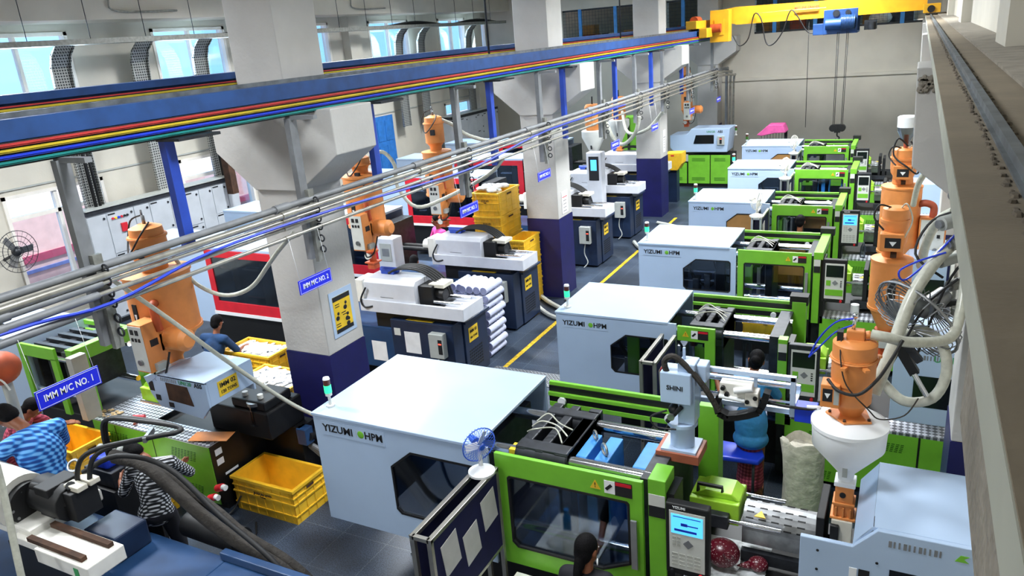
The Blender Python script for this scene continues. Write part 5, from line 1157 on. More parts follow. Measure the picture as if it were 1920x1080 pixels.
# ---------------------------------------------------------------- green IMM 02 machine in the left foreground
o = thing('injection_moulding_machine', 'lime green and white moulding machine labelled IMM 02 at the left foreground', 'machine', (-8.5, 5.6, 0))
MB().box(-9.2, -7.05, 5.15, 5.18, .12, .9).box(-7.08, -7.05, 5.18, 5.5, .12, .9).build('bed_panel', 'green', o, bevel=.005)
MB().box(-7.05, -7.04, 5.16, 6.1, .12, .9).build('end_plate', 'black', o, label='black end plate with stickers')
for (y, z) in ((5.22, .75), (5.22, .62)): MB().box(-7.04, -7.036, y, y+.1, z, z+.08).build('sticker', 'sign_white', o)
MB().box(-7.04, -7.036, 5.3, 5.5, .45, .48).build('sticker', 'sign_white', o)
MB().box(-10.9, -7.05, 5.25, 6.25, .0, .84).build('machine_bed', 'black', o)
MB().box(-7.05, -6.4, 5.98, 6.25, 0, .84).build('bed_extension', 'black', o)
vm = MB()
for vx in (-7.75, -9.0):
    for vz in (.66, .2):
        for r in range(6):
            for c in range(8): vm.box(vx+c*.055+r*.008, vx+c*.055+.035+r*.008, 5.146, 5.15, vz+r*.024, vz+r*.024+.01)
vm.build('vent_slots', 'dark_green', o)
for x in (-8.05, -8.75): MB().box(x-.005, x+.005, 5.146, 5.15, .13, .89).build('panel_joint', 'black', o)
MB().box(-9.2, -7.05, 5.15, 5.45, .9, .915).box(-9.2, -8.3, 5.45, 5.95, .9, .915).build('tread_plate', 'tread_plate', o)
MB().box(-7.5, -6.5, 5.62, 6.2, .84, 1.2).box(-7.1, -6.55, 5.65, 6.1, 1.2, 1.32).build('oil_tank', 'black', o, bevel=.02)
for (x, y) in ((-6.95, 5.75), (-6.7, 5.75), (-6.85, 5.98)): MB().cyl((x, y, 1.32), (x, y, 1.37), .035, n=10).build('filler_cap', 'ivory', o)
# injection cover IMM 02
y0, y1 = 4.98, 5.66
pr = [(-7.45, 1.88), (-7.45, 1.55), (-7.35, 1.46), (-6.75, 1.42), (-6.63, 1.56), (-6.63, 1.88)]
MB().prism([(-7.62, 1.8), (-7.58, 1.62), (-7.46, 1.47), (-6.78, 1.42), (-6.63, 1.58), (-6.63, 1.88), (-7.4, 1.88)], 'y', y0, y0+.03).build('injection_cover_side', 'sheet_white', o, bevel=.004)
MB().box(-7.4, -6.63, y0, y1, 1.86, 1.885).build('injection_cover_top', 'sheet_white', o, bevel=.004)
MB().box(-6.66, -6.63, y0+.03, y1, 1.58, 1.86).box(-7.4, -6.63, y1-.03, y1, 1.5, 1.86).build('injection_cover_end', 'sheet_white', o, bevel=.004)
MB().prism([(-7.64, 1.82), (-7.42, 1.88), (-7.42, 1.84), (-7.6, 1.74)], 'y', y0-.005, y0+.5).build('cover_nose', 'sheet_white', o)
MB().prism([(-7.28, 1.8), (-7.28, 1.58), (-6.88, 1.56), (-6.93, 1.79)], 'y', y0-.006, y0-.001).build('side_window', 'rust', o)
text(o, 'UN120', .07, (-6.95, y0-.005, 1.832), (1, 0, 0), (0, 0, 1), 'ink_green', bold=.005, name='model_lettering')
text(o, 'A5S', .075, (-6.74, y0-.005, 1.832), (1, 0, 0), (0, 0, 1), 'ink', bold=.02, name='model_lettering')
st = MB()
for k in range(9): st.box(-7.35+k*.03, -7.338+k*.03, y0-.004, y0, 1.81, 1.855)
st.build('printed_bars', 'pipe_grey', o)
MB().box(-7.5, -7.42, y0-.004, y0, 1.55, 1.62).box(-7.3, -7.22, y0-.004, y0, 1.49, 1.55).build('danger_plate', 'ink', o)
MB().box(-7.58, -7.5, y0-.004, y0, 1.66, 1.78).build('side_opening', 'ink', o)
MB().box(-6.63, -6.626, 5.14, 5.42, 1.64, 1.82).build('machine_label', 'warning_yellow', o)
text(o, 'IMM 02', .075, (-6.625, 5.28, 1.765), (0, 1, 0), (0, 0, 1), 'ink', bold=.02, name='label_lettering')
text(o, '120 TONS', .052, (-6.625, 5.28, 1.685), (0, 1, 0), (0, 0, 1), 'ink', bold=.02, name='label_lettering')
# nozzle housing, barrel
MB().box(-8.35, -8.0, 5.35, 5.65, 1.2, 1.4).prism([(-8.35, 1.4), (-8.0, 1.4), (-8.08, 1.46), (-8.28, 1.46)], 'y', 5.4, 5.6).build('nozzle_housing', 'lime', o, bevel=.01)
MB().cyl((-8.0, 5.5, 1.3), (-7.5, 5.5, 1.3), .12, n=18).build('barrel_cover', 'steel', o)
MB().cyl((-8.3, 5.3, 1.25), (-7.6, 5.3, 1.25), .02).cyl((-8.3, 5.7, 1.25), (-7.6, 5.7, 1.25), .02).build('carriage_rod', 'chrome', o)
# clamp frame
MB().box(-10.4, -9.6, 5.13, 5.17, 1.68, 1.85).box(-9.72, -9.6, 5.13, 5.17, .9, 1.7).box(-10.4, -10.3, 5.13, 5.17, .9, 1.7).build('safety_door', 'green', o, bevel=.005)
MB().box(-9.38, -9.24, 5.15, 5.35, .9, 1.86).box(-9.38, -9.24, 5.35, 6.2, 1.68, 1.86).box(-9.38, -9.24, 6.05, 6.2, .9, 1.7).build('pillar', 'green', o, bevel=.006)
MB().box(-10.5, -9.3, 6.15, 6.2, 1.72, 1.78).box(-10.5, -9.3, 6.12, 6.17, 1.6, 1.66).build('rear_door_rail', 'green', o)
MB().box(-12.4, -10.5, 5.2, 6.2, .7, 1.83).build('clamp_cover', 'sheet_white', o, bevel=.008)
for xx in (-10.45, -10.1, -9.75): MB().box(xx, xx+.12, 5.3, 6.05, 1.1, 1.72).build('platen', 'dark_steel', o, bevel=.01)
pm = MB()
for k in range(4): pm.box(-10.4, -9.6, 5.35+.17*k, 5.42+.17*k, 1.68, 1.76)
pm.build('platen_grid', 'dark_steel', o)
for yy in (5.3, 5.98): MB().cyl((-10.5, yy, 1.62), (-9.3, yy, 1.62), .04, n=12).cyl((-10.5, yy, 1.1), (-9.3, yy, 1.1), .04, n=12).build('tie_bar', 'chrome', o)
MB().box(-9.05, -8.93, 4.95, 5.15, 1.02, 1.88).build('swivel_post', 'grey_box', o, bevel=.006, label='light metal post beside the sign')
# hydraulics at its right end
o = thing('hydraulic_pump', 'black hydraulic pump with clear filter bowl at the end of the IMM 02 machine', 'pump', (-6.6, 5.75, .84))
MB().cyl((-6.75, 5.7, 1.0), (-6.75, 5.7, 1.02), .1, n=20).cyl((-6.75, 5.7, 1.02), (-6.75, 5.7, 1.26), .085, n=20).build('filter_bowl', 'clear_plastic', o)
MB().cyl((-6.75, 5.7, 1.26), (-6.75, 5.7, 1.3), .1, n=20).build('filter_head', 'steel', o)
for k in range(5): MB().cyl((-6.62+.06*k, 6.28+.02*k, .6+.08*(k % 2)), (-6.56+.06*k, 6.02-.0*k, .64+.08*(k % 3)), .055).build('valve', 'black', o)
MB().box(-6.45, -6.3, 5.96, 6.1, .62, .84).build('solenoid_block', 'navy_top', o, bevel=.01)
for k in range(3): MB().tube([(-6.5, 6.1, .6), (-6.35+.06*k, 6.1, .5), (-6.1+.05*k, 6.2, .25), (-5.6+.1*k, 6.35, .06)], .03, 8).build('hose', 'pipe_grey', o)
tag(MB().obox((-7.18, 5.33, .935), .5, .22, .004, (1, .35, 0), (0, 1, 0)).build('cardboard_tag', 'cardboard'), 'orange paper sheet lying on the tread plate of the IMM 02 machine', 'paper').data.materials[0] = MATS['orange']
o = thing('hammer', 'small red mallet lying on the tread plate of the IMM 02 machine', 'mallet', (-8.5, 5.3, .915))
MB().cyl((-8.6, 5.33, .945), (-8.46, 5.39, .945), .028, n=12).build('head', 'red', o)
MB().cyl((-8.53, 5.36, .94), (-8.42, 5.2, .94), .015, n=8).build('handle', 'red_orange', o)
o = MB()
for k in range(26): o.ell((-9.15+rg.uniform(-.1, .25), 5.28+rg.uniform(-.07, .12), .925+rg.uniform(0, .02)), rg.uniform(.02, .045), rg.uniform(.015, .03), .012, 6, 4)
q = tag(o.build('plastic_scrap', 'jute'), 'brown scrap pile on the tread plate behind the first sign', 'scrap'); q['kind'] = 'stuff'
for k, (x, y) in enumerate(((-7.04, 5.02), (-6.98, 5.1))):
    t = thing('industrial_plug', ['red and white industrial plug hanging at the corner of the green machine, lower one', 'red and white industrial plug hanging at the corner of the green machine, upper one'][k], 'plug', (x, y, .28+.1*k))
    MB().cyl((x, y, .3+.1*k), (x+.1, y, .34+.1*k), .045, n=12).build('plug_body', 'red', t)
    MB().cyl((x+.1, y, .34+.1*k), (x+.15, y, .34+.1*k), .035, n=12).build('plug_collar', 'sign_white', t)
tag(MB().tube([(-6.85, 5.3, .2), (-6.9, 5.15, .05), (-6.95, 4.85, .015), (-6.6, 4.7, .015), (-6.3, 4.9, .015), (-6.5, 5.15, .015)], .012, 6).build('cable', 'rubber'), 'black cable curling on the floor in front of the big yellow crate', 'cable')

# far green machine at the end wall
o = thing('injection_moulding_machine', 'lime green and white moulding machine at the end wall, injection unit facing left', 'machine', (-6.2, 25, 0))
Y = 24.6
for a, b, t in ((-7.1, -6.5, .8), (-6.45, -5.75, 1.05), (-5.72, -5.1, 1.05)):
    d = MB().box(a, b, Y, Y+.03, .12, t).build('bed_door', 'green', o, bevel=.004)
    v = MB()
    for z in (.22, t-.2):
        for r in range(4): v.box(a+.12, b-.15, Y-.003, Y, z+.03*r, z+.012+.03*r)
    v.build('vent_slots', 'dark_green', d)
MB().box(-7.1, -5.1, Y+.05, Y+1.0, .0, 1.03).build('machine_bed', 'black', o)
MB().prism([(-7.05, 1.7), (-7.05, 1.3), (-6.9, 1.15), (-5.2, 1.15), (-5.12, 1.9), (-6.35, 1.9), (-6.5, 1.72)], 'y', Y, Y+.9).build('injection_cover', 'sheet_white', o, bevel=.01)
MB().prism([(-6.2, 1.7), (-6.28, 1.42), (-5.62, 1.42), (-5.62, 1.7)], 'y', Y-.006, Y).build('side_window', 'screen_off', o)
MB().box(-5.5, -5.28, Y-.05, Y, 1.38, 1.66).build('socket_box', 'grey_box', o, bevel=.006)
MB().box(-5.43, -5.36, Y-.054, Y-.05, 1.42, 1.62).build('socket_face', 'ink', o)
MB().box(-5.42, -5.37, Y-.057, Y-.054, 1.56, 1.59).build('red_display', 'led_red', o)
text(o, 'UN120', .09, (-5.72, Y-.004, 1.8), (1, 0, 0), (0, 0, 1), 'ink_green', bold=.005, name='model_lettering')
text(o, 'A5S', .1, (-5.42, Y-.004, 1.8), (1, 0, 0), (0, 0, 1), 'ink', bold=.02, name='model_lettering')
MB().box(-6.75, -6.45, Y-.02, Y, .85, 1.08).build('socket_strip', 'grey_box', o)
beacon(o, -5.05, Y+.6, 1.6, False)
o = thing('yellow_bin', 'small yellow plastic bin on a dark stand right of the third column', 'bin', (-6.3, 22.4, 0))
MB().prism([(-6.55, 1.5), (-6.02, 1.52), (-6.02, 1.2), (-6.15, 1.0), (-6.55, 1.0)], 'y', 22.2, 22.7).build('bin_body', 'yellow_plastic', o, bevel=.01)
MB().box(-6.5, -6.2, 22.3, 22.6, 0, 1.0).build('stand', 'navy', o)
MB().box(-6.35, -6.25, 22.195, 22.2, 1.42, 1.46).build('label', 'red', o)
o = thing('covered_cage', 'pink sheet draped over a small wire cage behind the farthest white machine cover', 'cage', (-4.0, 25.8, 0))
cg = MB()
for k in range(8): cg.cyl((-4.3+.09*k, 25.5, 0), (-4.3+.09*k, 25.5, 1.65), .008, n=4).cyl((-3.6, 25.5+.09*k, 0), (-3.6, 25.5+.09*k, 1.6), .008, n=4)
cg.build('cage_wires', 'dark_steel', o)
MB().prism([(-4.45, 1.55), (-4.1, 1.86), (-3.65, 1.86), (-3.55, 1.62), (-3.9, 1.6), (-4.3, 1.52)], 'y', 25.45, 26.1).build('sheet', 'pink_sheet', o, bevel=.02)

# ---------------------------------------------------------------- big blue machine at the lower left corner
o = thing('injection_moulding_machine', 'white cylinder unit and blue base of the moulding machine in the lower left corner', 'machine', (-6.5, 3.1, 0))
MB().box(-9.5, -5.2, 2.4, 3.75, .0, .92).build('machine_bed', 'navy_top', o, bevel=.01)
MB().box(-5.2, -4.0, 2.4, 3.75, .0, .92).box(-5.25, -4.0, 3.7, 3.78, .92, 1.0).build('bed_extension', 'navy_top', o, bevel=.01)
MB().box(-6.55, -6.1, 3.3, 3.65, .92, 1.18).build('raised_block', 'navy', o, bevel=.02)
MB().box(-6.35, -5.63, 2.78, 3.12, 1.26, 1.4).box(-6.8, -6.35, 2.85, 3.1, 1.28, 1.36).build('injection_bed', 'ivory', o, bevel=.01)
MB().box(-6.5, -5.75, 2.82, 2.87, 1.4, 1.44).box(-6.5, -5.7, 3.03, 3.08, 1.4, 1.44).build('slide_rail', 'rust', o)
MB().box(-5.82, -5.76, 2.776, 2.78, 1.28, 1.36).build('green_sticker', 'ink_green', o)
MB().box(-6.9, -6.0, 2.85, 3.05, .92, 1.28).build('bed_support', 'black', o)

cyl = MB().cyl((-8.4, 3.05, 1.62), (-6.9, 3.08, 1.55), .25, n=28).build('injection_cylinder', 'ivory', o, label='cream cylinder housings')
fl = MB().cyl((-6.9, 3.08, 1.55), (-6.84, 3.085, 1.545), .19, n=28).build('end_flange', 'rubber', o)
bt = MB()
for k in range(10):
    a = 2*PI*k/10; bt.cyl((-6.84, 3.08+.15*math.cos(a), 1.545+.15*math.sin(a)), (-6.825, 3.08+.15*math.cos(a), 1.545+.15*math.sin(a)), .014, n=8)
b_ = bt.build('flange_bolts', 'steel', fl)
MB().box(-7.2, -6.6, 2.9, 3.6, 1.3, 1.42).build('cylinder_foot', 'ivory', o, bevel=.02)
mt = MB().cyl((-6.85, 3.22, 1.58), (-6.4, 3.22, 1.56), .17, n=12).box(-6.7, -6.5, 3.08, 3.38, 1.45, 1.74).box(-6.45, -6.28, 3.15, 3.4, 1.42, 1.7)
for k in range(14): mt.cyl((-6.85+rg.uniform(0, .5), 3.08+rg.uniform(0, .3), 1.42+rg.uniform(0, .3)), (-6.8+rg.uniform(0, .5), 3.1+rg.uniform(0, .3), 1.45+rg.uniform(0, .3)), rg.uniform(.025, .05), n=10)
mt.build('hydraulic_motor', 'rubber', o, bevel=.008)
MB().box(-6.44, -6.24, 3.2, 3.3, 1.7, 1.75).box(-6.44, -6.24, 3.32, 3.42, 1.7, 1.75).build('hose_flange', 'cream', o, bevel=.008)
for k in (0, 1):
    MB().tube([(-6.4+.1*k, 3.3+.05*k, 1.7), (-6.34+.1*k, 3.34+.05*k, 1.92), (-6.2+.08*k, 3.45+.05*k, 2.02), (-5.85+.06*k, 3.7+.05*k, 2.06), (-5.72, 3.9, 2.03), (-5.85, 4.02, 2.0), (-6.3, 3.98+.03*k, 2.0), (-6.72, 3.92+.03*k, 1.98), (-6.84, 3.9+.03*k, 1.85), (-6.9, 3.92+.03*k, 1.5)], .022, 10, True, 4).build('hydraulic_pipe', 'black', o)
MB().obox((-5.9, 3.75, 2.05), .03, .2, .05, (1, .6, 0), (-.6, 1, 0)).build('pipe_bracket', 'steel', o)
MB().cyl((-7.2, 3.06, 1.79), (-7.2, 3.06, 1.87), .05, n=14).build('filler_cap', 'black', o)
MB().torus((-6.95, 3.6, 1.6), (.3, -.6, .6), .055, .014, 20, 6).build('steel_ring', 'steel', o)
vb = MB().box(-7.45, -7.0, 3.95, 4.3, 1.1, 1.28).build('valve_block', 'dark_steel', o, bevel=.01)
MB().box(-7.38, -7.1, 3.98, 4.2, 1.28, 1.4).build('solenoid_valve', 'deep_blue', o, bevel=.03)
for k in range(4): MB().ell((-7.35+.09*k, 4.12+.04*(k % 2), 1.42), .045, .045, .05).build('knob', 'grey_box', o)
MB().box(-7.5, -6.95, 3.9, 4.35, .0, 1.1).build('valve_stand', 'black', o)
MB().cyl((-6.0, 4.0, .92), (-5.3, 4.0, .9), .13, n=20).build('accumulator', 'rubber', o)
for k, r in enumerate((.06, .045)):
    MB().tube([(-6.7, 3.85, 1.62-.04*k), (-6.24, 3.85+.04*k, 1.6-.04*k), (-5.9, 3.85+.09*k, 1.42-.02*k), (-5.55, 3.85+.13*k, 1.2), (-5.2, 3.87+.1*k, 1.02), (-4.7, 3.9+.1*k, .82), (-4.3, 3.95+.1*k, .45)], r, 12).build('wrapped_hose', 'hose_wrap', o, label='thick fabric-wrapped hydraulic hose')
MB().tube([(-6.45, 3.4, 1.75), (-6.2, 3.6, 1.86), (-5.8, 3.78, 1.72), (-5.3, 3.83, 1.3), (-4.8, 3.84, 1.0), (-4.4, 3.86, .6)], .025, 10).build('rubber_hose', 'rubber', o)
MB().tube([(-5.5, 3.2, .93), (-5.2, 3.4, .95), (-4.7, 3.3, .94), (-4.3, 3.4, .95)], .015, 6).build('cable', 'rubber', o)
tag(MB().tube([(-6.35, 2.72, 2.25), (-6.3, 2.68, 2.0), (-6.15, 2.55, 1.4), (-6.1, 2.5, .92)], .028, 10).build('plastic_hose', 'hose_clear'), 'milky plastic hose standing in the lower left corner in front of the cylinders', 'hose')
tag(MB().tube([(-7.3, 4.7, 3.1), (-7.0, 5.0, 2.6), (-6.6, 5.4, 1.9), (-6.3, 5.9, 1.2), (-5.9, 6.2, .85), (-5.2, 6.3, .6)], .024, 10).build('plastic_hose', 'hose_clear'), 'long milky plastic hose sloping across the IMM 02 cover to the near white machine', 'hose')
o = thing('small_dryer', 'red orange round dryer top at the far left edge beside the first sign', 'dryer', (-7.85, 3.66, 0))
MB().ell((-7.85, 3.66, 2.48), .19, .19, .17).build('body', 'dark_orange', o)
MB().cyl((-7.85, 3.68, .0), (-7.85, 3.68, 2.35), .05).build('stand', 'grey_box', o)
MB().tube([(-7.95, 3.5, 2.6), (-7.8, 3.48, 2.5), (-7.68, 3.56, 2.42), (-7.66, 3.6, 2.3)], .01, 6).build('cord', 'ivory', o)

# ---------------------------------------------------------------- drooping hoses above machines

hose([(-7.7, 5.55, 3.45), (-7.9, 5.75, 3.34), (-7.68, 5.75, 3.04), (-7.41, 5.75, 2.73), (-6.96, 5.75, 2.61), (-6.5, 5.75, 2.74), (-6.14, 5.75, 3.05), (-5.95, 5.75, 3.22), (-5.7, 5.75, 3.42)], .024, 'pale corrugated hose sagging from the left orange dryer to the overhead pipes', 'hose_clear')
hose([(-7.55, 9.5, 3.58), (-7.35, 9.6, 3.64), (-7.15, 9.6, 3.43), (-7.15, 9.6, 3.1), (-6.9, 9.7, 2.75), (-6.5, 10, 2.85), (-5.9, 10.3, 3.15), (-5.7, 10.5, 3.38)], .03, 'pale hose from the second orange dryer drooping to the overhead pipes')
hose([(-7.9, 12.1, 3.86), (-7.62, 12.2, 3.71), (-7.3, 12.2, 3.51), (-6.63, 12.2, 3.37), (-6.1, 12.4, 3.4), (-5.72, 12.8, 3.5)], .035, 'thick pale hose from the tall third orange dryer to the overhead pipes')
hose([(-6.9, 18.3, 3.0), (-6.6, 18.0, 2.6), (-6.2, 17.6, 2.5), (-5.8, 17.3, 2.8), (-5.65, 17.2, 3.2)], .045, 'white hose loop hanging beside the pale cone hopper')
hose([(-7.4, 21, 2.9), (-6.9, 20.0, 2.45), (-6.2, 19.6, 2.6), (-5.7, 19.7, 3.2)], .045, 'white hose loop hanging in front of the third column')
for k, pts in enumerate(([(-6.7, 13.4, .05), (-6.2, 12.9, .06), (-5.4, 12.4, .04), (-4.6, 12.0, .03)], [(-6.4, 12.7, .05), (-5.8, 12.2, .05), (-5.0, 12.2, .03), (-3.9, 12.2, .03)], [(-6.0, 13.3, .05), (-5.6, 12.8, .05), (-4.8, 12.5, .04), (-3.9, 12.4, .03)],
                         [(-6.0, 17.6, .05), (-5.6, 17.0, .05), (-4.9, 16.6, .04), (-3.9, 16.4, .03)], [(-6.0, 19.6, .05), (-5.3, 19.2, .05), (-4.8, 18.7, .04), (-3.9, 18.5, .03)])):
    tag(MB().tube(pts, .045, 8).build('floor_hose', 'grey_box'), 'grey hose lying across the aisle floor between the machine rows', 'hose', 'grey hoses crossing the aisle floor')
struct(MB().box(-5.85, -4.0, 9.5, 9.95, .003, .012).build('trim_12', 'grating'))['label'] = 'perforated drain cover across the aisle'

# ---------------------------------------------------------------- crates
def make_crate(w=1.0, d=.58, h=.46):
    o = thing('crate', 'x', 'crate', (0, 0, 0), 'tmp')
    t = .018; b = MB()
    b.box(-w/2+.02, w/2-.02, -d/2+.02, d/2-.02, .0, .02)
    for sx in (-1, 1): b.box(sx*(w/2-.02), sx*(w/2-.02-t), -d/2+.02, d/2-.02, .02, h)
    for sy in (-1, 1): b.box(-w/2+.02, w/2-.02, sy*(d/2-.02), sy*(d/2-.02-t), .02, h)
    b.build('shell', 'yellow_plastic', o)
    r = MB()
    for z0, z1, g in ((h-.035, h, 0), (h*.55, h*.55+.018, .006), (h*.22, h*.22+.014, .008), (h*.74, h*.74+.014, .008)):
        r.box(-w/2+g, w/2-g, -d/2+g, -d/2+.03, z0, z1).box(-w/2+g, w/2-g, d/2-.03, d/2-g, z0, z1).box(-w/2+g, -w/2+.03, -d/2+.03, d/2-.03, z0, z1).box(w/2-.03, w/2-g, -d/2+.03, d/2-.03, z0, z1)
    r.build('rim', 'yellow_plastic', o)
    v = MB()
    for k in range(7):
        x = -w/2+.08+k*(w-.16)/6
        for sy in (-1, 1): v.box(x-.006, x+.006, sy*(d/2-.012), sy*(d/2-.02), .02, h)
    for k in range(4):
        y = -d/2+.08+k*(d-.16)/3
        for sx in (-1, 1): v.box(sx*(w/2-.012), sx*(w/2-.02), y-.006, y+.006, .02, h)
    v.build('ribs', 'yellow_plastic', o)

    text(o, 'SUGUN HYD', .05, (-.0, -d/2+.004, h*.66), (1, 0, 0), (0, 0, 1), 'ink', bold=.02)
    text(o, 'TANK', .035, (-.0, -d/2+.004, h*.58), (1, 0, 0), (0, 0, 1), 'ink', bold=.01)
    for sx in (-1, 1): MB().box(sx*(w/2-.003), sx*(w/2-.001), -.06, .06, h-.09, h-.06).build('handle_slot', 'rust', o)
    return o
c0 = make_crate()
used = [False]
def crate(x, y, z, label, rz=0., group=None, sc=(1, 1, 1)):
    o = c0 if not used[0] else copy_tree(c0)
    used[0] = True
    o.location = (x, y, z); o.rotation_euler = (0, 0, rz); o.scale = sc; o['label'] = label
    if group: o['group'] = group
    elif 'group' in o: del o['group']
    return o
def parts_in(x, y, z, label, w=.9, d=.46, n=60):
    m = MB(); m.box(x-w/2, x+w/2, y-d/2, y+d/2, z-.05, z)
    for k in range(n):
        a = rg.uniform(0, PI); cx = x+rg.uniform(-.42, .42)*w; cy = y+rg.uniform(-.42, .42)*d
        m.obox((cx, cy, z+.01+rg.uniform(0, .02)), .14, .05, .012, (math.cos(a), math.sin(a), rg.uniform(-.15, .15)), (-math.sin(a), math.cos(a), 0))
    o = tag(m.build('moulded_parts', 'sign_white'), label, 'parts'); o['kind'] = 'stuff'
crate(-6.47, 5.58, 0, 'large open yellow crate standing empty on the floor by the near white machine')
crate(-8.1, 4.82, 0, 'yellow crate full of white parts in front of the lime green bed panel', sc=(.85, .85, 1.1))
parts_in(-8.1, 4.82, .44, 'white moulded parts filling the crate in front of the lime green bed', .76, .4)
crate(-9.05, 4.72, .45, 'open yellow crate by the maroon-dressed person, upper of its pair', sc=(.9, .9, 1))
crate(-9.05, 4.72, 0, 'yellow crate under the open crate near the maroon-dressed person', sc=(.9, .9, 1))
GA = 'yellow crates stacked left of the big column, lower ones'
for k in range(2): crate(-8.8, 7.7, .46*k, 'yellow crate stacked behind the IMM 02 cover, %s' % ['bottom one', 'top one heaped with white parts'][k])
parts_in(-8.8, 7.7, .88, 'white parts heaped in the top crate behind the IMM 02 cover', n=80)
for k in range(2): crate(-7.7, 6.95, .46*k, 'yellow crate in the stack touching the big column, %s' % ['bottom one', 'top one full to the rim'][k])
parts_in(-7.7, 6.95, .9, 'white parts filling the top crate touching the big column')
for k in range(5): crate(-7.36, 13.12, .465*k, 'yellow crate in the tall stack beside the second column, %s' % ['lowest', 'second from the floor', 'middle one', 'second from the top', 'topmost with white wrap'][k], sc=(.62, 1.62, 1.0))
o = MB()
for k in range(16): o.ell((-7.36+rg.uniform(-.22, .22), 13.1+rg.uniform(-.35, .35), 2.3+rg.uniform(0, .08)), rg.uniform(.08, .14), rg.uniform(.08, .14), rg.uniform(.04, .09), 7, 5)
q = tag(o.build('plastic_wrap', 'plastic_film'), 'white plastic wrap heaped in the topmost tall-stack crate', 'wrap'); q['kind'] = 'stuff'
for k in range(3): crate(-6.72, 12.95, .465*k, 'yellow crate in the shorter stack between the tall stack and the second column, %s' % ['bottom', 'middle', 'top'][k], sc=(.38, 1.3, 1.05))
o = thing('trestle', 'dark stand behind the second white machine carrying a yellow crate', 'stand', (-1.55, 10.1, 0))
MB().box(-1.85, -1.25, 9.85, 10.35, .95, 1.0).build('top', 'dark_steel', o)
for a in (-1.82, -1.28):
    for b in (9.88, 10.32): MB().box(a-.02, a+.02, b-.02, b+.02, 0, .95).build('leg', 'dark_steel', o)
crate(-1.55, 10.1, 1.0, 'yellow crate seen through the open top of the second white machine', sc=(.62, .8, .9))

# ---------------------------------------------------------------- fabric rolls stacked by the aisle
def make_roll():
    o = thing('fabric_roll', 'x', 'roll', (0, 0, 0), 'striped white fabric rolls stacked by the aisle')
    m = MB(); L = .56; n = 12
    pts = []
    for k in range(n+1): pts += [(.058 if k % 2 else .066, k/n*L)]
    vs = []; q = 14
    for r, y in pts: vs += [(r*math.cos(2*PI*i/q), y-L/2, r*math.sin(2*PI*i/q)) for i in range(q)]
    m.add(vs, [(j*q+i, j*q+(i+1) % q, (j+1)*q+(i+1) % q, (j+1)*q+i) for j in range(n) for i in range(q)], True)
    m.add(vs[:q], [tuple(range(q))]); m.add(vs[-q:], [tuple(range(q-1, -1, -1))])
    m.build('wound_fabric', 'fabric_roll', o)
    s = MB()
    for r in (.018, .036, .052): s.torus((0, -L/2-.001, 0), (0, 1, 0), r, .004, 14, 4)
    s.build('end_spiral', 'roll_dark', o)
    return o
r0 = make_roll(); first = True
for lv in range(9):
    for k in range(4):
        o = r0 if first else copy_tree(r0)
        first = False
        o.location = (-6.55+.135*k+(.03 if lv % 2 else 0), 10.5+.012*(lv % 3), .07+.142*lv); o['label'] = 'striped white fabric roll in the stack standing by the aisle'
for lv in range(8):
    for k in range(3):
        o = copy_tree(r0); o.location = (-7.02+.135*k, 10.95, .07+.142*lv)
        o['label'] = 'striped white fabric roll in the second stack behind the first'; o['group'] = 'fabric rolls in the stack behind'

# ---------------------------------------------------------------- poster and papers on columns
o = thing('safety_poster', 'yellow safety poster with black heading on the big white column', 'poster', (-6.11, 6.75, 2.1))
MB().box(-6.118, -6.112, 6.55, 6.98, 1.83, 2.42).build('plastic_sleeve', 'sheet_white', o)
MB().box(-6.112, -6.109, 6.6, 6.92, 1.88, 2.35).build('poster_sheet', 'warning_yellow', o)
MB().box(-6.109, -6.107, 6.6, 6.92, 2.29, 2.35).box(-6.109, -6.107, 6.6, 6.92, 1.88, 1.93).build('poster_bands', 'ink', o)
pg = MB()
for (y, z) in ((6.83, 2.2), (6.67, 2.1), (6.84, 2.05), (6.85, 1.98)):
    pg.ell((-6.107, y, z+.025), .002, .022, .022, 10, 6).ell((-6.107, y-.02, z-.03), .002, .035, .03, 10, 6)
pg.build('poster_figures', 'ink', o)
lt = MB()
for (y, z) in ((6.68, 2.24), (6.68, 2.21), (6.78, 2.11), (6.8, 2.08), (6.66, 1.99), (6.66, 1.96)): lt.box(-6.108, -6.106, y-.05, y+.03, z, z+.01)
lt.build('poster_text_lines', 'ink', o)

for (y, z, l, h, w) in ((13.72, 1.95, 'white notice sheet with a red line on the second column', .45, .3), (20.75, 2.1, 'narrow pale poster with dark figures on the third column', .62, .24)):
    o = thing('wall_notice', l, 'notice', (-6.11, y, z-h/2))
    MB().box(-6.117, -6.112, y-w/2, y+w/2, z-h/2, z+h/2).build('sheet', 'paper', o)
    MB().box(-6.112, -6.11, y-w/2+.03, y+w/2-.03, z+.1, z+.115).build('red_line', 'red' if y < 15 else 'ink', o)
    k_ = MB()
    for q in range(4): k_.box(-6.112, -6.11, y-w/2+.06, y+w/2-.08, z-.18+q*.07, z-.17+q*.07)
    k_.build('text_lines', 'ink', o)
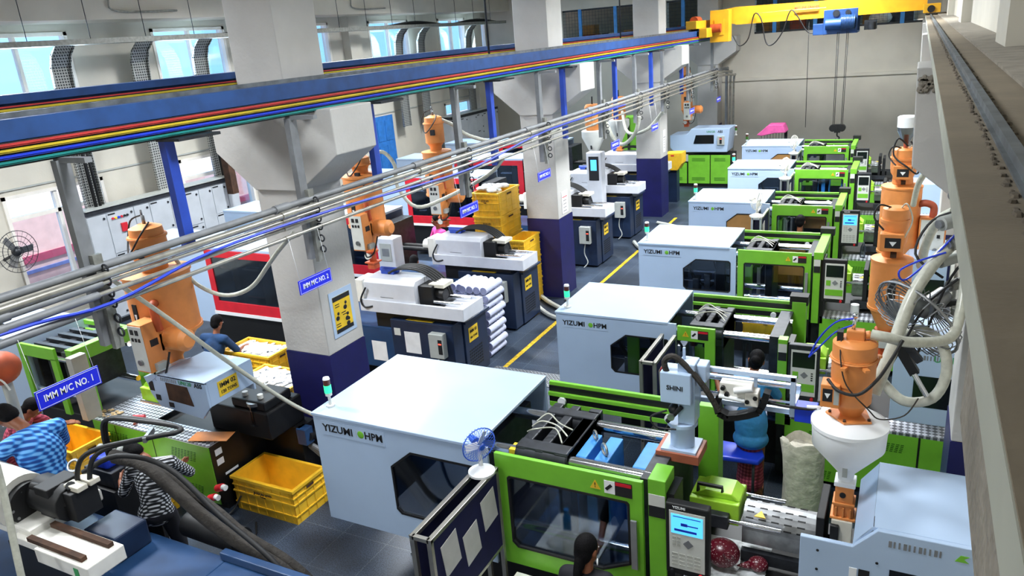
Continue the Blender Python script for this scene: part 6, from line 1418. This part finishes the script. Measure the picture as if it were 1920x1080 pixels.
# ---------------------------------------------------------------- things around the near machine
o = MB(); n = 14
m = []
o.box(-1.3, -.78, 4.95, 5.68, .872, .88)
for k in range(10): o.obox((-1.25+rg.uniform(0, .4), 5.05+rg.uniform(0, .5), .884), .2, .15, .004, (1, rg.uniform(-.4, .4), .03), (0, 1, .02))
tag(o.build('white_sheet', 'plastic_film'), 'crumpled white sheet spread on the machine bed beside the lit control panel', 'sheet')
o = thing('sequin_bag', 'large dark red sequined bag on the white sheet beside the control panel', 'bag', (-1.12, 5.32, .885))
MB().ell((-1.12, 5.32, 1.0), .14, .13, .115, 22, 14).build('bag_body', 'sequin', o); MB().torus((-1.05, 5.2, 1.07), (0, 1, .4), .04, .008, 16, 5).build('strap', 'sequin', o)
o = thing('sequin_bag', 'small tied dark red sequined pouch at the edge of the white sheet', 'bag', (-.85, 5.35, .885))
MB().ell((-.84, 5.35, .945), .08, .07, .06, 18, 12).build('bag_body', 'sequin', o); MB().cyl((-.91, 5.33, .93), (-1.0, 5.3, .92), .035, .005, n=10).build('tied_end', 'sequin', o)
o = thing('woven_sack', 'open white woven sack standing on the floor between the first two machines', 'sack', (-.74, 7.4, 0))
vs = []; q = 20; lv = [(0, .17), (.25, .2), (.55, .19), (.8, .2), (.98, .21), (1.0, .19), (.9, .17)]
m = MB()
for j, (z, r) in enumerate(lv):
    for i in range(q):
        a = 2*PI*i/q; rr_2 = r*(1+.08*math.sin(3*a+j)+.05*math.sin(7*a+2*j)); vs.append((-.74+rr_2*math.cos(a)*1.05, 7.4+rr_2*math.sin(a)*.8, z+.03*math.sin(4*a)*(j > 3)))
m.add(vs, [(j*q+i, j*q+(i+1) % q, (j+1)*q+(i+1) % q, (j+1)*q+i) for j in range(len(lv)-1) for i in range(q)], True); m.add(vs[:q], [tuple(range(q))]); m.add(vs[-q:], [tuple(range(q))])
m.build('sack_body', 'bag', o)
o = thing('stool', 'bright blue topped stool behind the person in the blue apron', 'stool', (-1.45, 7.6, 0))
MB().prism([(-1.72, 7.42), (-1.2, 7.45), (-1.16, 7.6), (-1.22, 7.78), (-1.7, 7.78), (-1.76, 7.6)], 'z', .55, .61).build('seat', 'deep_blue', o, bevel=.02)
for a, b in ((-1.66, 7.48), (-1.26, 7.5), (-1.28, 7.73), (-1.66, 7.73)): MB().cyl((a, b, 0), (a, b, .55), .016, n=8).build('leg', 'dark_steel', o)
o = thing('water_bottle', 'blue plastic water bottle at the foot of the notice board stand', 'bottle', (-2.52, 4.1, .78))
bx, by, bz = -2.55, 4.25, .8
MB().lathe(bx, by, [(.035, bz), (.038, bz+.02), (.038, bz+.16), (.02, bz+.2)], 16).build('bottle_body', 'bottle_blue', o); MB().cyl((bx, by, bz+.2), (bx, by, bz+.24), .024, n=12).build('cap', 'bottle_blue', o)
o.location = o.location
o = thing('work_table', 'small table with white cloth in front of the near lime green door', 'table', (-2.2, 4.3, 0))
MB().box(-2.75, -2.15, 4.0, 4.7, .75, .79).build('tabletop', 'ivory', o, bevel=.006)
for a in (-2.72, -2.18):
    for b in (4.08, 4.62): MB().box(a-.02, a+.02, b-.02, b+.02, 0, .75).build('leg', 'dark_steel', o)
m = MB()
for k in range(9): m.ell((-2.42+rg.uniform(-.12, .15), 4.38+rg.uniform(-.12, .12), .8), rg.uniform(.08, .16), rg.uniform(.06, .12), .045, 9, 6)
tag(m.build('crumpled_cloth', 'bag'), 'crumpled cream cloth on the table beside the blue bottle', 'cloth')
tag(MB().ell((-5.85, 6.15, .14), .16, .14, .15, 12, 8).build('jute_bundle', 'jute'), 'brown sack bundle on the floor between the big crate and the near white machine', 'sack')
o = thing('green_bottle', 'green plastic bottle behind the shorter yellow crate stack', 'bottle', (-7.0, 13.9, 1.45))
MB().lathe(-7.0, 13.9, [(.05, 1.0), (.05, 1.6), (.02, 1.7), (.02, 1.75)], 14).build('bottle_body', 'bottle_green', o)
o = thing('clear_bottle', 'clear plastic bottle standing on the third right-row machine bed', 'bottle', (-.62, 14.6, .86))
MB().lathe(-.62, 14.6, [(.045, .86), (.045, 1.05), (.018, 1.12), (.018, 1.15)], 14).build('bottle_body', 'clear_plastic', o)
o = thing('paper_cup', 'white paper roll standing on the second machine from the aisle side', 'paper', (-.45, 11.7, .86))
MB().cyl((-.55, 11.65, .86), (-.55, 11.65, 1.0), .06, n=16).build('roll', 'sign_white', o)

# ---------------------------------------------------------------- people
def remesh(mb, name, material, parent, voxel, smooth=6):
    tmp = bpy.data.meshes.new('tmp'); org = root_loc(parent)
    tmp.from_pydata([(v[0]-org.x, v[1]-org.y, v[2]-org.z) for v in mb.v], [], mb.f)
    import bmesh
    bm = bmesh.new(); bm.from_mesh(tmp); bmesh.ops.recalc_face_normals(bm, faces=bm.faces); bm.to_mesh(tmp); bm.free()
    t = bpy.data.objects.new('tmp', tmp); COL.objects.link(t)
    r = t.modifiers.new('r', 'REMESH'); r.mode = 'VOXEL'; r.voxel_size = voxel; r.use_smooth_shade = True
    s = t.modifiers.new('s', 'SMOOTH'); s.factor = .5; s.iterations = smooth
    dg = bpy.context.evaluated_depsgraph_get(); dg.update()
    me = bpy.data.meshes.new_from_object(t.evaluated_get(dg)); COL.objects.unlink(t); bpy.data.objects.remove(t)
    me.name = name; me.materials.clear(); me.materials.append(MATS[material])
    for p in me.polygons: p.use_smooth = True
    o = bpy.data.objects.new(name, me); COL.objects.link(o); o.parent = parent
    return o
def limb(m, pts, rs):
    for (a, b), (ra, rb2) in zip(zip(pts, pts[1:]), zip(rs, rs[1:])):
        m.cyl(a, b, ra, rb2, n=12); m.ell(a, ra*.99, ra*.99, ra*.99, 12, 8)
    m.ell(pts[-1], rs[-1], rs[-1], rs[-1], 12, 8)
def hand(m, w, d, up, s=1., side=1):
    """palm at wrist w along direction d; fingers curled"""
    d = Vector(d).normalized(); n = Vector(up); n = (n-d*n.dot(d)).normalized(); l = d.cross(n)*side; w = Vector(w)
    m.obox(w+d*.045*s, .09*s, .075*s, .028*s, d, l)
    for k, (off, ln) in enumerate(((.028, .072), (.010, .08), (-.009, .074), (-.027, .058))):
        a = w+d*.085*s+l*off*s; b = a+d*ln*.55*s-n*.01*s; c = b+d*ln*.35*s-n*.028*s
        m.tube([a-d*.02*s, a, b, c], [.0095*s, .009*s, .0085*s, .007*s], 7, False)
    a = w+d*.03*s+l*.036*s; m.tube([a-l*.02*s, a+l*.012*s+d*.012*s, a+l*.026*s+d*.042*s-n*.012*s, a+l*.022*s+d*.066*s-n*.022*s], [.012*s, .011*s, .0095*s, .008*s], 7, False)
def person(label, P, loc, top='cloth_blue', legs='cloth_dark', hair='hair', voxel=.011, hairlen=0., sleeves=.55, hem=None, dress=False, fem=False):
    """P: joints in world coordinates: pelvis, chest, neck, head, look, sh(L,R), el, wr, hd (hand direction), hip, kn, an"""
    o = thing('person', label, 'person', loc)
    V = {k: ([Vector(a) for a in v] if isinstance(v[0], (tuple, list)) else Vector(v)) for k, v in P.items()}
    pel, che, nek, hed = V['pelvis'], V['chest'], V['neck'], V['head']
    look = (V['look']-hed).normalized(); right = (V['sh'][1]-V['sh'][0]).normalized()
    up = (hed-nek).normalized(); fw = (look-up*look.dot(up)*.0).normalized()
    b = MB()
    sp = (nek-pel).normalized(); tf = sp.cross(right).normalized()*-1
    def slab(m, c, rx, ry, rz, axis):   # ellipsoid oriented to body
        M = Matrix((right, right.cross(axis).normalized()*-1, axis)).transposed()
        m.ell(c, rx, ry, rz, 18, 12, M)
    w = .9 if fem else 1.
    def torso(m, e=0.):
        slab(m, pel, .155+e, .115+e, .13+e, sp)
        slab(m, pel.lerp(che, .5), .13*w+e, .1+e, .17+e, sp)
        slab(m, che, .165*w+e, .112+e, .19+e, sp)
        limb(m, [V['sh'][0], che.lerp(nek, .6), V['sh'][1]], [.055+e, .085+e, .055+e])
    torso(b)
    limb(b, [che.lerp(nek, .7), nek, hed-up*.06], [.07, .052, .05])
    for s in (0, 1):
        limb(b, [V['sh'][s], V['el'][s], V['wr'][s]], [.05*w, .039*w, .026])
        hand(b, V['wr'][s], V['hd'][s], up, 1., 1 if s else -1)
        if not dress: limb(b, [V['hip'][s], V['kn'][s], V['an'][s]], [.08, .055, .04])
        else: limb(b, [V['hip'][s], V['kn'][s], V['an'][s]], [.075, .05, .038])
        f = V['an'][s]; ff = Vector((fw.x, fw.y, 0)); ff = ff.normalized() if ff.length > .1 else Vector((0, 1, 0))
        b.obox(f+ff*.06-Vector((0, 0, .045)), .23, .085, .06, ff, ff.cross(Vector((0, 0, 1))))
    M = Matrix((up.cross(fw).normalized()*-1, fw, up)); fy = (fw-up*fw.dot(up)).normalized(); fx = fy.cross(up).normalized()
    MH = Matrix((fx, fy, up)).transposed()
    b.ell(hed+up*.015, .074, .094, .105, 20, 14, MH)
    b.ell(hed+fy*.028-up*.055, .052, .06, .06, 16, 10, MH)                  # jaw
    b.ell(hed+fy*.098-up*.012, .013, .022, .026, 10, 8, MH); b.ell(hed+fy*.09-up*.05, .024, .012, .008, 10, 6, MH)   # nose, lips
    b.ell(hed+fy*.084+up*.026, .045, .012, .01, 10, 6, MH)                  # brow
    for s in (-1, 1): b.ell(hed+fx*s*.078-up*.005, .012, .022, .032, 10, 8, MH)   # ears
    body = remesh(b, 'body', 'skin', o, min(voxel, .009), 3)
    for s in (-1, 1):
        e = MB().ell(hed+fx*s*.03+fy*.088+up*.008, .012, .007, .007, 10, 8, MH).build('eye', 'sign_white', o)
        MB().ell(hed+fx*s*.03+fy*.094+up*.008, .005, .003, .005, 8, 6, MH).build('iris', 'ink', e)
    h = MB()
    h.ell(hed+up*.035-fy*.014, .084, .098, .098, 20, 14, MH); h.ell(hed-fy*.045-up*.01, .078, .062, .085, 16, 12, MH)
    if hairlen == 1: h.ell(hed-fy*.1+up*.01, .055, .05, .055, 14, 10, MH)
    if hairlen == 2:
        h.ell(hed-fy*.075-up*.08, .045, .04, .07, 12, 8, MH)
        h.tube([hed-fy*.08-up*.05, hed-fy*.1-up*.16, nek-fy*.08-up*.1, nek-fy*.09-sp*.3], [.04, .034, .028, .014], 10)
    remesh(h, 'hair', hair, o, .011, 3)
    s_ = MB(); torso(s_, .016)
    if hem: 
        for t in hem: slab(s_, Vector(t[0]), t[1], t[2], t[3], Vector((0, 0, 1)))
    for s in (0, 1):
        a, c = V['sh'][s], V['el'][s]; e = a.lerp(c, min(1, sleeves*1.6)) if sleeves < .62 else c
        pts, rs = [a, e], [.066, .056]
        if sleeves > .9: pts, rs = [a, c, c.lerp(V['wr'][s], .9)], [.066, .054, .042]
        limb(s_, pts, rs)
    remesh(s_, 'shirt', top, o, voxel, 4)
    t_ = MB()
    if not dress:
        slab(t_, pel-sp*.03, .165, .125, .11, sp)
        for s in (0, 1): limb(t_, [V['hip'][s], V['kn'][s], V['an'][s].lerp(V['kn'][s], .1)], [.092, .068, .055])
    else:
        c = (V['an'][0]+V['an'][1])/2
        limb(t_, [pel, (V['kn'][0]+V['kn'][1])/2, c+Vector((0, 0, .12))], [.12, .13, .155])
    remesh(t_, 'trousers' if not dress else 'skirt', legs, o, voxel, 4)
    return o
def frame(base, yaw):
    c, s = math.cos(yaw), math.sin(yaw)
    return lambda r, f, z: (base[0]+r*c-f*s, base[1]+r*s+f*c, base[2]+z)      # right, forward, up
# woman in blue apron at the second machine, facing +Y
F = frame((-1.33, 7.72, 0), .12)
person('person in a blue apron with tied dark hair, back turned, at the second right-row machine', dict(
    pelvis=F(0, -.02, .93), chest=F(0, .03, 1.25), neck=F(0, .07, 1.45), head=F(.03, .13, 1.62), look=F(.05, 1, 1.2), sh=[F(-.16, .06, 1.4), F(.16, .06, 1.4)],
    el=[F(-.34, .12, 1.18), F(.28, .2, 1.15)], wr=[F(-.42, .33, 1.28), F(.2, .42, 1.2)], hd=[(-.4, .8, .3), (-.2, 1, 0)], hip=[F(-.09, 0, .88), F(.09, 0, .88)],
    kn=[F(-.1, .03, .48), F(.1, .03, .48)], an=[F(-.1, 0, .08), F(.1, 0, .08)]), (-1.33, 7.72, 0), 'cloth_apron', 'cloth_maroon', hairlen=1, sleeves=.5, fem=True, dress=True,
    hem=[((-1.33, 7.7, .92), .18, .135, .3), ((-1.33, 7.7, .74), .195, .15, .13)])
# girl at the near door, seen from behind
F = frame((-1.9, 4.25, .06), .1)
person('person with a dark braid and earring, back turned, before the near green door', dict(
    pelvis=F(0, 0, .85), chest=F(0, .02, 1.12), neck=F(0, .03, 1.31), head=F(.0, .07, 1.47), look=F(.5, 1, 1.1), sh=[F(-.15, .02, 1.26), F(.15, .02, 1.26)],
    el=[F(-.24, .1, 1.02), F(.24, .1, 1.02)], wr=[F(-.18, .3, .95), F(.18, .3, .95)], hd=[(0, 1, 0), (0, 1, 0)], hip=[F(-.09, 0, .82), F(.09, 0, .82)],
    kn=[F(-.1, .02, .45), F(.1, .02, .45)], an=[F(-.1, 0, .08), F(.1, 0, .08)]), (-1.9, 3.95, 0), 'cloth_dark', 'cloth_navy', hairlen=2, fem=True)
MB().torus((-1.815, 4.29, 1.47), (1, .3, 0), .022, .004, 14, 5).build('earring', 'sign_white', [q for q in bpy.data.objects if q.name == 'person.001'][0])
# person behind the glass door of the fourth machine
F = frame((-1.65, 13.95, 0), 0)
person('person with short dark hair and dark top before the fourth machine door', dict(
    pelvis=F(0, 0, .92), chest=F(0, .02, 1.24), neck=F(0, .03, 1.46), head=F(0, .06, 1.64), look=F(.1, 1, 1.4), sh=[F(-.18, .02, 1.4), F(.18, .02, 1.4)],
    el=[F(-.27, .1, 1.15), F(.27, .1, 1.15)], wr=[F(-.2, .3, 1.1), F(.2, .3, 1.1)], hd=[(0, 1, 0), (0, 1, 0)], hip=[F(-.09, 0, .88), F(.09, 0, .88)],
    kn=[F(-.1, .02, .48), F(.1, .02, .48)], an=[F(-.1, 0, .08), F(.1, 0, .08)]), (-1.65, 13.95, 0), 'cloth_dark', 'cloth_dark', voxel=.014)
# man in pink, facing the viewer
F = frame((-8.55, 12.75, 0), 2.6)
person('person in a bright pink shirt standing behind the second blue machine, facing the viewer', dict(
    pelvis=F(0, 0, .98), chest=F(0, .02, 1.32), neck=F(0, .03, 1.54), head=F(0, .06, 1.72), look=F(.3, 1, 1.3), sh=[F(-.19, .02, 1.48), F(.19, .02, 1.48)],
    el=[F(-.3, .1, 1.22), F(.3, .1, 1.22)], wr=[F(-.2, .3, 1.15), F(.2, .3, 1.15)], hd=[(.3, -1, 0), (.3, -1, 0)], hip=[F(-.09, 0, .92), F(.09, 0, .92)],
    kn=[F(-.1, .02, .5), F(.1, .02, .5)], an=[F(-.1, 0, .08), F(.1, 0, .08)]), (-8.55, 12.75, 0), 'cloth_pink', 'cloth_dark', voxel=.013)
# dark-haired person bending between the blue machines
F = frame((-7.85, 10.6, 0), .3)
person('person with dark hair working low between the first two blue machines', dict(
    pelvis=F(0, -.1, .85), chest=F(0, .08, 1.1), neck=F(0, .2, 1.28), head=F(0, .28, 1.42), look=F(0, 1, .9), sh=[F(-.18, .14, 1.24), F(.18, .14, 1.24)],
    el=[F(-.26, .25, 1.0), F(.26, .25, 1.0)], wr=[F(-.2, .45, .95), F(.2, .45, .95)], hd=[(0, 1, 0), (0, 1, 0)], hip=[F(-.09, -.08, .82), F(.09, -.08, .82)],
    kn=[F(-.1, .05, .45), F(.1, .05, .45)], an=[F(-.1, -.05, .08), F(.1, -.05, .08)]), (-7.85, 10.6, 0), 'cloth_navy', 'cloth_dark', voxel=.014)
# person in blue shirt crouched behind the IMM 02 machine
F = frame((-9.3, 7.25, 0), .1)
person('person in a dark blue shirt sitting with back turned behind the IMM 02 machine', dict(
    pelvis=F(0, -.05, .72), chest=F(0, .06, 1.0), neck=F(0, .16, 1.2), head=F(0, .22, 1.36), look=F(0, 1, .8), sh=[F(-.2, .1, 1.15), F(.2, .1, 1.15)],
    el=[F(-.33, .2, .92), F(.33, .2, .92)], wr=[F(-.25, .42, .9), F(.25, .42, .9)], hd=[(0, 1, 0), (0, 1, 0)], hip=[F(-.1, -.02, .68), F(.1, -.02, .68)],
    kn=[F(-.14, .38, .66), F(.14, .38, .66)], an=[F(-.14, .36, .1), F(.14, .36, .1)]), (-9.3, 7.25, 0), 'cloth_navy', 'cloth_dark', voxel=.013)
# maroon dress behind the first sign
F = frame((-9.15, 4.15, 0), -.9)
person('person in a maroon striped dress bending over the open yellow crate behind the first sign', dict(
    pelvis=F(0, -.12, .95), chest=F(0, .08, 1.22), neck=F(0, .22, 1.4), head=F(0, .32, 1.52), look=F(0, 1, .9), sh=[F(-.17, .16, 1.36), F(.17, .16, 1.36)],
    el=[F(-.3, .3, 1.2), F(.3, .3, 1.2)], wr=[F(-.26, .52, 1.15), F(.3, .55, 1.12)], hd=[(.4, .8, -.2), (.4, .8, -.2)], hip=[F(-.09, -.1, .9), F(.09, -.1, .9)],
    kn=[F(-.1, 0, .48), F(.1, 0, .48)], an=[F(-.1, -.05, .08), F(.1, -.05, .08)]), (-9.15, 4.15, 0), 'cloth_maroon', 'cloth_maroon', voxel=.012, hairlen=2, fem=True, dress=True)
# man in blue check shirt seated on the machine at the left edge
F = frame((-7.22, 3.52, .22), 1.45)
person('person in a bright blue checked shirt leaning forward at the left edge', dict(
    pelvis=F(.0, 0, .95), chest=F(.0, .08, 1.28), neck=F(-.02, .22, 1.5), head=F(-.05, .38, 1.57), look=F(-.1, 1, 1.1), sh=[F(-.19, .14, 1.42), F(.19, .14, 1.42)],
    el=[F(-.3, .35, 1.18), F(.28, .35, 1.15)], wr=[F(-.22, .58, 1.2), F(.2, .58, 1.15)], hd=[(-.5, .7, 0), (-.5, .7, 0)], hip=[F(-.1, 0, .9), F(.1, 0, .9)],
    kn=[F(-.14, .42, .86), F(.14, .42, .86)], an=[F(-.14, .5, .5), F(.14, .5, .5)]), (-7.22, 3.52, 0), 'check_blue', 'cloth_dark', voxel=.012).scale = (1.22, 1.22, 1.14)
# person in black and white checked shirt behind the hoses
F = frame((-6.35, 3.95, .1), .6)
person('person in a black and white checked shirt stooping behind the big hoses', dict(
    pelvis=F(0, -.08, .95), chest=F(0, .05, 1.22), neck=F(-.08, .18, 1.4), head=F(-.2, .26, 1.44), look=F(-.6, .8, .8), sh=[F(-.2, .08, 1.34), F(.17, .12, 1.36)],
    el=[F(-.34, .1, 1.1), F(.26, .3, 1.12)], wr=[F(-.42, .28, 1.14), F(.1, .5, 1.1)], hd=[(-.6, .6, .2), (-.5, .8, 0)], hip=[F(-.09, -.05, .9), F(.09, -.05, .9)],
    kn=[F(-.1, .05, .48), F(.1, .05, .48)], an=[F(-.1, 0, .08), F(.1, 0, .08)]), (-6.35, 3.95, 0), 'check_black', 'cloth_dark', voxel=.012, sleeves=.6)
